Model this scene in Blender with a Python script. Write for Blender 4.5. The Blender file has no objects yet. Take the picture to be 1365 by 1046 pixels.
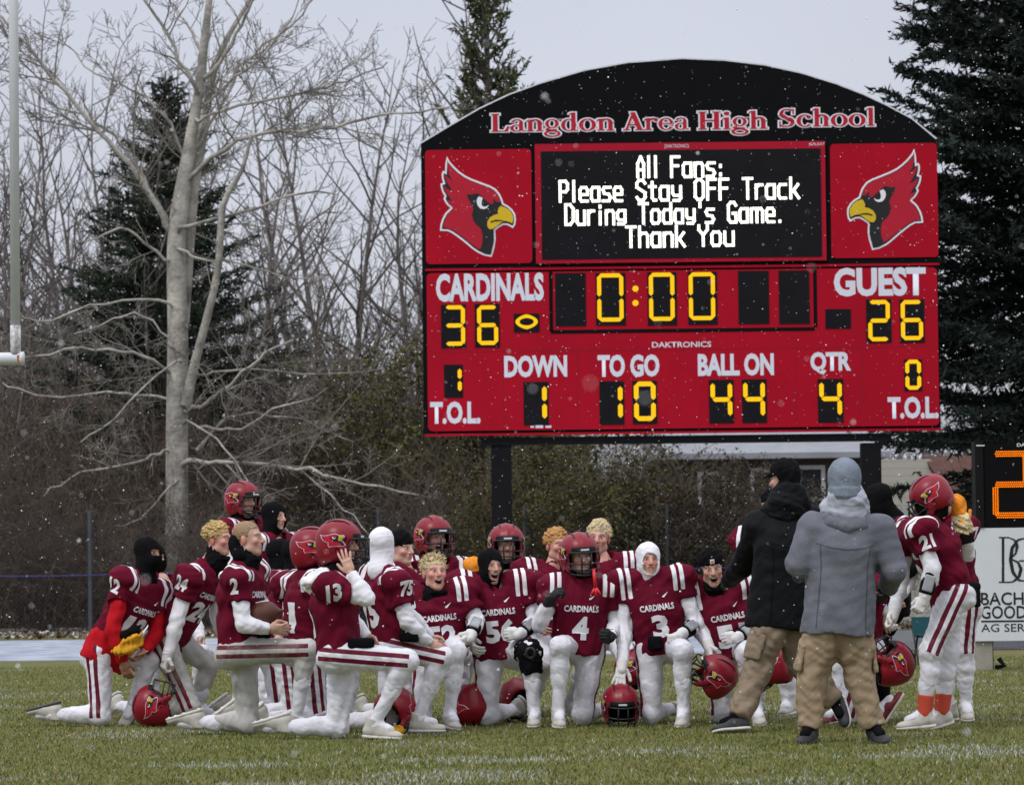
import bpy, bmesh, math, random
import numpy as np
from mathutils import Vector, Matrix
from mathutils.bvhtree import BVHTree
from mathutils.geometry import tessellate_polygon

S = bpy.context.scene
COL = S.collection
R_ = math.radians
rnd = random.Random(7)
RNG = np.random.default_rng(11)

# ------------------------------------------------------------------ camera, sky, sun, exposure
FPX, CX, CY = 4975.0, 682.5, 523.0          # focal length and centre in photo pixels
CAMZ, PITCH, ROLL = 1.2, R_(2.567), R_(0.66)
cam_d = bpy.data.cameras.new('camera')
cam = bpy.data.objects.new('camera', cam_d)
COL.objects.link(cam)
cam_d.sensor_width = 36.0
cam_d.lens = 36.0 * FPX / 1365.0
cam_d.clip_start, cam_d.clip_end = 0.5, 3000.0
cam_d.dof.use_dof = True
cam_d.dof.focus_distance = 27.0
cam_d.dof.aperture_fstop = 7.5
CAMR = Matrix.Rotation(math.pi / 2 + PITCH, 3, 'X') @ Matrix.Rotation(-ROLL, 3, 'Z')
cam.matrix_world = Matrix.Translation((0, 0, CAMZ)) @ CAMR.to_4x4()
S.camera = cam

SUN_EL, SUN_AZ = R_(52), R_(-140)           # overcast: a wide, weak sun high behind the camera
W = bpy.data.worlds.new('World')
S.world = W
W.use_nodes = True
wn, wl = W.node_tree.nodes, W.node_tree.links
wn.clear()
out = wn.new('ShaderNodeOutputWorld')
bg = wn.new('ShaderNodeBackground')
sky = wn.new('ShaderNodeTexSky'); sky.sky_type = 'NISHITA'; sky.sun_disc = False
sky.sun_elevation = SUN_EL; sky.sun_rotation = R_(140); sky.air_density = 1.0; sky.dust_density = 4.0
tc = wn.new('ShaderNodeTexCoord'); sp = wn.new('ShaderNodeSeparateXYZ')
wl.new(tc.outputs['Generated'], sp.inputs[0])
rampw = wn.new('ShaderNodeValToRGB')        # cloud deck: pale at the horizon, brighter overhead
rampw.color_ramp.elements[0].position = 0.0; rampw.color_ramp.elements[0].color = (7.0, 7.15, 7.9, 1)
rampw.color_ramp.elements[1].position = 1.0; rampw.color_ramp.elements[1].color = (17.0, 17.3, 18.8, 1)
e = rampw.color_ramp.elements.new(0.18); e.color = (6.4, 6.7, 7.8, 1)
wl.new(sp.outputs['Z'], rampw.inputs[0])
nzw = wn.new('ShaderNodeTexNoise'); nzw.inputs['Scale'].default_value = 3.5; nzw.inputs['Detail'].default_value = 4
mpw = wn.new('ShaderNodeMapping'); mpw.inputs['Scale'].default_value = (1, 1, 3)
wl.new(tc.outputs['Generated'], mpw.inputs[0]); wl.new(mpw.outputs[0], nzw.inputs['Vector'])
mrw = wn.new('ShaderNodeMapRange'); mrw.inputs[1].default_value = 0.3; mrw.inputs[2].default_value = 0.7
mrw.inputs[3].default_value = 0.93; mrw.inputs[4].default_value = 1.07
wl.new(nzw.outputs[0], mrw.inputs[0])
mulw = wn.new('ShaderNodeMix'); mulw.data_type = 'RGBA'; mulw.blend_type = 'MULTIPLY'; mulw.inputs[0].default_value = 1
wl.new(rampw.outputs[0], mulw.inputs[6]); wl.new(mrw.outputs[0], mulw.inputs[7])
mxw = wn.new('ShaderNodeMix'); mxw.data_type = 'RGBA'; mxw.inputs[0].default_value = 0.9
wl.new(sky.outputs[0], mxw.inputs[6]); wl.new(mulw.outputs[2], mxw.inputs[7])
wl.new(mxw.outputs[2], bg.inputs[0]); bg.inputs[1].default_value = 0.1
wl.new(bg.outputs[0], out.inputs[0])

sun_d = bpy.data.lights.new('sun', 'SUN'); sun_d.energy = 1.35; sun_d.angle = R_(14); sun_d.color = (1, 0.97, 0.93)
sun = bpy.data.objects.new('sun', sun_d); COL.objects.link(sun)
sd = Vector((math.sin(SUN_AZ) * math.cos(SUN_EL), math.cos(SUN_AZ) * math.cos(SUN_EL), math.sin(SUN_EL)))
sun.rotation_euler = sd.to_track_quat('Z', 'Y').to_euler()
S.view_settings.view_transform = 'Standard'; S.view_settings.look = 'None'
S.view_settings.exposure = 0.0; S.view_settings.gamma = 1.0

def U(px, py, D):
    """the world point at distance D (along +Y) that the photo shows at pixel (px, py)"""
    d = CAMR @ Vector(((px - CX) / FPX, -(py - CY) / FPX, -1.0))
    t = D / d.y
    return np.array((d.x * t, D, CAMZ + d.z * t))

def UG(px, D, z=0.0, py=900):
    p = U(px, py, D); p[2] = z; return p

def unit(v):
    v = np.asarray(v, float); n = np.linalg.norm(v)
    return v / n if n > 1e-9 else v

# ------------------------------------------------------------------ materials
MATS = {}
def mat(name, col, rough=0.7, spec=0.3, metal=0.0, var=0.15, vscale=6.0, bump=0.0, bscale=40.0,
        stripe=None, stain=None, emit=None, sheen=0.0, orand=0.0, bdist=0.01, sten=0.5, stscale=4.0):
    """Principled material with noise colour variation, bump, an optional printed stripe pattern ('st' attribute) and stains"""
    if name in MATS: return MATS[name]
    m = bpy.data.materials.new(name); m.use_nodes = True
    n, l = m.node_tree.nodes, m.node_tree.links
    b = n['Principled BSDF']
    b.inputs['Roughness'].default_value = rough; b.inputs['Specular IOR Level'].default_value = spec
    b.inputs['Metallic'].default_value = metal
    if sheen: b.inputs['Sheen Weight'].default_value = sheen
    tc = n.new('ShaderNodeTexCoord')
    nz = n.new('ShaderNodeTexNoise'); nz.inputs['Scale'].default_value = vscale; nz.inputs['Detail'].default_value = 6
    l.new(tc.outputs['Object'], nz.inputs['Vector'])
    rp = n.new('ShaderNodeMapRange'); rp.inputs[1].default_value = 0.25; rp.inputs[2].default_value = 0.75
    rp.inputs[3].default_value = 1 - var; rp.inputs[4].default_value = 1 + var
    l.new(nz.outputs[0], rp.inputs[0])
    base = n.new('ShaderNodeMix'); base.data_type = 'RGBA'; base.blend_type = 'MULTIPLY'; base.inputs[0].default_value = 1
    base.inputs[6].default_value = (*col, 1); l.new(rp.outputs[0], base.inputs[7])
    cur = base.outputs[2]
    if orand:
        oi = n.new('ShaderNodeObjectInfo'); r2 = n.new('ShaderNodeMapRange')
        r2.inputs[3].default_value = 1 - orand; r2.inputs[4].default_value = 1 + orand
        l.new(oi.outputs['Random'], r2.inputs[0])
        q = n.new('ShaderNodeMix'); q.data_type = 'RGBA'; q.blend_type = 'MULTIPLY'; q.inputs[0].default_value = 1
        l.new(cur, q.inputs[6]); l.new(r2.outputs[0], q.inputs[7]); cur = q.outputs[2]
    if stripe is not None:
        at = n.new('ShaderNodeAttribute'); at.attribute_name = 'st'
        sm = n.new('ShaderNodeMapRange'); sm.inputs[1].default_value = -0.0015; sm.inputs[2].default_value = 0.0015
        l.new(at.outputs['Fac'], sm.inputs[0])
        q = n.new('ShaderNodeMix'); q.data_type = 'RGBA'; l.new(sm.outputs[0], q.inputs[0])
        l.new(cur, q.inputs[6]); q.inputs[7].default_value = (*stripe, 1); cur = q.outputs[2]
    if stain is not None:
        n2 = n.new('ShaderNodeTexNoise'); n2.inputs['Scale'].default_value = stscale; n2.inputs['Detail'].default_value = 8
        n2.inputs['Roughness'].default_value = 0.7
        oi = n.new('ShaderNodeObjectInfo'); ad = n.new('ShaderNodeVectorMath'); ad.operation = 'ADD'
        sc = n.new('ShaderNodeVectorMath'); sc.operation = 'SCALE'; sc.inputs['Scale'].default_value = 40
        cb = n.new('ShaderNodeCombineXYZ'); l.new(oi.outputs['Random'], cb.inputs[0]); l.new(oi.outputs['Random'], cb.inputs[1])
        l.new(cb.outputs[0], sc.inputs[0]); l.new(tc.outputs['Object'], ad.inputs[0]); l.new(sc.outputs[0], ad.inputs[1])
        l.new(ad.outputs[0], n2.inputs['Vector'])
        sm = n.new('ShaderNodeMapRange'); sm.inputs[1].default_value = sten; sm.inputs[2].default_value = sten + 0.22
        sm.inputs[4].default_value = 0.75
        l.new(n2.outputs[0], sm.inputs[0])
        q = n.new('ShaderNodeMix'); q.data_type = 'RGBA'; l.new(sm.outputs[0], q.inputs[0])
        l.new(cur, q.inputs[6]); q.inputs[7].default_value = (*stain, 1); cur = q.outputs[2]
    l.new(cur, b.inputs['Base Color'])
    if bump:
        n3 = n.new('ShaderNodeTexNoise'); n3.inputs['Scale'].default_value = bscale; n3.inputs['Detail'].default_value = 5
        l.new(tc.outputs['Object'], n3.inputs['Vector'])
        bp = n.new('ShaderNodeBump'); bp.inputs['Strength'].default_value = bump; bp.inputs['Distance'].default_value = bdist
        l.new(n3.outputs[0], bp.inputs['Height']); l.new(bp.outputs[0], b.inputs['Normal'])
    if emit:
        b.inputs['Emission Color'].default_value = (*emit[0], 1); b.inputs['Emission Strength'].default_value = emit[1]
    MATS[name] = m
    return m

MAROON = (0.115, 0.0035, 0.018)
WHITE = (0.74, 0.74, 0.77)
mat('seam_dark', (0.075, 0.08, 0.095), 0.8, 0.1)
mat('pants_dirty', (0.47, 0.46, 0.44), 0.6, 0.3, stripe=MAROON, bump=0.4, bscale=16, var=0.10, stain=(0.25, 0.235, 0.19), sten=0.46, orand=0.05)
mat('jersey_cloth', MAROON, 0.8, 0.10, stripe=WHITE, bump=0.5, bscale=14, var=0.25, vscale=9, bdist=0.02)
mat('pants_cloth', (0.68, 0.68, 0.73), 0.6, 0.2, stripe=MAROON, bump=0.6, bdist=.03, bscale=9, var=0.05, stain=(0.34, 0.32, 0.26), sten=0.56, orand=0.05)
mat('sock_cloth', (0.68, 0.68, 0.73), 0.8, 0.2, bump=0.3, bscale=60, var=0.06, stain=(0.33, 0.31, 0.26), sten=0.62, orand=0.05)
mat('white_cloth', (0.74, 0.74, 0.78), 0.75, 0.2, bump=0.4, bscale=25, var=0.05, stain=(0.42, 0.40, 0.37), sten=0.66, orand=0.04)
mat('print_white', (0.72, 0.72, 0.75), 0.6, 0.3, var=0.05)
mat('black_cloth', (0.006, 0.006, 0.007), 0.9, 0.06, bump=0.4, bscale=30, var=0.3)
mat('red_hoodie', (0.42, 0.005, 0.012), 0.85, 0.15, bump=0.5, bscale=20, var=0.18)
mat('helmet_red', (0.215, 0.004, 0.015), 0.36, 0.35, var=0.08, bump=0.05, bscale=8, stain=(0.10, 0.02, 0.02), sten=0.68)
mat('helmet_black', (0.006, 0.006, 0.007), 0.4, 0.25, var=0.1)
mat('mask_black', (0.012, 0.012, 0.013), 0.4, 0.4)
mat('glove_white', (0.66, 0.65, 0.63), 0.7, 0.25, bump=0.3, bscale=60, var=0.08, stain=(0.34, 0.32, 0.28), sten=0.58)
mat('glove_black', (0.012, 0.012, 0.013), 0.7, 0.3, bump=0.3, bscale=60)
mat('mitten_orange', (0.75, 0.25, 0.012), 0.7, 0.3, bump=0.3, bscale=30)
mat('fur', (0.6, 0.48, 0.28), 0.95, 0.1, bump=0.8, bscale=80)
mat('plastic_clear', (0.30, 0.31, 0.33), 0.15, 0.6, var=0.15, vscale=30)
mat('shoe_white', (0.50, 0.48, 0.43), 0.6, 0.3, bump=0.3, bscale=30, var=0.15, stain=(0.16, 0.15, 0.10), sten=0.55, stscale=9)
mat('shoe_dark', (0.035, 0.037, 0.042), 0.6, 0.3, bump=0.4, bscale=50, var=0.3)
mat('shoe_maroon', (0.16, 0.012, 0.02), 0.5, 0.4)
mat('sole_dark', (0.05, 0.05, 0.05), 0.6, 0.3)
mat('sole_white', (0.62, 0.60, 0.55), 0.6, 0.3, stain=(0.2, 0.18, 0.12), sten=0.55, stscale=9)
mat('sock_red', (0.50, 0.07, 0.04), 0.8, 0.2, bump=0.3, bscale=60)
mat('jacket_black', (0.006, 0.0065, 0.008), 0.7, 0.12, bump=0.5, bscale=14, var=0.2, bdist=0.02)
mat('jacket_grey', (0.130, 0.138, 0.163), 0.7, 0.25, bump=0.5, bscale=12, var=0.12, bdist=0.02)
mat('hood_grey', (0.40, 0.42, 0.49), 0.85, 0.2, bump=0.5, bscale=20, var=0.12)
mat('knit_grey', (0.20, 0.235, 0.285), 0.95, 0.1, bump=0.8, bscale=110, var=0.15, vscale=20)
mat('khaki', (0.30, 0.225, 0.145), 0.85, 0.2, bump=0.6, bscale=12, var=0.16, bdist=0.02)
mat('khaki_dark', (0.215, 0.165, 0.115), 0.85, 0.2, bump=0.6, bscale=12, var=0.16, bdist=0.02)
mat('hair_blond', (0.52, 0.36, 0.15), 0.7, 0.3, bump=1.0, bscale=55, var=0.45, vscale=45, bdist=0.02)
mat('hair_pale', (0.58, 0.47, 0.27), 0.7, 0.3, bump=1.0, bscale=55, var=0.40, vscale=45, bdist=0.02)
mat('hair_strawberry', (0.50, 0.26, 0.09), 0.7, 0.3, bump=1.0, bscale=55, var=0.45, vscale=45, bdist=0.02)
mat('hair_buzz', (0.30, 0.20, 0.12), 0.8, 0.2, bump=0.6, bscale=120, var=0.25, vscale=60)
mat('eye_white', (0.6, 0.58, 0.56), 0.3, 0.5, var=0.02)
mat('eye_iris', (0.03, 0.025, 0.02), 0.2, 0.6)
mat('teeth', (0.66, 0.63, 0.56), 0.3, 0.5, var=0.03)
mat('rubber_red', (0.62, 0.012, 0.02), 0.4, 0.5)
mat('leather_brown', (0.09, 0.028, 0.016), 0.55, 0.4, bump=0.4, bscale=150)
mat('patch_orange', (0.6, 0.27, 0.05), 0.7, 0.2)
mat('yellow_cloth', (0.62, 0.30, 0.015), 0.7, 0.2, bump=0.3)
mat('navy', (0.012, 0.015, 0.045), 0.7, 0.2)

def skin_mat(name, col):
    if name in MATS: return MATS[name]
    m = bpy.data.materials.new(name); m.use_nodes = True
    n, l = m.node_tree.nodes, m.node_tree.links; b = n['Principled BSDF']
    b.inputs['Roughness'].default_value = 0.5; b.inputs['Subsurface Weight'].default_value = 0.0
    cur = None
    tc = n.new('ShaderNodeTexCoord'); nz = n.new('ShaderNodeTexNoise'); nz.inputs['Scale'].default_value = 18
    l.new(tc.outputs['Object'], nz.inputs['Vector'])
    rp = n.new('ShaderNodeMapRange'); rp.inputs[3].default_value = 0.85; rp.inputs[4].default_value = 1.15; l.new(nz.outputs[0], rp.inputs[0])
    q = n.new('ShaderNodeMix'); q.data_type = 'RGBA'; q.blend_type = 'MULTIPLY'; q.inputs[0].default_value = 1
    q.inputs[6].default_value = (*col, 1); l.new(rp.outputs[0], q.inputs[7]); cur = q.outputs[2]
    for an, c in (('flush', (col[0] * 1.05, col[1] * 0.62, col[2] * 0.60)), ('lip', (col[0] * 0.75, col[1] * 0.38, col[2] * 0.40)), ('brow', (0.10, 0.06, 0.03)), ('mouth', (0.05, 0.008, 0.008))):
        at = n.new('ShaderNodeAttribute'); at.attribute_name = an
        q = n.new('ShaderNodeMix'); q.data_type = 'RGBA'; l.new(at.outputs['Fac'], q.inputs[0])
        l.new(cur, q.inputs[6]); q.inputs[7].default_value = (*c, 1); cur = q.outputs[2]
    l.new(cur, b.inputs['Base Color'])
    MATS[name] = m
    return m
skin_mat('skin_fair', (0.56, 0.33, 0.25)); skin_mat('skin_brown', (0.30, 0.15, 0.09)); skin_mat('skin_rosy', (0.58, 0.30, 0.23))

# ------------------------------------------------------------------ mesh helpers
def mesh_np(name, v, faces, mats, smooth=True, attrs=None, mi=None):
    """faces: list of integer arrays (n,3) and/or (n,4)"""
    me = bpy.data.meshes.new(name)
    v = np.asarray(v, np.float32)
    if isinstance(faces, np.ndarray): faces = [faces]
    faces = [np.asarray(f, np.int32) for f in faces if len(f)]
    loops = np.concatenate([f.ravel() for f in faces]) if faces else np.zeros(0, np.int32)
    tot = np.concatenate([np.full(len(f), f.shape[1], np.int32) for f in faces]) if faces else np.zeros(0, np.int32)
    st = np.concatenate(([0], np.cumsum(tot)[:-1])).astype(np.int32) if len(tot) else tot
    me.vertices.add(len(v)); me.vertices.foreach_set('co', v.ravel())
    me.loops.add(len(loops)); me.loops.foreach_set('vertex_index', loops)
    me.polygons.add(len(tot)); me.polygons.foreach_set('loop_start', st)
    me.polygons.foreach_set('use_smooth', np.full(len(tot), smooth))
    if mi is not None: me.polygons.foreach_set('material_index', np.asarray(mi, np.int32))
    for k, a in (attrs or {}).items():
        at = me.attributes.new(k, 'FLOAT', 'POINT'); at.data.foreach_set('value', np.asarray(a, np.float32))
    for m in (mats if isinstance(mats, (list, tuple)) else [mats]):
        me.materials.append(MATS[m] if isinstance(m, str) else m)
    me.update(calc_edges=True)
    return me

def link(name, me, parent=None, M=None):
    o = bpy.data.objects.new(name, me); COL.objects.link(o)
    if parent is not None: o.parent = parent
    if M is not None: o.matrix_basis = M
    return o

def empty(name, loc=(0, 0, 0)):
    o = bpy.data.objects.new(name, None); COL.objects.link(o); o.location = [float(x) for x in loc]
    o.empty_display_size = 0.1
    return o

def tag(o, label=None, cat=None, group=None, kind=None):
    if label: o['label'] = label
    if cat: o['category'] = cat
    if group: o['group'] = group
    if kind: o['kind'] = kind
    return o

class MB:
    """collects plain pieces into one mesh"""
    def __init__(self): self.v, self.t, self.q, self.n = [], [], [], 0
    def add(self, v, q=None, t=None):
        v = np.asarray(v, float).reshape(-1, 3)
        if q is not None and len(q): self.q.append(np.asarray(q, int) + self.n)
        if t is not None and len(t): self.t.append(np.asarray(t, int) + self.n)
        self.v.append(v); self.n += len(v)
    def box(self, lo, hi):
        (a, b, c), (d, e, f) = lo, hi
        self.add([(a,b,c),(d,b,c),(d,e,c),(a,e,c),(a,b,f),(d,b,f),(d,e,f),(a,e,f)],
                 [(0,3,2,1),(4,5,6,7),(0,1,5,4),(1,2,6,5),(2,3,7,6),(3,0,4,7)])
    def poly(self, pts, y0, y1):
        """prism of an (x,z) outline from y0 (front) to y1"""
        n = len(pts); a = [(p[0], y0, p[1]) for p in pts] + [(p[0], y1, p[1]) for p in pts]
        tr = tessellate_polygon([[Vector((p[0], p[1], 0)) for p in pts]])
        ar = sum(pts[i][0] * pts[(i+1) % n][1] - pts[(i+1) % n][0] * pts[i][1] for i in range(n))
        t = []
        for x in tr:
            p, q, r = [pts[i] for i in x]
            ccw = (q[0]-p[0])*(r[1]-p[1]) - (q[1]-p[1])*(r[0]-p[0]) > 0
            a3 = tuple(x) if ccw else (x[0], x[2], x[1])      # ccw in (x,z) faces -Y
            t.append(a3); t.append((a3[0]+n, a3[2]+n, a3[1]+n))
        q = []
        for i in range(n):
            j = (i+1) % n
            q.append((j, i, i+n, j+n) if ar > 0 else (i, j, j+n, i+n))
        self.add(a, q, t)
    def tube(self, pts, rad, sides=8, cap=True):
        v, q, t = tube_np(np.asarray(pts, float), np.asarray(rad, float) if np.ndim(rad) else np.full(len(pts), rad, float), sides, cap)
        self.add(v, q, t)
    def mesh(self, name, mats, smooth=False):
        f = []
        if self.t: f.append(np.concatenate(self.t))
        if self.q: f.append(np.concatenate(self.q))
        return mesh_np(name, np.concatenate(self.v), f, mats, smooth)
    def build(self, name, m, parent=None, smooth=False):
        return link(name, self.mesh(name, m, smooth), parent)

def tube_np(p, r, sides, cap=True):
    n = len(p)
    t = np.gradient(p, axis=0); t /= (np.linalg.norm(t, axis=1, keepdims=True) + 1e-9)
    ref = np.array((0.31, 0.87, 0.38)) if abs(t[0] @ np.array((0.31, 0.87, 0.38))) < 0.9 else np.array((0.9, -0.2, 0.4))
    a = np.cross(t, ref); a /= (np.linalg.norm(a, axis=1, keepdims=True) + 1e-9)
    b = np.cross(t, a)
    ang = np.arange(sides) * 2 * np.pi / sides
    v = p[:, None, :] + r[:, None, None] * (np.cos(ang)[None, :, None] * a[:, None, :] + np.sin(ang)[None, :, None] * b[:, None, :])
    v = v.reshape(-1, 3)
    i = np.arange(n - 1)[:, None] * sides; j = np.arange(sides)[None, :]; j2 = (j + 1) % sides
    q = np.stack((i + j, i + j2, i + sides + j2, i + sides + j), -1).reshape(-1, 4)
    tr = []
    if cap and sides >= 3:
        for k in range(1, sides - 1):
            tr.append((0, k + 1, k)); o = (n - 1) * sides; tr.append((o, o + k, o + k + 1))
    return v, q, tr

def nets(F, lo, h):
    s = F < 0; nx, ny, nz = F.shape
    c = np.zeros((nx-1, ny-1, nz-1), np.uint8)
    cor = [(i, j, k) for i in (0, 1) for j in (0, 1) for k in (0, 1)]
    for i, j, k in cor: c += s[i:nx-1+i, j:ny-1+j, k:nz-1+k]
    act = (c > 0) & (c < 8)
    ii = np.argwhere(act); idx = np.full(c.shape, -1, np.int32); idx[act] = np.arange(len(ii))
    val = {o: F[ii[:, 0]+o[0], ii[:, 1]+o[1], ii[:, 2]+o[2]] for o in cor}
    pos = np.zeros((len(ii), 3)); cnt = np.zeros(len(ii))
    for a in cor:
        for ax in range(3):
            if a[ax] == 0:
                b = list(a); b[ax] = 1; b = tuple(b)
                fa, fb = val[a], val[b]; m = (fa < 0) != (fb < 0)
                t = np.where(m, fa / np.where(m, fa - fb, 1), 0)
                p = np.tile(np.array(a, float), (len(ii), 1)); p[:, ax] = t
                pos[m] += p[m]; cnt += m
    v = (ii + pos / cnt[:, None]) * h + lo
    Q = []
    for ax in range(3):
        sl0 = [slice(1, -1)] * 3; sl1 = [slice(1, -1)] * 3
        sl0[ax] = slice(0, -1); sl1[ax] = slice(1, None)
        s0, s1 = s[tuple(sl0)], s[tuple(sl1)]
        e = np.argwhere(s0 != s1)
        if not len(e): continue
        ins = s0[e[:, 0], e[:, 1], e[:, 2]]
        a1, a2 = (ax + 1) % 3, (ax + 2) % 3
        def cell(o1, o2):
            k = e.copy(); k[:, a1] += o1; k[:, a2] += o2
            return idx[k[:, 0], k[:, 1], k[:, 2]]
        q = np.stack((cell(0, 0), cell(1, 0), cell(1, 1), cell(0, 1)), 1)
        q[~ins] = q[~ins][:, ::-1]
        Q.append(q)
    return v, np.concatenate(Q)

class SDF:
    """smooth union of cones, ellipsoids and boxes, meshed with surface nets: one continuous surface"""
    def __init__(self): self.p = []
    def cone(self, a, b, ra, rb, k=0.03, flat=None, fs=1.0, cuts=(), sub=False):
        a, b = np.asarray(a, float), np.asarray(b, float); r = max(ra, rb)
        self.p.append(('c', np.minimum(a, b) - r, np.maximum(a, b) + r, k, sub, (a, b, ra, rb, flat, fs, cuts))); return self
    def ell(self, c, r, R=None, k=0.03, sub=False, cuts=()):
        c = np.asarray(c, float); m = max(r); R = np.eye(3) if R is None else np.asarray(R, float)
        self.p.append(('e', c - m, c + m, k, sub, (c, np.asarray(r, float), R, cuts))); return self
    def box(self, c, r, R=None, k=0.02, rd=0.01, sub=False):
        c = np.asarray(c, float); m = float(np.linalg.norm(r)) + rd; R = np.eye(3) if R is None else np.asarray(R, float)
        self.p.append(('b', c - m, c + m, k, sub, (c, np.asarray(r, float), R, rd))); return self
    def build(self, h=0.011, amp=0.0, wl=0.09, seed=0, band=0.03):
        add = [p for p in self.p if not p[4]]
        lo = np.min([p[1] for p in add], 0) - 3*h - 0.01; hi = np.max([p[2] for p in add], 0) + 3*h + 0.01
        n = np.ceil((hi - lo) / h).astype(int) + 1
        F = np.full(n, 0.3, np.float32)
        ax = [(lo[i] + np.arange(n[i]) * h).astype(np.float32) for i in range(3)]
        for typ, plo, phi, k, sub, d in self.p:
            mg = k + 3*h + 0.005
            i0 = np.clip(np.floor((plo - mg - lo) / h).astype(int), 0, n - 1); i1 = np.clip(np.ceil((phi + mg - lo) / h).astype(int) + 1, 1, n)
            if np.any(i1 <= i0): continue
            sl = tuple(slice(i0[i], i1[i]) for i in range(3))
            X = ax[0][sl[0]][:, None, None]; Y = ax[1][sl[1]][None, :, None]; Z = ax[2][sl[2]][None, None, :]
            if typ == 'c':
                a, b, ra, rb, flat, fs, cuts = d
                ab = b - a; L2 = max(float(ab @ ab), 1e-8)
                t = np.clip(((X-a[0])*ab[0] + (Y-a[1])*ab[1] + (Z-a[2])*ab[2]) / L2, 0, 1)
                qx, qy, qz = X - a[0] - t*ab[0], Y - a[1] - t*ab[1], Z - a[2] - t*ab[2]
                q2 = qx*qx + qy*qy + qz*qz
                if flat is not None:
                    cc = qx*flat[0] + qy*flat[1] + qz*flat[2]; q2 = q2 + (fs*fs - 1) * cc*cc
                D = np.sqrt(q2) - (ra + (rb - ra) * t)
                for pt, nn in cuts:
                    D = np.maximum(D, (X-pt[0])*nn[0] + (Y-pt[1])*nn[1] + (Z-pt[2])*nn[2])
            else:
                c, r, R = d[0], d[1], d[2]
                px, py, pz = X - c[0], Y - c[1], Z - c[2]
                l = [px*R[0][i] + py*R[1][i] + pz*R[2][i] for i in range(3)]      # columns of R are the local axes
                if typ == 'e':
                    k0 = np.sqrt(sum((l[i]/r[i])**2 for i in range(3))); k1 = np.sqrt(sum((l[i]/(r[i]**2))**2 for i in range(3))) + 1e-6
                    D = k0 * (k0 - 1) / k1
                    for pt, nn in d[3]:
                        D = np.maximum(D, (X-pt[0])*nn[0] + (Y-pt[1])*nn[1] + (Z-pt[2])*nn[2])
                else:
                    rd = d[3]
                    q = [np.abs(l[i]) - r[i] + rd for i in range(3)]
                    D = np.sqrt(sum(np.maximum(x, 0)**2 for x in q)) + np.minimum(np.maximum(np.maximum(q[0], q[1]), q[2]), 0) - rd
            D = D.astype(np.float32); f = F[sl]
            if sub:
                F[sl] = np.maximum(f, -D)
            elif k > 0:
                hh = np.clip(0.5 + 0.5 * (f - D) / k, 0, 1)
                F[sl] = f * (1 - hh) + D * hh - k * hh * (1 - hh)
            else: F[sl] = np.minimum(f, D)
        if amp:
            m = np.abs(F) < band; I = np.argwhere(m); P = lo + I * h; g = np.random.default_rng(seed)
            N = np.zeros(len(P))
            for w in (wl * 1.9, wl, wl * 0.9, wl * 0.55):
                d1, d2 = unit(g.normal(size=3)), unit(g.normal(size=3))
                N += np.sin(P @ d1 * 6.283 / w + g.uniform(0, 6.3) + 1.7 * np.sin(P @ d2 * 6.283 / (w * 2.3) + g.uniform(0, 6.3))) * (w / wl)
            F[m] += (amp * 0.5 * N).astype(np.float32)
        F[0] = F[-1] = 0.3; F[:, 0] = F[:, -1] = 0.3; F[:, :, 0] = F[:, :, -1] = 0.3
        return nets(F, lo, h)

def frame(x=None, y=None, z=None):
    """rotation with z exact and y as near its hint as possible (columns x,y,z)"""
    z = unit(z); y = np.asarray(y, float); y = y - (y @ z) * z
    if np.linalg.norm(y) < 1e-4: y = np.cross(z, (1, 0.1, 0.2))
    y = unit(y); x = np.cross(y, z)
    return np.stack((x, y, z), 1)

def mat4(R, t):
    M = Matrix.Identity(4)
    for i in range(3):
        for j in range(3): M[i][j] = float(R[i][j])
        M[i][3] = float(t[i])
    return M

# ------------------------------------------------------------------ lettering
def text_tris(s, bold=0.0, res=3):
    cu = bpy.data.curves.new('lettering', 'FONT'); cu.body = s; cu.size = 1; cu.offset = bold; cu.resolution_u = res; cu.fill_mode = 'FRONT'
    o = bpy.data.objects.new('lettering', cu); COL.objects.link(o)
    bpy.context.view_layer.update()
    dg = bpy.context.evaluated_depsgraph_get(); me = bpy.data.meshes.new_from_object(o.evaluated_get(dg))
    bpy.data.objects.remove(o); bpy.data.curves.remove(cu)
    return me

def text_flat(s, box, y, m, parent, bold=0.02, name='lettering', thick=0.006):
    """text stretched to fill box=(x0,z0,x1,z1) on a plane at depth y"""
    me = text_tris(s, bold); n = len(me.vertices)
    v = np.zeros(n*3); me.vertices.foreach_get('co', v); v = v.reshape(-1, 3)
    a, b = v.min(0), v.max(0)
    x = box[0] + (v[:, 0]-a[0]) / (b[0]-a[0]) * (box[2]-box[0]); z = box[1] + (v[:, 1]-a[1]) / (b[1]-a[1]) * (box[3]-box[1])
    me.vertices.foreach_set('co', np.stack((x, np.full(n, y), z), 1).astype(np.float32).ravel())
    me.materials.append(MATS[m]); me.update()
    return link(name, me, parent)

def cut_grid(bm, step):
    xs = [v.co.x for v in bm.verts]; ys = [v.co.y for v in bm.verts]
    for a, lo, hi in ((0, min(xs), max(xs)), (1, min(ys), max(ys))):
        k = int((hi - lo) / step)
        for i in range(1, k + 1):
            co = [0, 0, 0]; no = [0, 0, 0]; co[a] = lo + i * (hi - lo) / (k + 1); no[a] = 1
            bmesh.ops.bisect_plane(bm, geom=bm.verts[:] + bm.edges[:] + bm.faces[:], plane_co=co, plane_no=no, dist=1e-5)

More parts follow.
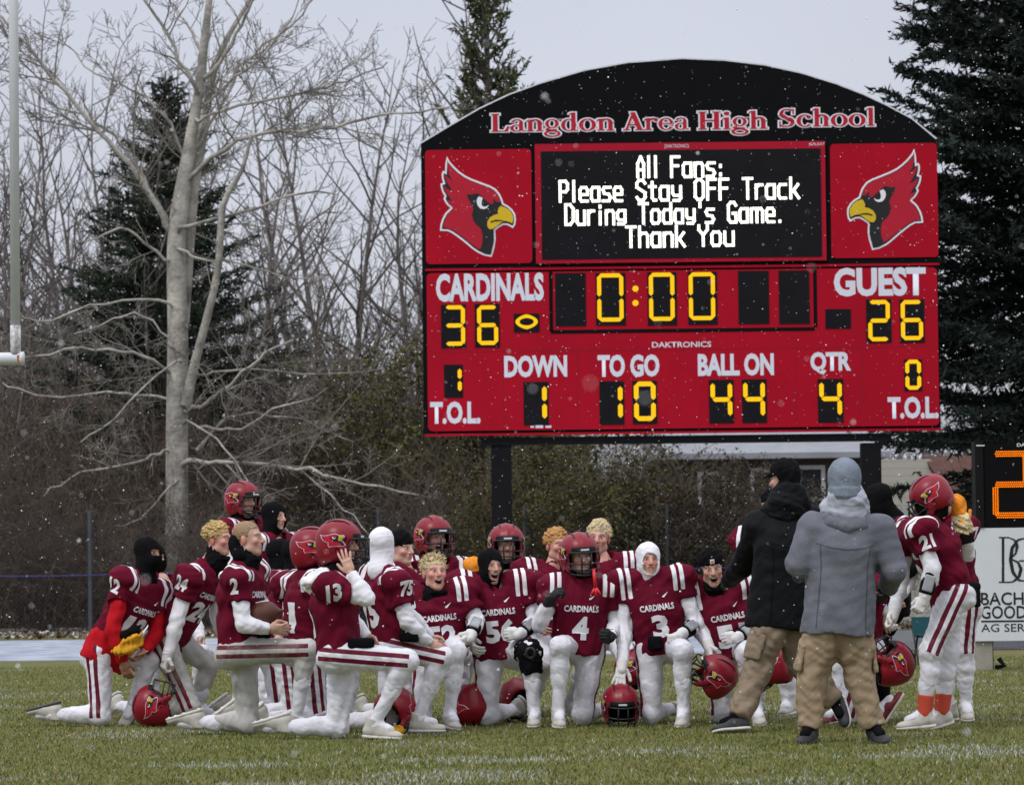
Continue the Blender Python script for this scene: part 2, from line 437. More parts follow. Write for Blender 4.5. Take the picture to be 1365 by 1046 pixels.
TXT = {}
def text_grid(s, w, h, bold=0.03, step=0.022):
    key = (s, w, h, bold)
    if key in TXT: return TXT[key]
    me = text_tris(s, bold, 2)
    bm = bmesh.new(); bm.from_mesh(me); bpy.data.meshes.remove(me)
    xs = [v.co.x for v in bm.verts]; ys = [v.co.y for v in bm.verts]
    x0, x1, y0, y1 = min(xs), max(xs), min(ys), max(ys)
    for v in bm.verts:
        v.co.x = ((v.co.x - x0) / (x1 - x0) - 0.5) * w; v.co.y = ((v.co.y - y0) / (y1 - y0) - 0.5) * h
    cut_grid(bm, step)
    bmesh.ops.triangulate(bm, faces=bm.faces[:])
    v = np.array([x.co[:2] for x in bm.verts]); bm.verts.index_update()
    t = np.array([[x.index for x in f.verts] for f in bm.faces]); bm.free()
    TXT[key] = (v, t); return v, t

def drape(v2, t, org, ux, uy, n, bvh, off=0.004, reach=0.35):
    """lay flat 2-D geometry onto a surface by casting along -n"""
    P = np.asarray(org)[None] + v2[:, :1] * np.asarray(ux)[None] + v2[:, 1:2] * np.asarray(uy)[None]
    Vv = np.zeros((len(P), 3)); ok = np.zeros(len(P), bool); nv = Vector(n)
    for i, p in enumerate(P):
        hit = bvh.ray_cast(Vector(p) + nv * reach, -nv, reach * 1.8)
        if hit[0] is not None and hit[1].dot(nv) > 0.05:
            Vv[i] = np.array(hit[0] + nv * off); ok[i] = True
    keep = ok[t].all(1)
    t = t[keep]
    if not len(t): return None, None
    used, inv = np.unique(t, return_inverse=True)
    return Vv[used], inv.reshape(-1, 3)

# ------------------------------------------------------------------ the bird emblem
EMB_OUT = [(160,52),(184,100),(228,152),(275,196),(330,236),(390,266),(480,302),(560,332),(612,362),(650,410),(670,455),(684,500),(725,522),(765,558),(792,602),(797,650),(790,700),(768,732),(742,716),(715,702),(680,700),(640,722),(602,752),(606,830),(596,900),(582,950),(566,998),(500,986),(430,952),(380,915),(340,880),(290,838),(240,800),(200,772),(160,752),(86,748),(92,690),(108,640),(140,582),(188,536),(158,510),(136,478),(122,448),(134,424),(112,385),(100,345),(96,308),(122,300),(110,255),(108,215),(122,186),(140,196),(144,120)]
EMB_RED = [(168,112),(205,162),(260,214),(320,256),(385,288),(470,322),(550,352),(600,384),(632,420),(652,480),(640,520),(600,560),(470,560),(400,640),(440,700),(470,735),(486,800),(482,860),(462,930),(420,908),(360,860),(300,812),(240,766),(190,738),(150,722),(116,718),(122,680),(142,630),(170,585),(212,540),(180,500),(150,455),(205,480),(178,430),(150,395),(120,325),(160,360),(210,382),(182,335),(155,290),(128,215),(160,245),(215,292),(180,230),(166,170)]
EMB_MASK = [(342,408),(375,415),(440,400),(480,432),(520,470),(555,500),(585,505),(592,450),(612,480),(652,490),(672,520),(625,590),(560,622),(528,680),(540,738),(588,744),(590,850),(560,975),(500,966),(455,935),(478,880),(486,800),(470,730),(430,700),(400,660),(386,600),(402,545),(380,500),(352,450)]
EMB_EYE = [(455,432),(490,446),(480,480),(478,510),(492,528),(520,528),(546,512),(530,540),(500,552),(465,545),(440,515),(432,480),(438,450)]
EMB_BEAK = [(655,524),(700,538),(740,566),(770,610),(774,650),(762,690),(730,672),(690,664),(660,680),(620,712),(580,738),(548,740),(528,710),(530,670),(552,632),(590,608),(630,598),(628,570),(640,540)]
EMB_LINE = [(558,668),(610,652),(660,656),(700,672),(650,666),(600,668),(562,680)]
def inset(poly, d):
    n = len(poly); a = sum(poly[i][0]*poly[(i+1)%n][1]-poly[(i+1)%n][0]*poly[i][1] for i in range(n)); sg = 1 if a > 0 else -1
    res = []
    for i in range(n):
        p0, p1, p2 = np.array(poly[i-1], float), np.array(poly[i], float), np.array(poly[(i+1)%n], float)
        e1, e2 = unit(p1-p0), unit(p2-p1)
        n1, n2 = np.array((-e1[1], e1[0]))*sg, np.array((-e2[1], e2[0]))*sg
        m = n1+n2; l = max(float(m@m)/2, 0.35)
        res.append(tuple(p1 + m*d/l))
    return res
EMBLEM = [('emb_white', EMB_OUT), ('emb_black', inset(EMB_OUT, 17)), ('emb_red', EMB_RED), ('emb_black', EMB_MASK), ('emb_white', EMB_EYE), ('emb_yellow', EMB_BEAK), ('emb_black', EMB_LINE)]
mat('emb_white', (0.75, 0.75, 0.80), 0.5, 0.3, var=0.03); mat('emb_black', (0.012, 0.012, 0.014), 0.5, 0.3)
mat('emb_red', (0.42, 0.004, 0.022), 0.5, 0.3, var=0.06); mat('emb_yellow', (0.62, 0.42, 0.01), 0.5, 0.3, var=0.05)
EMB_MATS = ['emb_white', 'emb_black', 'emb_red', 'emb_yellow']
def emblem_grid(step):
    bm = bmesh.new(); lay = []
    for i, (m, poly) in enumerate(EMBLEM):
        b2 = bmesh.new(); P = [((p[0]-450)/950, -(p[1]-525)/950) for p in poly]
        vs = [b2.verts.new((p[0], p[1], 0)) for p in P]
        for t in tessellate_polygon([[Vector((p[0], p[1], 0)) for p in P]]):
            try: b2.faces.new([vs[k] for k in t])
            except ValueError: pass
        if step: cut_grid(b2, step)
        bmesh.ops.triangulate(b2, faces=b2.faces[:]); b2.verts.index_update()
        lay.append((np.array([x.co[:2] for x in b2.verts]), np.array([[x.index for x in f.verts] for f in b2.faces]), EMB_MATS.index(m))); b2.free()
    bm.free(); return lay
# ================================================================== ground, track, board, trees
# ---- ground: one sheet to the horizon, grass with snow dust and chalk
def ground_mat():
    m = bpy.data.materials.new('grass_ground'); m.use_nodes = True; MATS['grass_ground'] = m
    n, l = m.node_tree.nodes, m.node_tree.links; b = n['Principled BSDF']; b.inputs['Roughness'].default_value = 0.95; b.inputs['Specular IOR Level'].default_value = 0.1
    tc = n.new('ShaderNodeTexCoord')
    def noise(sc, det=6, rough=0.6, mp=(1, 1, 1)):
        mpn = n.new('ShaderNodeMapping'); mpn.inputs['Scale'].default_value = mp; l.new(tc.outputs['Object'], mpn.inputs[0])
        z = n.new('ShaderNodeTexNoise'); z.inputs['Scale'].default_value = sc; z.inputs['Detail'].default_value = det; z.inputs['Roughness'].default_value = rough; l.new(mpn.outputs[0], z.inputs['Vector']); return z.outputs[0]
    def rng(x, a, c, o0=0, o1=1):
        r = n.new('ShaderNodeMapRange'); r.inputs[1].default_value = a; r.inputs[2].default_value = c; r.inputs[3].default_value = o0; r.inputs[4].default_value = o1; l.new(x, r.inputs[0]); return r.outputs[0]
    def mix(f, a, c):
        q = n.new('ShaderNodeMix'); q.data_type = 'RGBA'
        l.new(f, q.inputs[0]) if not isinstance(f, float) else None
        for i, x in ((6, a), (7, c)):
            if isinstance(x, tuple): q.inputs[i].default_value = (*x, 1)
            else: l.new(x, q.inputs[i])
        return q.outputs[2]
    c1 = mix(rng(noise(0.45), 0.35, 0.65), (0.105, 0.132, 0.026), (0.175, 0.165, 0.060))
    c2 = mix(rng(noise(9.0, 8, 0.75), 0.4, 0.7), c1, (0.18, 0.165, 0.085))
    c3 = mix(rng(noise(2.2, 8, 0.8, (0.45, 1.5, 1)), 0.56, 0.74, 0, 0.75), c2, (0.40, 0.42, 0.43))     # dusting of snow
    l.new(c3, b.inputs['Base Color'])
    bp = n.new('ShaderNodeBump'); bp.inputs['Strength'].default_value = 0.8; bp.inputs['Distance'].default_value = 0.04; l.new(noise(60, 4), bp.inputs['Height']); l.new(bp.outputs[0], b.inputs['Normal'])
ground_mat()
b = MB(); X = np.linspace(-1200, 1200, 3); b.add([(-1500, -50, 0), (1500, -50, 0), (1500, 2500, 0), (-1500, 2500, 0)], [(0, 1, 2, 3)])
tag(b.build('ground', 'grass_ground'), kind='structure')
def simple_mix(name, ca, cb, sc, lo, hi, rough=0.8, mp=(1, 1, 1), bump=0.0, cc=None, sc2=1.0):
    m = bpy.data.materials.new(name); m.use_nodes = True; MATS[name] = m
    n, l = m.node_tree.nodes, m.node_tree.links; b = n['Principled BSDF']; b.inputs['Roughness'].default_value = rough; b.inputs['Specular IOR Level'].default_value = 0.2
    tc = n.new('ShaderNodeTexCoord'); mpn = n.new('ShaderNodeMapping'); mpn.inputs['Scale'].default_value = mp; l.new(tc.outputs['Object'], mpn.inputs[0])
    z = n.new('ShaderNodeTexNoise'); z.inputs['Scale'].default_value = sc; z.inputs['Detail'].default_value = 8; z.inputs['Roughness'].default_value = 0.7; l.new(mpn.outputs[0], z.inputs['Vector'])
    r = n.new('ShaderNodeMapRange'); r.inputs[1].default_value = lo; r.inputs[2].default_value = hi; l.new(z.outputs[0], r.inputs[0])
    q = n.new('ShaderNodeMix'); q.data_type = 'RGBA'; l.new(r.outputs[0], q.inputs[0]); q.inputs[6].default_value = (*ca, 1); q.inputs[7].default_value = (*cb, 1); cur = q.outputs[2]
    if cc:
        z2 = n.new('ShaderNodeTexNoise'); z2.inputs['Scale'].default_value = sc2; z2.inputs['Detail'].default_value = 5; l.new(tc.outputs['Object'], z2.inputs['Vector'])
        r2 = n.new('ShaderNodeMapRange'); r2.inputs[1].default_value = 0.45; r2.inputs[2].default_value = 0.6; l.new(z2.outputs[0], r2.inputs[0])
        q2 = n.new('ShaderNodeMix'); q2.data_type = 'RGBA'; l.new(r2.outputs[0], q2.inputs[0]); l.new(cur, q2.inputs[6]); q2.inputs[7].default_value = (*cc, 1); cur = q2.outputs[2]
    l.new(cur, b.inputs['Base Color'])
    if bump:
        bp = n.new('ShaderNodeBump'); bp.inputs['Strength'].default_value = bump; bp.inputs['Distance'].default_value = 0.02; l.new(z.outputs[0], bp.inputs['Height']); l.new(bp.outputs[0], b.inputs['Normal'])
    return m
# running track: wet dark rubber on the right, snow covered towards the left
simple_mix('track_snow', (0.27, 0.30, 0.36), (0.44, 0.47, 0.52), 5.0, 0.35, 0.65, mp=(0.4, 1, 1), cc=(0.20, 0.235, 0.30), sc2=2.0)
simple_mix('track_wet', (0.055, 0.056, 0.062), (0.20, 0.21, 0.23), 5.0, 0.5, 0.8, 0.35, mp=(0.4, 1, 1))
b = MB(); b.box((-200, 47.0, -0.1), (3.4, 59.5, 0.012)); tag(b.build('running_track', 'track_snow'), kind='structure')
b = MB(); b.box((3.4, 47.0, -0.1), (200, 59.5, 0.012)); tag(b.build('running_track', 'track_wet'), kind='structure')
simple_mix('leaf_litter', (0.060, 0.050, 0.030), (0.13, 0.095, 0.055), 6.0, 0.35, 0.65, bump=0.5, cc=(0.30, 0.30, 0.30), sc2=5.0)
b = MB(); b.box((-200, 63.2, -0.1), (200, 140, 0.010)); tag(b.build('leaf_litter_ground', 'leaf_litter'), kind='structure')

# ---- grass blades of the near field
def grass():
    n = 190000
    D = 19.0 + (RNG.random(n)**1.25) * 25; hw = D * 0.150 + 0.6
    x = RNG.uniform(-1, 1, n) * hw
    h = RNG.uniform(0.010, 0.030, n); w = RNG.uniform(0.0025, 0.0050, n); a = RNG.uniform(0, 6.283, n); ln = RNG.normal(0, 0.5, (n, 2)) * h[:, None]
    p = np.stack((x, D, np.zeros(n)), 1); dx = np.stack((np.cos(a)*w, np.sin(a)*w, np.zeros(n)), 1)
    top = p + np.stack((ln[:, 0], ln[:, 1], h), 1)
    v = np.stack((p - dx, p + dx, top), 1).reshape(-1, 3); t = np.arange(n*3).reshape(-1, 3)
    pn = np.zeros(n)
    for i in range(14):
        f = RNG.uniform(.6, 4.5); th = RNG.normal(1.57, .75); pn += np.sin(f*(x*math.cos(th)*1.0 + D*math.sin(th)*1.3) + RNG.uniform(0, 6.28))/math.sqrt(7)
    patch = pn + RNG.normal(0, .25, n) > 1.15
    band = np.exp(-((D - 22.3 - 0.1*np.sin(x*2))/0.35)**2) + 0.8*np.exp(-((D - 29.6)/0.3)**2)
    mi = np.where(RNG.random(n) < 0.28, 1, 0); mi = np.where((patch & (RNG.random(n) < 0.42)) | (RNG.random(n) < band*np.clip(.25 + .3*pn, 0, .6)) | (RNG.random(n) < 0.02), 2, mi)
    me = mesh_np('grass', v, t, ['blade_green', 'blade_straw', 'blade_snow'], False, mi=mi)
    tag(link('grass', me), kind='stuff')
mat('blade_green', (0.122, 0.145, 0.030), 0.8, 0.1, var=0.35, vscale=3); mat('blade_straw', (0.25, 0.215, 0.082), 0.8, 0.2, var=0.3, vscale=3); mat('blade_snow', (0.40, 0.42, 0.40), 0.9, 0.1)
grass()

# ================================================================== the scoreboard
BD = 55.0
def bx(px, py, D=BD):
    p = U(px, py, D); return p[0], p[2]
PXM = FPX / BD
def brect(x0, y0, x1, y1, D=BD):
    """photo rectangle -> (x0,z0,x1,z1) on the board plane, sides kept upright"""
    cx, cz = bx((x0+x1)/2, (y0+y1)/2, D); w, h = (x1-x0)*D/FPX/2, (y1-y0)*D/FPX/2
    return cx-w, cz-h, cx+w, cz+h
mat('board_black', (0.005, 0.0052, 0.006), 0.7, 0.06, var=0.1); mat('board_red', (0.37, 0.0018, 0.015), 0.6, 0.12, var=0.12, vscale=1.3, bump=0.04, bscale=3)
mat('board_red2', (0.37, 0.005, 0.022), 0.6, 0.15, var=0.08); mat('digit_black', (0.007, 0.007, 0.009), 0.5, 0.12, var=0.25, vscale=3); mat('board_white', (0.66, 0.67, 0.74), 0.5, 0.3, var=0.02)
mat('led_amber', (0.05, 0.03, 0.0), 0.6, 0.1, emit=((1.0, 0.55, 0.008), 1.05)); mat('led_white', (0.8, 0.8, 0.7), 0.5, 0.3, emit=((1.0, 1.0, 0.86), 1.6)); mat('led_orange', (0.05, 0.015, 0.0), 0.6, 0.1, emit=((1.0, 0.20, 0.004), 1.3))
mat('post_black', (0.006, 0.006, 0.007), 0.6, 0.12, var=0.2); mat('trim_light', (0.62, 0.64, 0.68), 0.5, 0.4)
sb = empty('scoreboard', (bx(908, 580)[0], BD, 0)); SBX = sb.location.x
tag(sb, 'large red and black football scoreboard on black posts with two bird emblems', 'scoreboard')
def part(name, mb, m, parent=sb, smooth=False):
    o = mb.build(name, m, None, smooth)
    # geometry is written in world metres: shift it to its thing's base
    base = root_loc(parent)
    o.data.transform(Matrix.Translation(-base)); o.parent = parent; return o
def root_loc(p):
    q = p
    while q.parent: q = q.parent
    return Vector(q.location)
def tpart(s, rect, y, m, parent, bold=0.02, name='lettering'):
    o = text_flat(s, rect, y, m, None, bold, name); o.data.transform(Matrix.Translation(-root_loc(parent))); o.parent = parent; return o
def rrect(r, rad, n=5):
    x0, z0, x1, z1 = r; P = []
    for cx, cz, a0 in ((x1-rad, z0+rad, -90), (x1-rad, z1-rad, 0), (x0+rad, z1-rad, 90), (x0+rad, z0+rad, 180)):
        for i in range(n): a = R_(a0 + 90*i/(n-1)); P.append((cx + rad*math.cos(a), cz + rad*math.sin(a)))
    return P
# cabinet with the arch
L0, B0 = bx(565, 578); R0 = bx(1254, 574)[0]; zs = bx(905, 190)[1]
arch = [bx(*p) for p in ((602, 167.5), (639, 146), (679, 127), (722, 111.6), (779, 95), (837, 84.5), (910, 79.2), (965, 81.5), (1020, 88), (1070, 99), (1115, 113), (1150, 126.5), (1181, 141), (1215, 159))]
outl = [(L0, B0), (R0, B0), (R0, bx(1253, 186)[1])] + arch[::-1] + [(L0, bx(563, 192)[1])]
b = MB(); b.poly(outl, BD, BD + 0.45); part('cabinet', b, 'board_black')
b = MB(); top = [(R0, bx(1253, 186)[1])] + arch[::-1] + [(L0, bx(563, 192)[1])]
for p, q in zip(top, top[1:]):
    dx, dz = unit(np.array((q[0]-p[0], q[1]-p[1]))); nx, nz = dz, -dx; nx, nz = (nx, nz) if nz > 0 else (-nx, -nz)
    b.poly([(p[0], p[1]+.001), (q[0], q[1]+.001), (q[0]+nx*.022, q[1]+nz*.022), (p[0]+nx*.022, p[1]+nz*.022)][::1], BD - 0.01, BD + 0.46)
part('arch_trim', b, 'trim_light')
F = BD - 0.012
def panel(name, r, rad, m, y0=BD-0.02, y1=BD-0.001, parent=sb):
    b = MB(); b.poly(rrect(r, rad), y0, y1); return part(name, b, m, parent)
pl = panel('emblem_panel', brect(567, 199, 709, 352), 0.06, 'board_red'); pr = panel('emblem_panel', brect(1107, 191, 1250, 344), 0.06, 'board_red')
def board_emblem(parent, px0, py0, px1, py1, mirror):
    """the bird drawn with its own outline: layers a few millimetres proud of each other"""
    r = brect(px0, py0, px1, py1); S_ = r[3]-r[1]; cx, cz = (r[0]+r[2])/2, (r[1]+r[3])/2
    V, Tt, MI, n = [], [], [], 0
    for i, (v, t, m) in enumerate(emblem_grid(None)):
        x = v[:, 0]*S_*(-1 if mirror else 1); t = t if not mirror else t[:, ::-1]
        V.append(np.stack((cx + x, np.full(len(v), BD - 0.024 - 0.004*i), cz + v[:, 1]*S_), 1)); Tt.append(t + n); MI += [m]*len(t); n += len(v)
    me = mesh_np('bird_emblem', np.concatenate(V), np.concatenate(Tt), EMB_MATS, False, mi=MI); me.transform(Matrix.Translation(-root_loc(parent)))
    link('bird_emblem', me, parent)
board_emblem(pl, 586, 207.5, 690, 343.5, False); board_emblem(pr, 1126, 198, 1230, 334, True)
# message display
mf = panel('display_frame', brect(713, 190, 1101, 350), 0.01, 'board_red2', BD-0.05, BD-0.001)
md = panel('message_display', brect(721, 200, 1095, 345), 0.005, 'digit_black', BD-0.058, BD-0.0505, mf)
# message letters: thick strokes on a 2 x 4 grid, as the lamp matrix draws them
GL = {'A': [[(0,0),(0,2.6),(1,4),(2,2.6),(2,0)],[(0,1.4),(2,1.4)]], 'l': [[(0.6,0),(0.6,4)]], 'F': [[(0,0),(0,4),(2,4)],[(0,2.2),(1.7,2.2)]],
 'a': [[(2,2.7),(0.4,2.7),(0,2.2),(0,0.5),(0.4,0),(2,0),(2,2.7)]], 'n': [[(0,0),(0,2.7)],[(0,2.2),(0.6,2.7),(1.6,2.7),(2,2.2),(2,0)]],
 's': [[(2,2.7),(0.4,2.7),(0,2.2),(0.4,1.5),(1.6,1.3),(2,0.7),(1.6,0),(0,0)]], ':': [[(0.5,0.2),(0.5,0.5)],[(0.5,1.9),(0.5,2.2)]],
 'P': [[(0,0),(0,4),(1.5,4),(2,3.5),(2,2.4),(1.5,1.9),(0,1.9)]], 'e': [[(0,1.3),(2,1.3),(2,2.2),(1.6,2.7),(0.4,2.7),(0,2.2),(0,0.5),(0.4,0),(2,0)]],
 'S': [[(2,3.4),(1.5,4),(0.5,4),(0,3.4),(0,2.6),(2,1.5),(2,0.6),(1.5,0),(0.5,0),(0,0.6)]], 't': [[(0.7,3.6),(0.7,0.5),(1.1,0),(1.6,0)],[(0,2.7),(1.5,2.7)]],
 'y': [[(0,2.7),(0,1.4),(0.4,0.9),(2,0.9)],[(2,2.7),(2,0.4),(1.6,-0.1),(0.3,-0.1)]], 'O': [[(0,0.6),(0,3.4),(0.6,4),(1.4,4),(2,3.4),(2,0.6),(1.4,0),(0.6,0),(0,0.6)]],
 'T': [[(0,4),(2.2,4)],[(1.1,4),(1.1,0)]], 'r': [[(0,0),(0,2.7)],[(0,2.1),(0.7,2.7),(1.5,2.7)]], 'c': [[(1.8,2.7),(0.4,2.7),(0,2.2),(0,0.5),(0.4,0),(1.8,0)]],
 'k': [[(0,0),(0,4)],[(0,1.3),(0.6,1.4),(1.8,2.7)],[(0.7,1.5),(2,0)]], 'D': [[(0,0),(0,4),(1.2,4),(2,3.2),(2,0.8),(1.2,0),(0,0)]], 'u': [[(0,2.7),(0,0.5),(0.4,0),(2,0)],[(2,2.7),(2,0)]],
 'i': [[(0.6,0),(0.6,2.5)],[(0.6,3.4),(0.6,3.7)]], 'g': [[(2,2.7),(0.4,2.7),(0,2.2),(0,1.2),(0.4,.8),(2,.8)],[(2,2.7),(2,0.4),(1.6,0),(0.2,0)]], 'o': [[(0.4,0),(0,0.5),(0,2.2),(0.4,2.7),(1.6,2.7),(2,2.2),(2,0.5),(1.6,0),(0.4,0)]],
 'd': [[(2,4),(2,0),(0.4,0),(0,0.5),(0,2.2),(0.4,2.7),(2,2.7)]], "'": [[(0.5,4),(0.5,3.2)]], 'G': [[(2,3.4),(1.5,4),(0.6,4),(0,3.4),(0,0.6),(0.6,0),(2,0),(2,1.8),(1.2,1.8)]],
 'm': [[(0,0),(0,2.7)],[(0,2.4),(0.5,2.7),(1.2,2.7),(1.5,2.2),(1.5,0)],[(1.5,2.2),(2,2.7),(2.6,2.7),(3,2.2),(3,0)]], '.': [[(0.5,0),(0.5,0.15)]], 'h': [[(0,0),(0,4)],[(0,2.2),(0.6,2.7),(1.6,2.7),(2,2.2),(2,0)]],
 'Y': [[(0,4),(0,3.2),(1,2.1),(2,3.2),(2,4)],[(1,2.1),(1,0)]]}
GW = {'l': 1.2, ':': 1.0, 'i': 1.2, "'": 1.0, '.': 1.0, 'm': 3.0, 't': 1.6, 'r': 1.5, 'T': 2.2}
def stroke_word(mb, word, x0, x1, zb, zt, wd, y):
    adv = [GW.get(c, 2.0) + 1.05 for c in word]; tot = sum(adv) - 1.05
    sx = (x1 - x0 - wd) / tot; sz = (zt - zb - wd) / 4; x = x0 + wd/2; k = 0
    for c, a in zip(word, adv):
        for st in GL[c]:
            P = [(x + p[0]*sx, zb + wd/2 + p[1]*sz) for p in st]
            for p, q in zip(P, P[1:]):
                d = np.array((q[0]-p[0], q[1]-p[1])); L = np.linalg.norm(d); d = d/max(L, 1e-6); n = np.array((-d[1], d[0]))*wd/2; e = d*wd*0.5*0.92
                A, B = np.array(p)-e, np.array(q)+e
                mb.poly([tuple(A-n), tuple(B-n), tuple(B+n), tuple(A+n)], y - 0.0012*(k % 7), y + 0.004); k += 1
        x += a * sx
b = MB()
def ml(word, x0, x1, y0, y1):              # in pixels of the zoomed photo: scale 3.957, origin (735,195)
    f = lambda x, y: (735 + x/3.957, 195 + y/3.957)
    r = brect(*f(x0, y0), *f(x1, y1)); stroke_word(b, word, r[0], r[2], r[1], r[3], 0.039, BD - 0.066)
ml('All', 447, 565, 51, 172); ml('Fans:', 625, 908, 50, 170)
ml('Please', 38, 378, 179, 299); ml('Stay', 443, 688, 174, 294); ml('OFF', 750, 938, 170, 290); ml('Track', 1003, 1310, 164, 284)
ml('During', 68, 395, 302, 421); ml("Today's", 455, 862, 296, 414); ml('Game.', 925, 1220, 290, 409)
ml('Thank', 388, 708, 419, 538); ml('You', 770, 965, 413, 532)
part('message_text', b, 'led_white', md)
tpart('DAKTRONICS', brect(886, 193, 918, 197.5), BD-0.053, 'board_white', mf, 0); tpart('GALAXY', brect(1079, 190.5, 1099, 194.5), BD-0.053, 'board_white', mf, 0)
# heading in serif letters: red with a white outline
def serif(word, gx, x0, pxs, mbr, mbw):
    """pxs: cap height in metres"""
    H = pxs; k = [0]
    def put(P, g):
        (mbw if g else mbr).poly(P, BD - (0.010 if g else 0.016) - 0.0004*(k[0] % 8), BD - (0.001 if g else 0.011)); k[0] += 1
    def rect(x0_, z0, x1_, z1, g): put([(x0_-g, z0-g), (x1_+g, z0-g), (x1_+g, z1+g), (x0_-g, z1+g)], g)
    def ring(cx, cz, rx, rz, tx, tz, g, a0=0, a1=360, n=22):
        A = [R_(a0 + (a1-a0)*i/n) for i in range(n+1)]
        if a1 - a0 < 360: A = [A[0] - g/rx] + A + [A[-1] + g/rx]
        for p, q in zip(A, A[1:]):
            put([(cx+(rx+g)*math.cos(p), cz+(rz+g)*math.sin(p)), (cx+(rx+g)*math.cos(q), cz+(rz+g)*math.sin(q)), (cx+max(rx-tx-g, .004)*math.cos(q), cz+max(rz-tz-g, .004)*math.sin(q)), (cx+max(rx-tx-g, .004)*math.cos(p), cz+max(rz-tz-g, .004)*math.sin(p))], g)
    def diag(p, q, w, g):
        d = unit(np.array((q[0]-p[0], q[1]-p[1]))); n = w/2+g
        a, c = (p[0]-d[0]*g, p[1]-d[1]*g), (q[0]+d[0]*g, q[1]+d[1]*g)
        put([(a[0]-n, a[1]), (a[0]+n, a[1]), (c[0]+n, c[1]), (c[0]-n, c[1])], g)
    def stem(x, z0, z1, g, w=.17, ft=True, top='full'):
        rect(x, z0, x+w, z1, g)
        if ft: rect(x-.07, z0, x+w+.07, z0+.055, g)
        if top == 'full': rect(x-.07, z1-.055, x+w+.07, z1, g)
        elif top == 'flag': put([(x-.09-g, z1-.13-g*.3), (x+.02+g, z1-.10), (x+.02+g, z1+g), (x-.09-g, z1-.07+g)], g)
    x = x0
    for c, adv in zip(word, gx):
        ox = x
        for g in (0.06, 0.0):
            n0v, n0w = len(mbr.v), len(mbw.v)
            if c == 'L': stem(.09, 0, 1, g, .19); rect(.09, 0, .66, .06, g); put([(.52-g, 0), (.70+g, 0-g), (.72+g, .30+g), (.66-g, .30+g)], g)
            elif c in 'ao':
                if c == 'o': ring(.34, .33, .34, .35, .17, .05, g)
                else: ring(.27, .19, .26, .20, .14, .045, g); rect(.36, .05, .52, .50, g); ring(.28, .49, .24, .20, .13, .06, g, 0, 165); rect(.50, 0, .62, .05, g)
            elif c in 'nh': stem(.08, 0, .66 if c == 'n' else 1.02, g, .17, True, 'flag'); ring(.37, .46, .25, .22, .17, .08, g, 0, 150); stem(.45, 0, .46, g, .17, True, None)
            elif c == 'g': ring(.30, .42, .27, .26, .14, .05, g); ring(.31, -.14, .33, .19, .12, .08, g); ring(.20, .09, .16, .10, .10, .10, g, 90, 270); rect(.18, 0.01, .50, .10, g); diag((.46, .60), (.64, .66), .10, g)
            elif c == 'd': ring(.30, .33, .30, .35, .16, .05, g); rect(.40, 0, .57, 1.02, g); rect(.50, 0, .68, .055, g); put([(.31-g, .89), (.42, .92), (.42, 1.02+g), (.31-g, .95+g)], g)
            elif c == 'A': diag((.12, 0), (.43, 1.0), .10, g); diag((.72, 0), (.40, 1.0), .22, g); rect(.20, .28, .62, .35, g); rect(-.02, 0, .28, .055, g); rect(.50, 0, .95, .055, g)
            elif c == 'r': stem(.08, 0, .66, g, .17, True, 'flag'); ring(.37, .46, .20, .22, .10, .10, g, 30, 150); ring(.50, .56, .085, .085, .08, .08, g)
            elif c == 'e': ring(.33, .33, .33, .35, .16, .055, g, 8, 330); rect(.14, .33, .62, .385, g)
            elif c == 'H': stem(.09, 0, 1, g, .19); stem(.62, 0, 1, g, .19); rect(.2, .46, .7, .54, g)
            elif c == 'i': stem(.09, 0, .66, g, .17, True, 'flag'); ring(.17, .88, .11, .11, .105, .105, g)
            elif c == 'S': ring(.34, .73, .28, .28, .15, .07, g, 60, 255); ring(.36, .27, .30, .28, .16, .07, g, -120, 75); diag((.52, .30), (.18, .66), .20, g); rect(.58, .70, .64, 1.0, g); rect(.05, 0, .11, .32, g); ring(.42, .90, .2, .10, .1, .07, g, 0, 120); ring(.26, .11, .2, .11, .1, .07, g, 180, 300)
            elif c == 'c': ring(.34, .33, .33, .35, .17, .055, g, 45, 320); ring(.50, .53, .09, .09, .085, .085, g)
            elif c == 'l': stem(.09, 0, 1.02, g, .17, True, 'flag')
            for M_, n0 in ((mbr, n0v), (mbw, n0w)):
                for i in range(n0, len(M_.v)):
                    M_.v[i][:, 0] = ox + M_.v[i][:, 0]*H; M_.v[i][:, 2] = hz + M_.v[i][:, 2]*H
        x += adv * H
def heading(word, x0, x1, ybase, cap):
    global hz
    ADV = {'L': .76, 'a': .64, 'n': .72, 'g': .66, 'd': .70, 'o': .71, 'A': .90, 'r': .60, 'e': .69, 'H': .93, 'i': .36, 'h': .72, 'S': .73, 'c': .65, 'l': .36}
    gx = [ADV[c] for c in word]; xa, hz = bx(x0, ybase); xb, _ = bx(x1, ybase)
    serif(word, gx, 0, 1.0, T1 := MB(), T2 := MB())
    br_, bw_ = MB(), MB()
    # written once at unit size, then scaled to the measured width and cap height
    tot = sum(gx); sx = (xb-xa)/tot; sz = cap/PXM
    for src, dst in ((T1, br_), (T2, bw_)):
        for v in src.v:
            v[:, 0] = xa + v[:, 0]*sx; v[:, 2] = hz + (v[:, 2]-hz)*sz
        if src.v: dst.add(np.concatenate(src.v), np.concatenate(src.q), np.concatenate(src.t))
    part('heading_lettering', br_, 'emb_red', part('heading_outline', bw_, 'emb_white'))
heading('Langdon', 654, 820, 176, 24); heading('Area', 831, 919, 174, 24); heading('High', 930, 1024, 173, 24); heading('School', 1037, 1167, 169.5, 24)
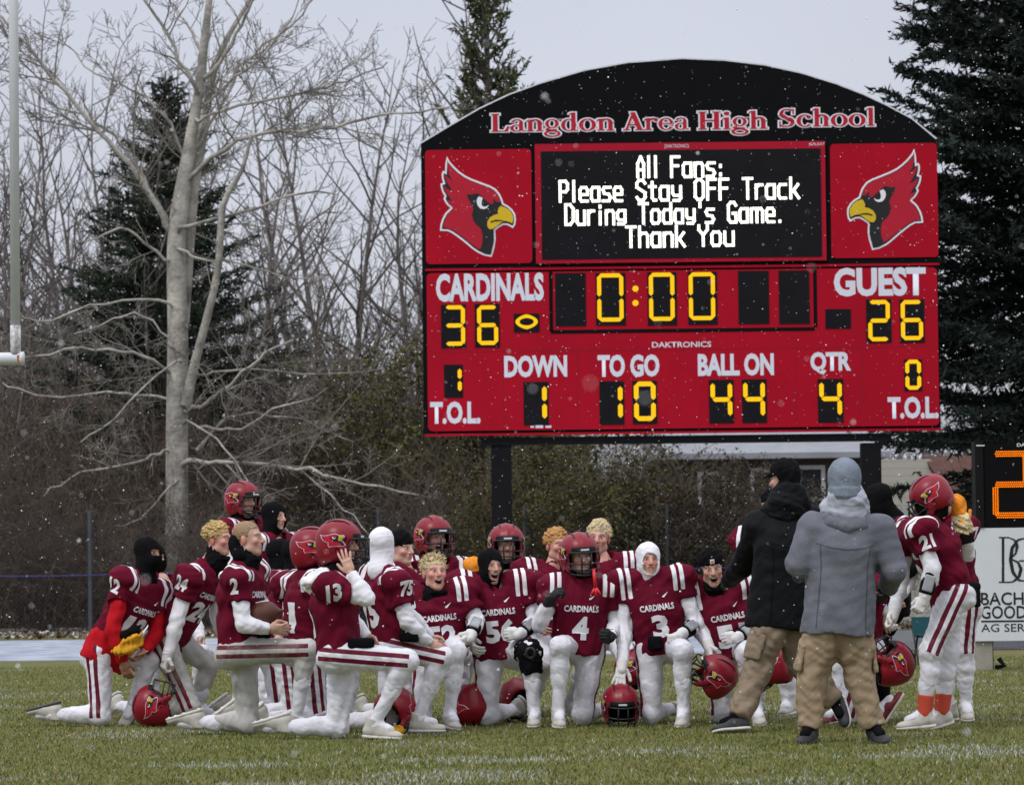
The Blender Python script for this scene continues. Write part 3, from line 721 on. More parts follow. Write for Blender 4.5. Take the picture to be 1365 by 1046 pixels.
# lower panel
lp = panel('score_panel', brect(569, 360, 1251, 571), 0.07, 'board_red'); b = MB()
for r in ((566, 354.5, 1253, 357.5), (566, 574.5, 1255, 577.5)):
    q = brect(*r); b.box((q[0], BD-0.016, q[1]), (q[2], BD-0.001, q[3]))
part('trim_strip', b, 'board_red')
b = MB()
for r in ((732, 362, 737, 442), (1084, 355, 1089, 436), (734, 438, 1086, 443)):
    q = brect(*r); b.box((q[0], BD-0.0245, q[1]), (q[2], BD-0.0205, q[3]))
part('clock_border', b, 'board_black', lp)
b = MB()                                    # module seams of the sheet metal
mat('seam', (0.25, 0.004, 0.014), 0.6, 0.2)
for x in (670, 770, 870, 965, 1060, 1150): q = brect(x, 468, x+0.9, 570); b.box((q[0], BD-0.0222, q[1]), (q[2], BD-0.0202, q[3]))
q = brect(571, 465, 1249, 466); b.box((q[0], BD-0.0222, q[1]), (q[2], BD-0.0202, q[3])); part('panel_seam', b, 'seam', lp)
for s, r in (('CARDINALS', (581, 364, 725, 402)), ('GUEST', (1111, 356.5, 1234, 395)), ('DOWN', (672, 473.5, 756, 503)), ('TO GO', (796.5, 472.5, 879, 502.5)), ('BALL ON', (930, 471, 1031.5, 501)), ('QTR', (1080, 469, 1134.5, 499)), ('T.O.L.', (573.5, 535, 640.5, 565)), ('T.O.L.', (1183, 528.5, 1251, 558))):
    tpart(s, brect(*r), BD-0.0235, 'board_white', lp, 0.045)
tpart('DAKTRONICS', brect(869, 455.5, 948, 463), BD-0.0235, 'board_white', lp, 0.015)
for r in ((707, 567.5, 712, 570), (714, 566.5, 724, 570.5), (727, 567.2, 735, 570)): q = brect(*r); b = MB(); b.box((q[0], BD-0.026, q[1]), (q[2], BD-0.0205, q[3])); part('maker_plate', b, 'board_white', lp)
SEG = {'0': 'abcdef', '1': 'bc', '2': 'abged', '3': 'abgcd', '4': 'fgbc', '6': 'afgedc'}
def seg7(mb, ch, r, y, tw, dots=False):
    x0, z0, x1, z1 = r; zm = (z0+z1)/2; g = tw*0.12
    H = {'a': (x0, x1, z1-tw/2), 'g': (x0, x1, zm), 'd': (x0, x1, z0+tw/2)}; Vv = {'f': (x0+tw/2, zm, z1), 'b': (x1-tw/2, zm, z1), 'e': (x0+tw/2, z0, zm), 'c': (x1-tw/2, z0, zm)}
    def bar(P, Q):
        d = unit(np.array(Q)-np.array(P)); n = np.array((-d[1], d[0]))*tw/2; P, Q = np.array(P)+d*g, np.array(Q)-d*g
        if not dots: mb.poly([tuple(P), tuple(P+d*tw/2-n), tuple(Q-d*tw/2-n), tuple(Q), tuple(Q-d*tw/2+n), tuple(P+d*tw/2+n)], y, y+0.006)
        else:
            L = np.linalg.norm(Q-P); k = max(2, int(L/(tw*0.27)))
            for i in range(k+1):
                for o in (-1, 0, 1):
                    c = P + d*L*(i + (0.5 if o == 0 else 0))/k + n*0.62*o
                    if (c-P)@d > L + .001 or (i in (0, k) and o != 0): continue
                    rr = tw*0.125; mb.poly([(c[0]+rr*math.cos(a), c[1]+rr*math.sin(a)) for a in np.arange(6)*math.pi/3], y, y+0.006)
    for s in SEG[ch]:
        if s in H: a, c, z = H[s]; bar((a+tw*.35, z), (c-tw*.35, z))
        else: x, a, c = Vv[s]; bar((x, a+(tw*.12 if a == zm else tw*.35)), (x, c-(tw*.12 if c == zm else tw*.35)))
def digit(ch, wr, sr=None, tw=0.060):
    w = panel('digit_window', brect(*wr), 0.004, 'digit_black', BD-0.030, BD-0.0205, lp)
    if ch:
        b = MB(); seg7(b, ch, brect(*sr), BD-0.038, tw); part('lit_segments', b, 'led_amber', w)
digit('3', (588, 406, 621, 464), (592, 407, 620, 461)); digit('6', (633, 405, 666, 463), (636, 407, 664, 460))
digit(None, (740, 364, 781, 435)); digit('0', (794, 364, 834, 434), (796, 364.5, 831, 429)); digit('0', (863, 363, 902, 434), (865, 363.5, 899, 428)); digit('0', (917, 362, 956, 433), (918, 363, 953, 427))
digit(None, (984, 361, 1025, 432)); digit(None, (1038, 360.5, 1079, 432))
b = MB()
for y in (385, 404): c = bx(847, y); b.poly([(c[0]+0.045*math.cos(a), c[1]+0.045*math.sin(a)) for a in np.arange(14)*2*math.pi/14], BD-0.030, BD-0.0205)
part('clock_colon', b, 'led_amber', lp)
digit('1', (592, 486, 617, 530), (591, 489, 615.5, 524), 0.058); digit('1', (698, 509, 731, 566.5), (702, 512, 729, 561), 0.07); digit('1', (799, 508, 832, 566), (803, 512, 830, 560), 0.07); digit('0', (843, 507.5, 876, 565), (845, 508.5, 874, 561), 0.07)
digit('4', (945, 506, 978, 564), (947, 508, 976, 557), 0.066); digit('4', (989, 505.5, 1022, 563.5), (990.5, 507, 1019.5, 557), 0.066); digit('4', (1090, 505, 1124, 563), (1092, 507, 1122, 556), 0.066)
digit('2', (1154.5, 399, 1188, 457), (1157, 400, 1186, 455)); digit('6', (1199, 399, 1232, 457), (1200.5, 400, 1230, 453.5)); digit('0', (1205, 479, 1229, 521), (1206.5, 479.5, 1227.5, 519.5), 0.058)
w = panel('digit_window', brect(685, 418, 719, 443), 0.004, 'digit_black', BD-0.030, BD-0.0205, lp); b = MB(); r = brect(687, 419, 717, 439); cx, cz = (r[0]+r[2])/2, (r[1]+r[3])/2; aa, bb = (r[2]-r[0])/2, (r[3]-r[1])/2
def lens(u, s): return (cx + aa*s*math.cos(u), cz + bb*s*math.sin(u)*(1-0.25*abs(math.cos(u))))
for i in range(24):
    p, q = i*2*math.pi/24, (i+1)*2*math.pi/24
    b.poly([lens(p, 1), lens(q, 1), (cx+(aa-.06)*math.cos(q), cz+(bb-.055)*math.sin(q)), (cx+(aa-.06)*math.cos(p), cz+(bb-.055)*math.sin(p))], BD-0.038, BD-0.032)
part('possession_lamp', b, 'led_amber', w)
panel('digit_window', brect(1100, 412, 1134, 438), 0.004, 'digit_black', BD-0.030, BD-0.0205, lp)
# beam and posts
q = brect(641, 580, 1189, 588); b = MB(); b.box((q[0], BD+0.05, q[1]-.02), (q[2], BD+0.40, q[3])); part('beam', b, 'post_black')
for x0, x1 in ((655, 682), (1150, 1176)):
    q = brect(x0, 588, x1, 700); b = MB(); b.box((q[0], BD+0.08, -0.3), (q[2], BD+0.38, q[3]-.021)); part('post', b, 'post_black')
for x in np.linspace(L0+.6, R0-.6, 5):      # bracing behind the cabinet
    b = MB(); b.box((x-.05, BD+.451, B0+.2), (x+.05, BD+.53, B0+3.4)); part('back_rib', b, 'post_black')

# ================================================================== play clock, sponsor sign, goal post
PD = 38.8
def prect(x0, y0, x1, y1): return brect(x0, y0, x1, y1, PD)
pc = empty('play_clock', (U(1380, 700, PD)[0], PD, 0)); tag(pc, 'black play clock box with an orange lit digit 2 above the white sign', 'play clock')
q = prect(1312, 590, 1460, 702); b = MB(); b.box((q[0], PD, q[1]), (q[2], PD+.3, q[3])); part('clock_box', b, 'board_black', pc)
q = prect(1300, 588, 1311, 702); b = MB(); b.box((q[0], PD-.02, q[1]), (q[2], PD+.28, q[3])); part('side_frame', b, 'post_black', pc)
b = MB(); q = prect(1301, 593, 1312, 594.5); b.box((q[0], PD-.03, q[1]), (q[2], PD-.0205, q[3])); part('painted_edge_glint', b, 'trim_light', pc)  # pale strip standing in for a glint on the frame edge
b = MB(); seg7(b, '2', prect(1322, 600, 1372, 691), PD-.014, 0.072, True); part('lit_segments', b, 'led_orange', pc)
tpart('DA', prect(1355.5, 590.5, 1367, 595), PD-.004, 'board_white', pc)
sg = empty('sign', (U(1380, 700, PD)[0], PD, 0)); tag(sg, 'white sponsor sign with a black BG monogram below the play clock, standing on wooden posts', 'sign')
mat('sign_white', (0.60, 0.63, 0.66), 0.5, 0.3, var=0.03); mat('sign_ink', (0.012, 0.013, 0.014), 0.5, 0.3); mat('post_wood', (0.27, 0.26, 0.22), 0.8, 0.2, var=0.25, vscale=4, bump=0.3)
q = prect(1297, 703, 1460, 853); b = MB(); b.box((q[0], PD, q[1]), (q[2], PD+.03, q[3])); part('sign_board', b, 'sign_white', sg)
tpart('BACH', prect(1307.5, 789, 1364.5, 806), PD-.004, 'sign_ink', sg, 0.01); tpart('GOOD', prect(1307.5, 807, 1368, 824), PD-.004, 'sign_ink', sg, 0.01); tpart('AG SER', prect(1308, 831, 1366, 841.5), PD-.004, 'sign_ink', sg, 0.0)
b = MB(); q = prect(1308, 826.2, 1400, 828.2); b.box((q[0], PD-.005, q[1]), (q[2], PD-.001, q[3])); part('rule', b, 'sign_ink', sg)
b = MB(); k = 0
def mono(P, w, taper=None):
    global k
    P = [bx(*p, PD) for p in P]
    for i, (p, q_) in enumerate(zip(P, P[1:])):
        d = unit(np.array((q_[0]-p[0], q_[1]-p[1]))); n = np.array((-d[1], d[0])); w0 = (w if taper is None else taper[i])/FPX*PD/2; w1 = (w if taper is None else taper[i+1])/FPX*PD/2
        p, q_ = np.array(p), np.array(q_)
        b.poly([tuple(p-n*w0), tuple(q_-n*w1), tuple(q_+n*w1), tuple(p+n*w0)], PD-.004-.0004*(k % 9), PD-.001); k += 1
mono([(1331.5, 716), (1345, 716)], 1.6); mono([(1331.5, 775.5), (1346, 775.5)], 1.6); mono([(1337, 716), (1337, 775)], 3.2)
mono([(1344, 716), (1352, 719), (1356, 727), (1354, 737), (1347, 744)], 2, [1.2, 2, 4.2, 2.5, 1.2]); mono([(1347, 744), (1357, 749), (1361, 758), (1358, 769), (1350, 775), (1345, 775.5)], 2, [1.2, 2.5, 4.5, 4, 2, 1.2])
mono([(1374, 722), (1366, 717), (1357, 719), (1349, 730), (1347, 746), (1350, 762), (1358, 773), (1367, 774), (1374, 768)], 2, [1.2, 1.5, 2.5, 4.2, 4.6, 4.2, 2.5, 1.5, 1.2]); mono([(1358, 747), (1372, 747)], 1.6); mono([(1372, 747), (1372, 770)], 3.5)
part('monogram', b, 'sign_ink', sg)
for x in (1311, 1440):
    q = prect(x-11, 700, x+11, 850); b = MB(); b.box((q[0], PD+.032, -.2), (q[2], PD+.17, prect(0, 706, 1, 712)[3])); part('post', b, 'post_wood', sg)
b = MB(); q = prect(1322, 853, 1325, 893); b.box((q[0], PD+.05, 0), (q[2], PD+.1, q[3])); b.tube([(q[2]+.02, PD+.02, .03), (q[2]+.10, PD-.03, .05), (q[2]+.05, PD, .12)], .03, 6); part('cable', b, 'board_black', pc)

GD = 34.3
gp = empty('goal_post', (U(14, 478, GD)[0] - 3.4, GD, 0)); tag(gp, 'white football goal post, upright and end of the crossbar with chipped black sleeve', 'goal post')
mat('goal_white', (0.60, 0.63, 0.66), 0.45, 0.4, var=0.05, stain=(0.20, 0.20, 0.20), sten=0.70, stscale=6)
mat('goal_chipped', (0.66, 0.66, 0.66), 0.6, 0.3, stain=(0.015, 0.015, 0.016), sten=0.40, stscale=16); mat('rust_red', (0.45, 0.09, 0.04), 0.7, 0.2)
gx, _, gz = U(20, 478, GD); ux = U(20.5, 440, GD)[0]
b = MB(); b.tube([(ux, GD, gz+.30), (ux, GD, gz+6.2)], 0.044, 16); part('upright', b, 'goal_white', gp, True)
b = MB(); b.tube([(ux, GD, gz-.02), (ux, GD, gz+.305)], 0.049, 16); part('sleeve', b, 'goal_chipped', gp, True)
b = MB(); b.tube([(ux+.075, GD, gz), (ux+.03, GD, gz), (ux-7.0, GD, gz), (ux-7.1, GD, gz)], 0.058, 16); part('crossbar', b, 'goal_white', gp, True)
b = MB(); b.tube([(ux+.04, GD, gz), (ux+.078, GD, gz)], 0.064, 16); part('end_cap', b, 'goal_white', gp, True)
b = MB(); b.tube([(ux+.035, GD-.052, gz-.03), (ux+.03, GD-.052, gz+.03)], .012, 6); part('rust_mark', b, 'rust_red', gp)
b = MB(); b.tube([(ux-7.02, GD, gz), (ux-7.02, GD, gz+6.2)], 0.044, 16); part('upright', b, 'goal_white', gp, True)
b = MB(); b.tube([(ux-3.5, GD, gz), (ux-3.5, GD+.5, gz), (ux-3.5, GD+1.2, gz-.3), (ux-3.5, GD+1.5, gz-1.0), (ux-3.5, GD+1.5, -.2)], 0.07, 14); part('gooseneck', b, 'goal_white', gp, True)
# ================================================================== trees, thicket, fence, house
mat('bark_pale', (0.37, 0.35, 0.305), 0.9, 0.12, var=0.55, vscale=2.6, bump=0.8, bscale=14, bdist=0.04, stain=(0.085, 0.078, 0.068), sten=0.52, stscale=3.0)
mat('bark_twig', (0.20, 0.185, 0.16), 0.9, 0.12, var=0.5, vscale=1.2)
mat('bark_grey', (0.145, 0.130, 0.120), 0.9, 0.1, var=0.3, vscale=2, orand=0.25)
mat('twig_brown', (0.120, 0.094, 0.076), 0.9, 0.1, var=0.4, vscale=1.5, orand=0.3)
mat('twig_far', (0.15, 0.145, 0.15), 0.95, 0.05, var=0.3, vscale=0.6, orand=0.2)
mat('needle_dark', (0.028, 0.040, 0.024), 0.8, 0.2, var=0.5, vscale=1.2, orand=0.15)
mat('needle_blue', (0.017, 0.027, 0.021), 0.75, 0.25, var=0.5, vscale=1.2)
mat('needle_olive', (0.070, 0.078, 0.034), 0.8, 0.2, var=0.45, vscale=1.5, orand=0.15)
mat('leaf_olive', (0.085, 0.080, 0.024), 0.8, 0.2, var=0.5, vscale=1.8, orand=0.25)
mat('leaf_brown', (0.060, 0.050, 0.032), 0.85, 0.15, var=0.5, vscale=1.8, orand=0.25)

class Tubes:
    def __init__(self): self.v, self.q, self.n = [], [], 0
    def add(self, p, r, sides):
        v, q, _ = tube_np(np.asarray(p, float), np.asarray(r, float), sides, False)
        self.v.append(v); self.q.append(q + self.n); self.n += len(v)
    def mesh(self, name, m): return mesh_np(name, np.concatenate(self.v), np.concatenate(self.q), m, True)

def limb(g, p, d, L, r0, n=6, wob=0.22, lift=0.0):
    P = [np.array(p, float)]; d = unit(d); s = L/(n-1)
    for i in range(n-1):
        d = unit(d + g.normal(size=3)*wob*0.5 + np.array((0, 0, lift)))
        P.append(P[-1] + d*s)
    return np.array(P), np.linspace(r0, max(r0*0.30, 0.004), n)

def sprout(g, T, P, R, level, maxl, dens, kl, kr, lift=0.06, rmin=0.006, t0=0.2, flat=1.0):
    """side branches along a limb, recursively down to twigs"""
    seg = np.linalg.norm(np.diff(P, axis=0), axis=1); L = seg.sum(); cum = np.concatenate(([0], np.cumsum(seg)))
    n = max(2, int(L*dens*(1.5 if level == maxl else 1)))
    for t in np.sort(g.uniform(t0, 1.0, n)):
        s = t*L; i = min(len(P)-2, int(np.searchsorted(cum, s) - 1)); f = (s-cum[i])/max(seg[i], 1e-6)
        p = P[i]*(1-f) + P[i+1]*f; r = R[i]*(1-f) + R[i+1]*f; ax = unit(P[i+1]-P[i])
        q = g.normal(size=3)*np.array((1, flat, 1)); q = unit(q - (q @ ax)*ax)
        d = unit(ax*g.uniform(0.35, 0.9) + q*g.uniform(0.5, 1.0) + np.array((0, 0, lift*2)))
        l2 = L*kl*g.uniform(0.45, 1.1)*(1.15-0.6*t); r2 = max(r*kr, rmin)
        if l2 < 0.12: continue
        P2, R2 = limb(g, p, d, l2, r2, 5 if level < maxl else 4, 0.34, lift)
        T.add(P2, np.maximum(R2, rmin*0.7), 5 if r2 > 0.03 else 3)
        if level < maxl: sprout(g, T, P2, R2, level+1, maxl, dens*1.7, kl, kr, lift, rmin, 0.15, flat)

# ---- the big bare tree in front of the thicket
HD = 69.0
ht = empty('bare_tree', (U(236, 838, HD)[0], HD, 0)); tag(ht, 'big leafless tree with pale bark and forked trunk left of the scoreboard', 'tree')
def hp(px, py, dd=0.0):
    p = U(px, py, HD + dd); return p
def hpath(pts, d0=0.0, d1=0.0, n=3):
    Q = np.array([hp(x, y, d0 + (d1-d0)*i/(len(pts)-1)) for i, (x, y) in enumerate(pts)])
    # smooth: resample with a little sag
    t = np.arange(len(Q)); tt = np.linspace(0, len(Q)-1, (len(Q)-1)*n+1)
    def cr(a):
        o = []
        for x in tt:
            i = min(int(x), len(a)-2); f = x-i; p0, p1, p2, p3 = a[max(i-1, 0)], a[i], a[i+1], a[min(i+2, len(a)-1)]
            o.append(0.5*((2*p1) + (-p0+p2)*f + (2*p0-5*p1+4*p2-p3)*f*f + (-p0+3*p1-3*p2+p3)*f**3))
        return np.array(o)
    return np.stack([cr(Q[:, k]) for k in range(3)], 1)
def wpx(w0, w1, n, ws=None):
    s = HD/FPX/2
    return np.linspace(w0, w1, n)*s if ws is None else np.interp(np.linspace(0, 1, n), np.linspace(0, 1, len(ws)), ws)*s
g = np.random.default_rng(5)
TT = Tubes(); CT = Tubes(); LT = Tubes()
P = hpath([(236, 850), (236, 700), (236, 560), (237, 440), (235, 350), (238, 290), (250, 210), (264, 130), (272, 60), (279, 0), (285, -60), (288, -130)]); P[0][2] = -0.1
TT.add(P, wpx(0, 0, len(P), [36, 31, 30, 28, 26, 25, 18, 14, 12, 9, 6, 4]), 10)
P = hpath([(246, 430), (250, 350), (258, 250), (272, 170), (281, 110), (294, 70), (312, 35), (335, -5), (350, -60)], .2, .6); TT.add(P, wpx(0, 0, len(P), [14, 17, 17, 14, 12, 9, 7, 5, 3]), 8)
P = hpath([(248, 540), (258, 490), (274, 430), (291, 355), (297, 275), (322, 228), (335, 180)], -.2, -.8); TT.add(P, wpx(0, 0, len(P), [16, 13, 11, 10, 9, 6, 4]), 7)
t = TT.mesh('trunk', 'bark_pale'); t.transform(Matrix.Translation(-ht.location)); link('trunk', t, ht)
LIMBS = [([(221, 301), (201, 254), (157, 201), (117, 157), (74, 104), (20, 42), (-20, 5)], 13, -.6), ([(218, 290), (196, 250), (178, 214), (150, 180), (105, 150), (60, 135), (20, 95)], 8, .8), ([(264, 120), (250, 95), (234, 67), (207, 20), (191, -5), (170, -50)], 10, -.9),
 ([(268, 65), (247, 30), (227, 0), (215, -30)], 6, .6), ([(281, 100), (301, 73), (321, 33), (335, 0), (345, -40)], 9, -.7), ([(264, 160), (300, 145), (367, 130), (434, 117), (474, 104), (520, 85)], 7, -1.2), ([(261, 230), (300, 198), (350, 177), (427, 172), (487, 157), (545, 150), (594, 144)], 9, -1.5),
 ([(241, 306), (284, 294), (341, 278), (400, 258), (452, 258)], 8, -1.0), ([(221, 345), (190, 322), (161, 304), (130, 318), (95, 326)], 7, -1.0), ([(222, 403), (182, 398), (120, 410), (48, 428), (10, 410)], 6, -1.3), ([(220, 493), (191, 474), (143, 467), (90, 468), (29, 477), (-20, 470)], 8, -1.5),
 ([(222, 529), (180, 525), (143, 525), (48, 525), (0, 508)], 6, .9), ([(249, 546), (275, 535), (296, 522), (335, 489), (363, 465), (390, 455)], 9, -1.2), ([(263, 570), (295, 573), (325, 570), (363, 546), (420, 530)], 6, -1.6), ([(250, 614), (280, 614), (306, 618), (382, 623), (430, 632), (507, 650), (560, 660)], 10, -1.8),
 ([(225, 599), (205, 606), (191, 615), (140, 625), (96, 637), (60, 660)], 7, -1.0), ([(250, 500), (290, 496), (350, 492), (430, 500), (510, 490)], 6, 1.2), ([(262, 600), (300, 560), (340, 552), (400, 560), (470, 590)], 6, 1.0), ([(225, 450), (190, 420), (150, 425), (100, 445)], 5, .8), ([(240, 330), (270, 345), (320, 350), (380, 370), (440, 372)], 6, -.8),
 ([(268, 190), (310, 110), (350, 60), (400, 20), (430, -20)], 7, .8), ([(252, 215), (225, 165), (190, 130), (130, 100), (90, 60)], 7, 1.0), ([(285, 130), (330, 90), (380, 40), (400, 0)], 6, -.6), ([(235, 640), (215, 660), (190, 690), (150, 700)], 5, -.8), ([(238, 480), (210, 500), (150, 560), (110, 590)], 5, -1.4), ([(255, 560), (300, 600), (330, 640), (350, 690)], 5, -1.6), ([(300, 618), (330, 650), (360, 680), (390, 715)], 4, -2.0), ([(400, 626), (440, 660), (470, 690), (500, 720)], 4, -2.2)]
for pts, w, dd in LIMBS:
    xc = float(np.interp(pts[0][1], (60, 130, 210, 290, 350, 440, 560, 700), (272, 264, 250, 238, 235, 237, 236, 236)))   # root the limb inside the trunk
    if abs(pts[0][0] - xc) < 26: pts = [(xc + (pts[0][0]-xc)*.25, pts[0][1] + 7)] + pts
    P = hpath(pts, 0, dd); P[1:] += g.normal(0, 0.025, (len(P)-1, 3)); R = wpx(w*.82, w*0.26, len(P)); LT.add(P, R, 6)
    up_ = 0.05 if pts[-1][1] < 330 else -0.015
    sprout(g, CT, P, R, 1, 3, 3.6, 0.46, 0.5, up_, 0.0072, 0.06)
c = LT.mesh('limbs', 'bark_pale'); c.transform(Matrix.Translation(-ht.location)); link('limbs', c, ht)
c = CT.mesh('crown', 'bark_twig'); c.transform(Matrix.Translation(-ht.location)); link('crown', c, ht)

# ---- bare trees behind: four moulds, copied
def bare_mould(seed, H, spread):
    g = np.random.default_rng(seed); T1, T2 = Tubes(), Tubes()
    P, R = limb(g, (0, 0, -0.1), (g.normal()*.08, g.normal()*.08, 1), H, 0.13, 12, 0.12, 0.06); R = np.linspace(.13, .006, 12)**1.0; T1.add(P, R, 7)
    nb = 26
    for i in range(nb):
        t = 0.10 + 0.86*i/nb; k = t*(len(P)-1); a = int(k); p = P[a] + (P[min(a+1, len(P)-1)]-P[a])*(k-a)
        th = g.uniform(0, 6.283); d = np.array((math.cos(th), math.sin(th), g.uniform(0.5, 1.3)))
        L = spread*(1.15-0.75*t)*g.uniform(.7, 1.2); P2, R2 = limb(g, p, d, L, 0.045*(1.1-t)+0.012, 7, 0.25, 0.09); T2.add(P2, R2, 5)
        sprout(g, T2, P2, R2, 1, 3, 1.9, 0.44, 0.55, 0.08, 0.0085, 0.1)
    return T1.mesh('trunk', 'bark_grey'), T2.mesh('crown', 'bark_grey')
MOULDS = [bare_mould(s, h, w) for s, h, w in ((21, 13.5, 4.6), (22, 14.5, 4.2), (23, 12.5, 4.8), (24, 14, 4.2))]
BL = 'leafless grey tree in the row of bare trees behind the thicket'
spots = [(-14.2, 92, 1.0), (-12.0, 84, .85), (-11.6, 101, 1.1), (-9.6, 90, .95), (-8.5, 106, 1.1), (-6.9, 95, 1.05), (-5.6, 84, .92), (-4.7, 103, 1.12), (-3.7, 89, 1.02), (-2.5, 93, 1.12), (-1.1, 100, 1.12), (-0.2, 88, .8), (.9, 104, .95), (-10.6, 78.5, .75), (-7.4, 79, .62), (-4.2, 78, .66), (-1.8, 79, .62), (9.5, 105, .8), (12.5, 100, .8), (15, 108, .9), (-15.2, 108, 1.1), (-13, 116, 1.2), (-3, 118, 1.25), (-6.4, 120, 1.3), (-0.6, 122, 1.2)]
spots += [(-.145*y + .0052*y*k_*1.7 + rnd.uniform(-.5, .5), y + rnd.uniform(-3, 3), rnd.uniform(.75, 1.12)) for y, n_ in ((86, 5), (98, 7), (110, 8)) for k_ in range(n_)]
spots += [(-.145*y + .0145*y*k_ + rnd.uniform(-.5, .5), y + rnd.uniform(-2, 2), rnd.uniform(.42, .62)) for y in (77.5, 82) for k_ in range(9)]
spots += [(-14.5, 82, .8), (-16.5, 88, 1.0), (-18.2, 96, 1.05), (-17.2, 103, 1.1), (-20.5, 100, 1.0), (-19.5, 110, 1.1), (-22, 112, 1.1)]
for i, (x, y, s) in enumerate(spots):
    if x > -.012*y and i > 24: continue
    o = empty('bare_tree', (x, y, 0)); o.rotation_euler.z = i*2.3; o.scale = (s, s, s*1.0)
    tag(o, BL, 'tree', 'bare trees behind the thicket'); a, c = MOULDS[i % 4]; link('trunk', a, o); link('crown', c, o)

# ---- conifers: whorls of branches carrying needle sprays
def conifer(seed, H, base_r, m, z0=0.4, dens=1.0, droop=-0.25, tip=0.25, blade=(0.16, 0.03), gap=0.34, shape=0.85, trunk_r=0.16, jit=(.65, 1.18), nb=(5, 8)):
    g = np.random.default_rng(seed); T1 = Tubes(); T1.add(np.array([(0, 0, -.1), (0, 0, H*.5), (0, 0, H)]), np.array([trunk_r, trunk_r*.6, .02]), 7)
    T2 = Tubes(); C, Dv = [], []
    z = z0
    while z < H - 0.15:
        t = (z-z0)/(H-z0); L0 = base_r*(1-t)**shape + 0.10
        for k in range(int(g.integers(*nb))):
            th = g.uniform(0, 6.283); L = L0*g.uniform(*jit); d = np.array((math.cos(th), math.sin(th), droop + t*0.55 + g.normal()*.08))
            n = 7; P = [np.array((0, 0, z + g.normal()*.08))]; dd = unit(d)
            for i in range(n-1): dd = unit(dd + np.array((0, 0, tip/(n-1)*1.4)) + g.normal(size=3)*.06); P.append(P[-1] + dd*L/(n-1))
            P = np.array(P); T2.add(P, np.linspace(.028, .006, n), 4)
            ns = max(4, int(L*15*dens))
            for s in np.sort(g.uniform(0.12, 1, ns)):
                k_ = s*(n-1); a = min(int(k_), n-2); p = P[a] + (P[a+1]-P[a])*(k_-a); ax = unit(P[a+1]-P[a]); sd = unit(np.cross(ax, (0, 0, 1)))*g.choice((-1, 1))
                dr = unit(ax*0.75 + sd*g.uniform(.3, 1.0) + np.array((0, 0, g.normal()*.25 - .12))); l = min(.50, L*.33)*g.uniform(.5, 1.1)*(1.15-.6*s)
                m_ = max(3, int(l/0.042))
                for u in np.linspace(0.05, 1, m_): C.append(p + dr*l*u + g.normal(size=3)*.012); Dv.append(dr + g.normal(size=3)*.75)
        z += gap*(1 - .45*t)*g.uniform(.8, 1.2)
    C, Dv = np.array(C), np.array(Dv); Dv /= np.linalg.norm(Dv, axis=1, keepdims=True); n = len(C)
    sz = g.uniform(.6, 1.25, n)[:, None]; w = np.cross(Dv, g.normal(size=(n, 3))); w /= np.linalg.norm(w, axis=1, keepdims=True)
    a = C - Dv*blade[0]*.35*sz; b_ = C + w*blade[1]*.5*sz; c_ = C + Dv*blade[0]*.65*sz; d_ = C - w*blade[1]*.5*sz
    v = np.stack((a, b_, c_, d_), 1).reshape(-1, 3); q = np.arange(n*4).reshape(-1, 4)
    return T1.mesh('trunk', 'bark_grey'), T2.mesh('branches', 'bark_grey'), mesh_np('crown', v, q, m, False)
def plant(name, label, cat, meshes, loc, rot=0.0, sc=1.0, group=None, names=None):
    o = empty(name, loc); o.rotation_euler.z = rot; o.scale = (sc,)*3; tag(o, label, cat, group)
    for m in meshes: link(m.name.split('.')[0], m, o)
    return o
CON1 = conifer(31, 12.0, 4.3, 'needle_dark', gap=.24, dens=1.35, shape=.85, blade=(.17, .036))
plant('spruce_tree', 'tall dark spruce standing behind the big bare tree', 'tree', CON1, (U(222, 300, 77)[0], 77, 0), .4, 0.95)
CON2 = conifer(32, 19, 3.7, 'needle_blue', z0=3.1, gap=.29, dens=2.5, droop=-.24, tip=.22, shape=.55, blade=(.17, .046), trunk_r=.25, jit=(.80, 1.10), nb=(8, 12))
plant('spruce_tree', 'large blue green spruce with drooping boughs at the right edge behind the scoreboard', 'tree', CON2, (U(1434, 300, 60.5)[0], 60.5, 0), 0, 1.0)
CON3 = conifer(33, 13.4, 1.75, 'needle_olive', z0=2.5, gap=.46, dens=1.05, droop=.30, tip=.75, shape=.50, blade=(.18, .045))
plant('pine_tree', 'olive green pine rising behind the left shoulder of the scoreboard', 'tree', CON3, (U(652, 300, 71)[0], 71, 0), 1.9, 1.0)
CON4 = conifer(34, 6.0, 1.7, 'needle_dark', gap=.30, dens=.8, shape=.8)  # dark spruces added behind the bare stems so the thicket reads dark
for i, (x, y, s) in enumerate([(-11.2, 88, 1.05), (-8.2, 83, .9), (-2.6, 85, .9), (-.9, 86, 1.0), (-13.6, 86, 1.0), (-5.0, 88, 1.15), (10.8, 77, .9), (12.6, 80, 1.1), (14.6, 82, 1.2), (-10.0, 94, 1.1)]):
    plant('young_spruce', 'young dark spruce added in the bare thicket so that it reads dark', 'tree', CON4, (x, y, 0), i*1.7, s, 'young spruces added to darken the thicket')

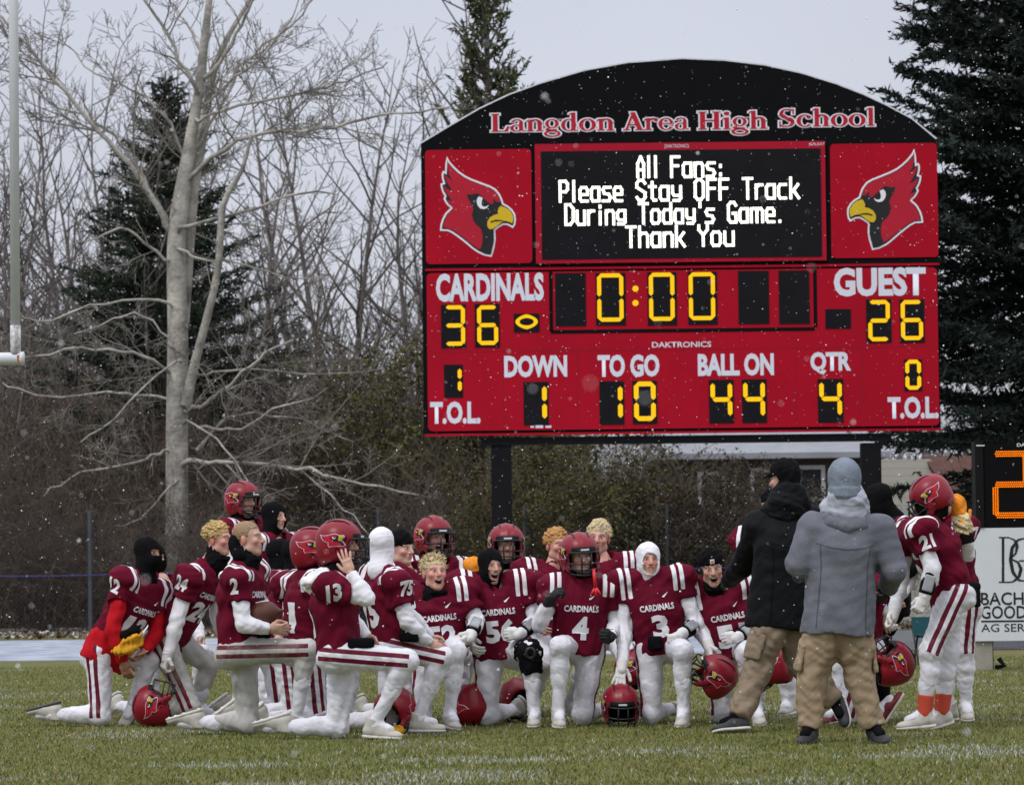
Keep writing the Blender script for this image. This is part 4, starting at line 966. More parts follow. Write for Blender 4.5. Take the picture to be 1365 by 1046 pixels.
# ---- the thicket: bare shrubs of many thin stems
def shrub_mould(seed, H, W, n, m, leaf=0, lm=None, lsz=.05):
    g = np.random.default_rng(seed); T = Tubes()
    for i in range(n):
        th = g.uniform(0, 6.283); r = abs(g.normal())*W*.22
        p = np.array((r*math.cos(th), r*math.sin(th), 0)); d = np.array((math.cos(th)*g.uniform(.05, .6), math.sin(th)*g.uniform(.05, .6), 1)); L = H*g.uniform(.55, 1.05)
        P, R = limb(g, p, d, L, .012, 5, .25, .02); T.add(P, np.maximum(R, .006), 3)
        for k in range(9):
            f = g.uniform(.15, 1); a = min(int(f*4), 3); q = P[a] + (P[a+1]-P[a])*(f*4-a)
            d2 = unit(P[a+1]-P[a] + g.normal(size=3)*.7); P2, R2 = limb(g, q, d2, L*g.uniform(.12, .32), .007, 3, .3, 0); T.add(P2, np.maximum(R2, .0045), 3)
            for j in range(3):
                P3, R3 = limb(g, P2[1] + (P2[2]-P2[1])*g.uniform(0, 1), d2 + g.normal(size=3)*.8, L*g.uniform(.05, .13), .005, 2, .3, 0); T.add(P3, np.maximum(R3, .004), 3)
    ms = [T.mesh('stems', m)]
    if leaf:
        C = np.concatenate(T.v); C = C[g.integers(0, len(C), leaf)] + g.normal(size=(leaf, 3))*.06; D = g.normal(size=(leaf, 3)); D /= np.linalg.norm(D, axis=1, keepdims=True); w = np.cross(D, g.normal(size=(leaf, 3))); w /= np.linalg.norm(w, axis=1, keepdims=True); s = g.uniform(.5, 1.3, (leaf, 1))*lsz
        v = np.stack((C-D*s, C+w*s*.55, C+D*s, C-w*s*.55), 1).reshape(-1, 3); ms.append(mesh_np('foliage', v, np.arange(leaf*4).reshape(-1, 4), lm, False))
    return ms
SH = [shrub_mould(41, 4.0, 2.4, 85, 'twig_brown', 1500, 'leaf_brown', .035), shrub_mould(42, 3.4, 2.6, 85, 'twig_brown', 700, 'leaf_brown', .035), shrub_mould(43, 4.6, 2.2, 85, 'twig_brown', 1100, 'leaf_brown', .03)]
k = 0
for y, hs_, st in ((68.5, .62, 1.25), (72, .95, 1.3), (75.5, 1.15, 1.35), (80, 1.25, 1.5)):
    x = -0.21*y
    while x < 0.20*y:
        yy = y + rnd.uniform(-.8, .8); px = x/y*FPX + CX
        s = hs_*rnd.uniform(.8, 1.15)
        if px > 600: s = min(s, .62)
        if not (px > 1115 and px < 1300) and not (px > 860 and y > 70) and not (px > 860 and y > 76):
            o = plant('bare_shrub', 'bare brown shrub in the dense thicket behind the chain link fence', 'shrub', SH[k % 3], (x, yy, 0), rnd.uniform(0, 6.28), s, 'bare shrubs of the thicket'); k += 1
        x += st*rnd.uniform(.8, 1.2)
OL = shrub_mould(45, 3.0, 2.0, 45, 'twig_brown', 17000, 'leaf_olive', .034)
for i, (px, y, s) in enumerate([(640, 67.6, .8), (722, 67.3, 1.05), (765, 67.8, 1.1), (815, 67.5, 1.05), (556, 73, 1.65), (610, 74, 1.7)]):
    plant('olive_shrub', 'olive green leafy shrub behind the fence below the scoreboard', 'shrub', OL, (U(px, 700, y)[0], y, 0), i*2.1, s, 'olive shrubs behind the fence')
DK = shrub_mould(46, 3.0, 2.2, 60, 'twig_brown', 12000, 'leaf_brown', .036)
for i, (px, y, s) in enumerate([(880, 67.6, .92), (925, 67.9, .90), (975, 67.4, .90), (1020, 68, .86), (1065, 67.5, .84), (1105, 68.2, .72), (1140, 67.6, .4)]):
    plant('brown_shrub', 'dense brown shrub of the clipped hedge behind the right half of the group', 'shrub', DK, (U(px, 700, y)[0], y, 0), i*1.3, s, 'brown hedge shrubs on the right')
# far wood closing the view: a long mass of thin twigs
def far_wood():
    g = np.random.default_rng(51); T = Tubes()
    for i in range(6200):
        y = g.uniform(126, 150); x = g.uniform(-.21, .20)*y; H = g.uniform(4, 11)*(1 - .35*(x > 2)); z = g.uniform(0, .75)*H
        P, R = limb(g, (x, y, z), (g.normal()*.35, g.normal()*.2, 1), g.uniform(1.2, 3.2), g.uniform(.012, .03), 4, .3, .02); T.add(P, np.maximum(R, .01), 3)
        for k in range(3):
            P2, R2 = limb(g, P[g.integers(1, 4)], (g.normal(), g.normal()*.4, g.uniform(.2, 1.2)), g.uniform(.5, 1.6), .012, 3, .3, 0); T.add(P2, np.maximum(R2, .008), 3)
    tag(link('far_wood', T.mesh('far_wood', 'twig_far')), kind='stuff')
far_wood()
# fallen leaves and snow scraps on the strip under the fence
def litter():
    g = np.random.default_rng(52); n = 9000; x = g.uniform(-12, 12, n); y = 60.5 + np.abs(g.normal(0, 2.4, n)); s = g.uniform(.02, .05, n); a = g.uniform(0, 6.28, n)
    c = np.stack((x, y, g.uniform(.015, .06, n)), 1); d1 = np.stack((np.cos(a)*s, np.sin(a)*s, g.normal(0, .4, n)*s), 1); d2 = np.stack((-np.sin(a)*s*.6, np.cos(a)*s*.6, g.normal(0, .5, n)*s), 1)
    v = np.stack((c-d1, c+d2, c+d1, c-d2), 1).reshape(-1, 3); mi = g.choice(3, n, p=(.55, .25, .2))
    tag(link('fallen_leaves', mesh_np('fallen_leaves', v, np.arange(n*4).reshape(-1, 4), ['leaf_fallen', 'leaf_fallen_pale', 'blade_snow'], False, mi=mi)), kind='stuff')
mat('leaf_fallen', (0.10, 0.065, 0.04), .9, .1); mat('leaf_fallen_pale', (0.25, 0.20, 0.14), .9, .1)
litter()

# ---- chain link fence with a blue line tied along it
FD = 66.0
mat('galvanised', (0.075, 0.082, 0.095), 0.5, 0.4, metal=0.3, var=0.2); mat('wire', (0.07, 0.072, 0.078), 0.6, 0.3, metal=0.2); mat('line_blue', (0.06, 0.06, 0.20), 0.7, 0.2)
fe = empty('chain_link_fence', (0, FD, 0)); tag(fe, 'chain link fence with grey steel posts running behind the track', 'fence')
for px in (120, 310, 505, 700, 890, 1080, 1270, -70, 1430, -260):
    x = U(px, 760, FD)[0]; b = MB(); b.tube([(x, FD+.03, -.1), (x, FD+.03, 2.16)], .042 if px == 120 else .03, 8); part('post', b, 'galvanised', fe)
Tw = Tubes(); hgt = 2.05
for i in range(int(36/.085)):
    x = -18 + i*.085
    Tw.add([(x, FD-.01, .04), (x+hgt*.9, FD-.01, hgt+.04)], [.0016, .0016], 3); Tw.add([(x, FD-.004, hgt+.04), (x+hgt*.9, FD-.004, .04)], [.0016, .0016], 3)
o = Tw.mesh('wire_mesh', 'wire'); o.transform(Matrix.Translation((0, -FD, 0))); link('wire_mesh', o, fe)
bl = empty('blue_line', (0, FD-.06, 0)); tag(bl, 'thin blue line stretched along the fence at waist height', 'line')
bl_ = MB(); bl_.tube([(x, FD-.05, 1.02 + .012*math.sin(x*1.7)) for x in np.linspace(-18, 18, 44)], .010, 5); part('cord', bl_, 'line_blue', bl)

# ---- house and shed beyond the hedge
mat('siding', (0.40, 0.385, 0.33), 0.7, 0.3, var=0.08, vscale=1.0); mat('siding_gap', (0.16, 0.15, 0.125), 0.8, 0.2); mat('roof_red', (0.10, 0.052, 0.043), 0.8, 0.2, var=0.25, vscale=5, bump=.4); mat('roof_snow', (0.25, 0.26, 0.285), 0.8, 0.2, var=0.12, vscale=1.5)
mat('wall_brown', (0.070, 0.058, 0.048), 0.8, 0.2, var=0.15); mat('window_trim', (0.50, 0.50, 0.50), 0.6, 0.3); mat('window_glass', (0.03, 0.035, 0.04), 0.1, 0.6)
HY = 92.0
def hrect(x0, y0, x1, y1, D=HY): return brect(x0, y0, x1, y1, D)
ho = empty('house', (U(1020, 700, HY)[0], HY, 0)); tag(ho, 'low brown house with a snow dusted roof and white window frames behind the hedge', 'house')
a = hrect(880, 604, 1172, 720); b = MB(); b.box((a[0], HY, -.2), (a[2], HY+7, a[3])); part('wall', b, 'wall_brown', ho)
b = MB(); r = hrect(868, 584, 1184, 604); yz = [(HY-.5, r[1]), (HY+3.5, r[1]+1.25), (HY+7.5, r[1])]
V_ = []
for x in (r[0], r[2]):
    V_ += [(x, HY-.5, r[1]), (x, HY+3.5, r[1]+1.1), (x, HY+7.5, r[1]), (x, HY-.5, r[1]-.14), (x, HY+7.5, r[1]-.14)]
b.add(V_, [(0, 5, 6, 1), (1, 6, 7, 2), (3, 8, 5, 0), (4, 9, 8, 3), (2, 7, 9, 4)], [(0, 1, 2), (0, 2, 4), (0, 4, 3), (5, 7, 6), (5, 9, 7), (5, 8, 9)]); part('roof', b, 'roof_snow', ho)
for x0, y0, x1, y1 in ((930, 628, 968, 672), (1062, 620, 1100, 668), (1000, 624, 1030, 668)):
    a = hrect(x0, y0, x1, y1); b = MB(); w = .10
    b.box((a[0], HY-.05, a[1]), (a[0]+w, HY-.004, a[3])); b.box((a[2]-w, HY-.05, a[1]), (a[2], HY-.004, a[3])); b.box((a[0]+w, HY-.05, a[1]), (a[2]-w, HY-.004, a[1]+w)); b.box((a[0]+w, HY-.05, a[3]-w), (a[2]-w, HY-.004, a[3]))
    f = part('window', b, 'window_trim', ho); b = MB(); b.box((a[0]+w, HY-.025, a[1]+w), (a[2]-w, HY-.006, a[3]-w)); part('pane', b, 'window_glass', f)
SY = 86.0
sh_ = empty('garage', (U(1215, 700, SY)[0], SY, 0)); tag(sh_, 'cream sided garage with a brown red roof seen between scoreboard post and spruce', 'garage')
x0, _, z0 = U(1160, 740, SY); x1 = U(1240, 612, SY)[0]; zt = U(1200, 612, SY)[2]; x2 = U(1262, 680, SY)[0]
b = MB(); z = -.2; i = 0
while z < zt:
    f = max(0, (z - U(0, 690, SY)[2])/(zt - U(0, 690, SY)[2])); xe = x2 + (x1-x2)*min(1, f)
    b.box((x0, SY - .02 - .0, z), (xe, SY+.1, min(z+.165, zt))); z += .17; i += 1
part('siding_wall', b, 'siding', sh_)
b = MB(); b.box((x0, SY+.02, -.2), (x1-.05, SY+.12, zt-.02)); part('wall_backing', b, 'siding_gap', sh_)
b = MB(); a = brect(1240, 610, 1320, 668, SY); b.add([(a[0]-.15, SY+.1, a[3]+.05), (a[2], SY+.1, a[3]+.05), (a[2], SY-.9, a[1]), (a[0]+.45, SY-.9, a[1]), (a[0]-.15, SY+.2, a[3]-.02), (a[2], SY+.2, a[3]-.02), (a[2], SY-.8, a[1]-.08), (a[0]+.45, SY-.8, a[1]-.08)], [(0, 3, 2, 1), (4, 5, 6, 7), (0, 1, 5, 4), (1, 2, 6, 5), (2, 3, 7, 6), (3, 0, 4, 7)]); part('roof', b, 'roof_red', sh_)
b = MB(); a = brect(1262, 668, 1320, 760, SY); b.box((a[0], SY-.6, -.2), (a[2], SY-.5, a[3])); part('side_wall', b, 'wall_brown', sh_)

# ---- falling snow
def snow():
    g = np.random.default_rng(61); n = 7500
    D = 5.0 + 50*(g.random(n)**(1/1.9)); x = g.uniform(-.152, .152, n)*D; zc = CAMZ + D*math.tan(PITCH); z = zc + g.uniform(-.118, .118, n)*D
    D[:36] = g.uniform(3, 9, 36); x[:36] = g.uniform(-.152, .152, 36)*D[:36]; z[:36] = CAMZ + D[:36]*math.tan(PITCH) + g.uniform(-.118, .118, 36)*D[:36]
    ok = z > .02; D, x, z = D[ok], x[ok], z[ok]; n = len(D); r = g.uniform(.0017, .0040, n)*(1 + (g.random(n) < .08)*.9)*np.clip(D/24, .7, 1.15)
    o = np.array(((1, 0, 0), (-1, 0, 0), (0, 1, 0), (0, -1, 0), (0, 0, 1), (0, 0, -1)), float); f = np.array(((0, 2, 4), (2, 1, 4), (1, 3, 4), (3, 0, 4), (2, 0, 5), (1, 2, 5), (3, 1, 5), (0, 3, 5)))
    v = (np.stack((x, D, z), 1)[:, None] + o[None]*r[:, None, None]).reshape(-1, 3); t = (f[None] + (np.arange(n)*6)[:, None, None]).reshape(-1, 3)
    tag(link('falling_snow', mesh_np('falling_snow', v, t, 'snowflake', True)), kind='stuff')
mat('snowflake', (0.85, 0.86, 0.9), .9, .1)
snow()
# ================================================================== templates shared by the people
def attr_ball(v, c, r, soft=0.4, sc=(1, 1, 1)):
    d = np.linalg.norm((v - np.array(c)) * np.array(sc), axis=1) / r
    return np.clip((1 - d) / soft, 0, 1)

def head_template(mouth, ears=True):
    """face towards -Y, origin at the middle of the head; returns verts, quads, attributes"""
    s = SDF()
    s.ell((0, 0.012, 0.038), (0.078, 0.098, 0.085), k=0.02)
    s.ell((0, -0.020, -0.030), (0.064, 0.072, 0.082), k=0.03)
    jaw = -0.012 if mouth > 0.5 else 0
    s.ell((0, -0.058, -0.098 + jaw), (0.030, 0.026, 0.022), k=0.025)
    s.cone((-0.048, 0.0, -0.075 + jaw/2), (0, -0.055, -0.098 + jaw), 0.026, 0.022, k=0.025)
    s.cone((0.048, 0.0, -0.075 + jaw/2), (0, -0.055, -0.098 + jaw), 0.026, 0.022, k=0.025)
    for q in (-1, 1):
        s.ell((q*0.045, -0.062, -0.022), (0.022, 0.02, 0.02), k=0.02)                     # cheekbone
        s.ell((q*0.033, -0.094, 0.008), (0.020, 0.015, 0.013), k=0.0, sub=True)           # eye socket
        if ears: s.ell((q*0.080, 0.018, -0.008), (0.010, 0.019, 0.032), k=0.008)                   # ear
        s.cone((q*0.016, -0.086, 0.028), (q*0.050, -0.070, 0.030), 0.010, 0.009, k=0.012)  # brow ridge
    s.cone((0, -0.088, 0.020), (0, -0.112, -0.026), 0.010, 0.014, k=0.012)                # nose
    s.ell((0.012, -0.098, -0.030), (0.010, 0.010, 0.008), k=0.008); s.ell((-0.012, -0.098, -0.030), (0.010, 0.010, 0.008), k=0.008)
    s.cone((-0.018, -0.086, -0.054), (0.018, -0.086, -0.054), 0.008, 0.008, k=0.01)
    s.cone((-0.016, -0.083, -0.070 + jaw*1.6), (0.016, -0.083, -0.070 + jaw*1.6), 0.009, 0.009, k=0.01)
    s.cone((0, 0.02, -0.06), (0, 0.03, -0.105), 0.056, 0.054, k=0.03)                     # neck
    if mouth > 0.5: s.ell((0, -0.096, -0.072), (0.029, 0.042, 0.020), sub=True)
    elif mouth > 0.1: s.ell((0, -0.100, -0.062), (0.026, 0.022, 0.006), sub=True)
    v, q = s.build(0.0052)
    at = {}
    mc = (0, -0.09, -0.074 if mouth > 0.5 else -0.061)
    at['lip'] = attr_ball(v, mc, 0.038 if mouth > 0.5 else 0.030, 0.3, (1, 0.6, 1.25 if mouth > 0.5 else 2.4)) * 0.6 * (v[:, 1] < -0.06)
    at['mouth'] = attr_ball(v, (0, -0.085, mc[2]), 0.027 if mouth > 0.5 else 0.024, 0.2, (0.95, 0.5, 1.25 if mouth > 0.5 else 4)) * (1.0 if mouth > 0.1 else 0.3) * (v[:, 1] < -0.05)
    br = np.zeros(len(v))
    for g in (-1, 1):
        br = np.maximum(br, attr_ball(v, (g*0.034, -0.085, 0.033), 0.027, 0.5, (1, 0.4, 3.6)))
        br = np.maximum(br, 0.25*attr_ball(v, (g*0.033, -0.085, 0.010), 0.020, 0.5, (1, 0.4, 2.0)))  # eye sockets darkened in the skin colour, standing in for shade
    at['brow'] = br * 0.62
    at['flush'] = np.maximum.reduce([attr_ball(v, (g*0.05, -0.07, -0.028), 0.034, 0.9) for g in (-1, 1)] + [attr_ball(v, (0, -0.112, -0.022), 0.024, 0.8)] + [0.8*attr_ball(v, (g*0.085, 0.016, -0.01), 0.04, 0.7) for g in (-1, 1)])
    mi = np.zeros(len(q), int)
    ex, ef = [], []
    def ball(c, r, m):
        nonlocal v, q, mi
        n0 = len(v); k, l = 8, 12
        th = np.linspace(0.15, np.pi-0.15, k); ph = np.arange(l)*2*np.pi/l
        p = np.stack((np.outer(np.sin(th), np.cos(ph)), np.outer(np.sin(th), np.sin(ph)), np.outer(np.cos(th), np.ones(l))), -1).reshape(-1, 3)*np.array(r)+np.array(c)
        f = [(n0+i*l+j, n0+(i+1)*l+j, n0+(i+1)*l+(j+1) % l, n0+i*l+(j+1) % l) for i in range(k-1) for j in range(l)]
        v = np.vstack((v, p)); q = np.vstack((q, f)); mi = np.concatenate((mi, np.full(len(f), m)))
        for a in at: at[a] = np.concatenate((at[a], np.zeros(len(p))))
    for g in (-1, 1):
        ball((g*0.033, -0.081, 0.007), (0.0122, 0.010, 0.0046), 1)
        ball((g*0.032, -0.0885, 0.0072), (0.0060, 0.004, 0.0048), 2)
    if mouth > 0.1:
        zt = -0.060 if mouth > 0.5 else -0.0595
        ball((0, -0.082, zt), (0.024 if mouth > .5 else 0.021, 0.010, 0.0055), 3)
    return v, q, at, mi
HEADS = {(m, e): head_template(m, e) for m in (0.0, 0.3, 1.0) for e in (True, False)}

def hand_template(pose, grow=0.0):
    """left hand: wrist at origin, fingers along +Z, palm towards +Y, thumb on +X"""
    s = SDF(); g = grow
    s.box((0.0, 0.0, 0.055), (0.040, 0.014 + g, 0.042), k=0.02, rd=0.012)
    s.cone((0, 0, -0.02), (0, 0, 0.03), 0.028 + g, 0.030 + g, k=0.02, flat=(0, 1, 0), fs=1.25)
    curl = {'fist': (78, 95, 60), 'open': (4, 8, 6), 'relax': (28, 38, 22), 'grip': (58, 62, 35), 'thumb': (80, 98, 60)}[pose]
    for i, (x, L) in enumerate(((0.032, 0.074), (0.011, 0.083), (-0.011, 0.078), (-0.032, 0.060))):
        p = np.array((x, 0.0, 0.094 - (0.010 if i == 3 else 0.004*(i == 0)))); a = 0.0
        spread = R_((9, 2, -4, -11)[i]) * (1.4 if pose == 'open' else 0.5)
        for j, fr in enumerate((0.46, 0.30, 0.24)):
            a += R_(curl[j] * (1 + 0.08*(i-1.5)/1.5))
            d = np.array((math.sin(spread)*math.cos(a), math.sin(a), math.cos(a)*math.cos(spread)))
            qv = p + d * L * fr
            s.cone(p, qv, 0.0105 - 0.0009*j + g*0.8, 0.0098 - 0.0009*j + g*0.8, k=0.004)
            p = qv
    th = {'fist': ((0.040, 0.012, 0.030), (0.046, 0.036, 0.062), (0.022, 0.052, 0.082)), 'open': ((0.036, 0.006, 0.022), (0.064, 0.014, 0.052), (0.080, 0.018, 0.088)),
          'relax': ((0.036, 0.008, 0.024), (0.055, 0.026, 0.056), (0.052, 0.040, 0.088)), 'grip': ((0.038, 0.010, 0.024), (0.056, 0.036, 0.052), (0.040, 0.058, 0.078)),
          'thumb': ((0.036, 0.004, 0.024), (0.064, 0.004, 0.052), (0.096, -0.004, 0.060))}[pose]
    s.cone((0.018, 0.004, 0.01), th[0], 0.017 + g, 0.016 + g, k=0.012); s.cone(th[0], th[1], 0.015 + g, 0.0125 + g, k=0.006); s.cone(th[1], th[2], 0.0125 + g, 0.0105 + g, k=0.004)
    return s.build(0.0055)
HANDS = {}
def hand_geo(pose, side, glove):
    k = (pose, side, glove)
    if k not in HANDS:
        v, q = hand_template(pose, 0.0025 if glove else 0.0)
        if side == 'R': v = v * np.array((-1, 1, 1)); q = q[:, ::-1]
        HANDS[k] = (v, q)
    return HANDS[k]

def shoe_template():
    """ankle at origin, toe along +Y, up +Z, sole at z=-0.088"""
    s = SDF()
    s.cone((0, -0.035, -0.045), (0, 0.06, -0.048), 0.040, 0.042, k=0.02)
    s.cone((0, 0.06, -0.052), (0, 0.165, -0.062), 0.042, 0.028, k=0.03, flat=(0, 0, 1), fs=1.15)
    s.ell((0.004, 0.125, -0.064), (0.047, 0.075, 0.024), k=0.02)
    s.cone((0, -0.012, -0.03), (0, -0.006, 0.05), 0.048, 0.051, k=0.02, cuts=[((0, 0, 0.040), (0, 0.35, 0.94))])
    s.cone((0, 0.03, -0.01), (0, 0.10, -0.045), 0.040, 0.034, k=0.02)
    s.box((0, 0.06, -0.2), (0.2, 0.3, 0.118), sub=True)
    up = s.build(0.0075)
    s = SDF()
    s.cone((0, -0.035, -0.080), (0, 0.06, -0.080), 0.043, 0.043, k=0.01); s.ell((0.004, 0.115, -0.080), (0.051, 0.088, 0.03), k=0.02)
    s.box((0, 0.06, -0.155), (0.2, 0.4, 0.066), sub=True, rd=0.002); s.box((0, 0.06, 0.0), (0.2, 0.4, 0.070), sub=True, rd=0.002)
    for (x, y) in ((-0.026, -0.04), (0.026, -0.04), (-0.03, 0.07), (0.034, 0.07), (-0.03, 0.13), (0.036, 0.13), (0, 0.175)):
        s.cone((x, y, -0.08), (x, y, -0.092), 0.009, 0.006, k=0.004)
    so = s.build(0.0065)
    b = MB()
    for i in range(5):
        z = 0.010 - 0.010*i; y = 0.054 + 0.016*i
        b.tube([(-0.022, y, z+0.003), (0, y+0.004, z+0.012-0.0012*i), (0.022, y, z+0.003)], 0.0035, 5)
    return up, so, b
SHOE_UP, SHOE_SOLE, _lb = shoe_template()
SHOE_ME = {}
mat('lace', (0.6, 0.6, 0.58), 0.8, 0.2)
LACES = _lb.mesh('laces', 'lace', True)
def shoe_me(m, ms):
    if (m, ms) not in SHOE_ME:
        SHOE_ME[(m, ms)] = (mesh_np('shoe', *SHOE_UP, m), mesh_np('sole', *SHOE_SOLE, ms))
    return SHOE_ME[(m, ms)]

# ---- helmet
def helmet_template():
    s = SDF()
    s.ell((0, 0.018, 0.038), (0.136, 0.153, 0.130), k=0.02)
    s.ell((0, 0.045, -0.045), (0.126, 0.113, 0.108), k=0.05)
    for q in (-1, 1): s.cone((q*0.098, -0.03, -0.03), (q*0.088, -0.070, -0.085), 0.036, 0.028, k=0.03)
    s.ell((0, 0.018, 0.038), (0.026, 0.154, 0.133), k=0.012)                           # centre ridge
    s.ell((0, 0.012, 0.030), (0.115, 0.134, 0.111), sub=True); s.ell((0, 0.035, -0.06), (0.105, 0.096, 0.12), sub=True)
    s.box((0, -0.12, -0.075), (0.094, 0.115, 0.118), sub=True, rd=0.03)                # face opening
    s.box((0, 0.02, -0.24), (0.3, 0.3, 0.105), sub=True, rd=0.01)                      # flat bottom
    for q in (-1, 1):
        s.ell((q*0.138, -0.005, -0.035), (0.02, 0.016, 0.016), sub=True)                # ear hole
        s.cone((q*0.066, -0.055, 0.152), (q*0.066, 0.07, 0.162), 0.010, 0.010, sub=True)     # crown vents
        s.cone((q*0.122, -0.05, 0.078), (q*0.136, -0.03, 0.045), 0.008, 0.008, sub=True)
    return s.build(0.0065)
_hv, _hq = helmet_template()
HELM = {'helmet_red': mesh_np('helmet', _hv, _hq, 'helmet_red'), 'helmet_black': mesh_np('helmet', _hv, _hq, 'helmet_black')}
HELM_BVH = BVHTree.FromPolygons([Vector(x) for x in _hv], [tuple(int(i) for i in f) for f in _hq])
def mask_mesh():
    b = MB(); r = 0.0058
    def arc(z, w, d, y0, dz=0.0, n=13):
        return [(w*math.sin(t), y0 - d*math.cos(t)**0.8 if math.cos(t) > 0 else y0, z + dz*math.cos(t)) for t in np.linspace(-1.5, 1.5, n)]
    b.tube(arc(0.038, 0.110, 0.100, -0.085), r, 6)
    b.tube(arc(-0.035, 0.117, 0.120, -0.055, -0.008), r, 6)
    b.tube(arc(-0.070, 0.113, 0.128, -0.050, -0.014), r, 6)
    b.tube(arc(-0.105, 0.096, 0.112, -0.055, -0.018), r, 6)
    for x in (-0.034, 0.034):
        b.tube([(x, -0.178, 0.036), (x*1.05, -0.176, -0.042), (x, -0.172, -0.082), (x*0.9, -0.158, -0.118)], r, 6)
    for q in (-1, 1):
        b.tube([(q*0.104, -0.105, 0.040), (q*0.119, -0.085, -0.010), (q*0.119, -0.062, -0.045), (q*0.110, -0.060, -0.082), (q*0.090, -0.075, -0.108)], r, 6)
        b.tube([(q*0.124, -0.03, -0.06), (q*0.119, -0.062, -0.06)], r, 6)
    # chin cup and straps
    for q in (-1, 1):
        b.tube([(q*0.03, -0.108, -0.108), (q*0.075, -0.07, -0.085), (q*0.122, -0.02, -0.05)], 0.008, 6)
    b.tube([(-0.035, -0.105, -0.11), (0, -0.115, -0.115), (0.035, -0.105, -0.11)], 0.018, 8)
    return b.mesh('facemask', 'mask_black', True)
MASK = mask_mesh()
def pad_mesh():
    s = SDF()
    s.ell((0, 0.012, 0.030), (0.116, 0.135, 0.112)); s.ell((0, 0.035, -0.055), (0.106, 0.097, 0.105), k=0.03)
    s.ell((0, 0.0, 0.020), (0.090, 0.115, 0.098), sub=True); s.cone((0, 0.01, -0.02), (0, 0.0, -0.25), 0.078, 0.09, sub=True)
    s.box((0, -0.12, -0.075), (0.088, 0.11, 0.125), sub=True, rd=0.03); s.box((0, 0.02, -0.24), (0.3, 0.3, 0.110), sub=True)
    v, q = s.build(0.009)
    return mesh_np('padding', v, q, 'black_cloth')
PAD = pad_mesh()
def helmet_emblem(sd):
    V, T, MI, n = [], [], [], 0
    if True:
        for i, (v, t, m) in enumerate(emblem_grid(0.10)):
            # beak points to the face (-Y) on both sides of the shell
            ca, sa = math.cos(R_(38)), math.sin(R_(38)); v = np.stack((v[:, 0]*ca - v[:, 1]*sa, v[:, 0]*sa + v[:, 1]*ca), 1) * np.array((1.25, .92))
            a, tt = drape(v * 0.150, t, (sd*0.15, 0.015, 0.040), (0, -1, 0), (0, 0, 1), (sd, 0, 0), HELM_BVH, 0.0016 + 0.0009*i)
            if a is None: continue
            if sd > 0: tt = tt[:, ::-1]
            V.append(a); T.append(tt + n); MI += [m]*len(tt); n += len(a)
    return mesh_np('emblem', np.concatenate(V), np.concatenate(T), EMB_MATS, True, mi=MI)
HEMB = [helmet_emblem(-1), helmet_emblem(1)]
def helmet_bumper():
    s = SDF(); s.ell((0, 0.016, 0.037), (0.140, 0.158, 0.132)); s.ell((0, 0.016, 0.037), (0.134, 0.151, 0.127), sub=True)
    s.box((0, 0.16, 0.0), (0.3, 0.26, 0.3), sub=True, rd=0.001); s.box((0, 0, 0.194), (0.3, 0.3, 0.120), sub=True, rd=0.001); s.box((0, 0, -0.10), (0.3, 0.3, 0.136), sub=True, rd=0.001)
    v, q = s.build(0.006); return mesh_np('front_bumper', v, q, 'helmet_black')
BUMP = helmet_bumper()
def helmet_vents():
    L = []
    for q in (-1, 1):
        for P in ([(q*0.150, -0.062, 0.060), (q*0.150, -0.055, 0.020)], [(q*0.150, 0.005, -0.038), (q*0.150, 0.012, -0.046)]):
            pts = []
            for t in np.linspace(0, 1, 5):
                p = np.array(P[0])*(1-t) + np.array(P[1])*t; h = HELM_BVH.ray_cast(Vector(p) + Vector((q*.1, 0, 0)), Vector((-q, 0, 0)))
                if h[0] is not None: pts.append(np.array(h[0]) + np.array((q*.0005, 0, 0)))
            if len(pts) > 2: b = MB(); b.tube(pts, [.003, .007, .008, .007, .003][:len(pts)], 6); L.append(b.mesh('vent', 'helmet_black', True))
        pts = []
        for t in np.linspace(-.075, .09, 9):
            h = HELM_BVH.ray_cast(Vector((q*.052, t, .4)), Vector((0, 0, -1)))
            if h[0] is not None: pts.append(np.array(h[0]) + np.array((0, 0, .0008)))
        b = MB(); b.tube(pts, [.002, .005, .006, .006, .006, .006, .006, .005, .002], 6); L.append(b.mesh('vent', 'helmet_black', True))
    return L
VENTS = helmet_vents()
_b = MB(); _b.box((-0.030, -0.1462, 0.048), (0.030, -0.1405, 0.060)); BLOGO = _b.mesh('logo', 'print_white')
def helmet_number(num):
    V, T, n = [], [], 0
    v, t = text_grid(num, 0.055, 0.05, 0.05, 0.02)
    a, tt = drape(v, t, (0, 0.17, -0.045), (-1, 0, 0), (0, 0, 1), (0, 1, 0), HELM_BVH, 0.003)
    return mesh_np('helmet_number', a, tt, 'print_white') if a is not None else None
def helmet(parent, M, num=None, m='helmet_red', label=None, group=None, text=None):
    o = link('helmet', HELM[m], parent, M)
    if label: tag(o, label, 'helmet', group)
    link('facemask', MASK, o); link('padding', PAD, o); bm_ = link('front_bumper', BUMP, o); link('logo', BLOGO, bm_)
    for vme in VENTS: link('vent', vme, o)
    if m == 'helmet_red': [link('emblem', x, o) for x in HEMB]
    if num:
        me = helmet_number(num)
        if me: link('helmet_number', me, o)
    return o

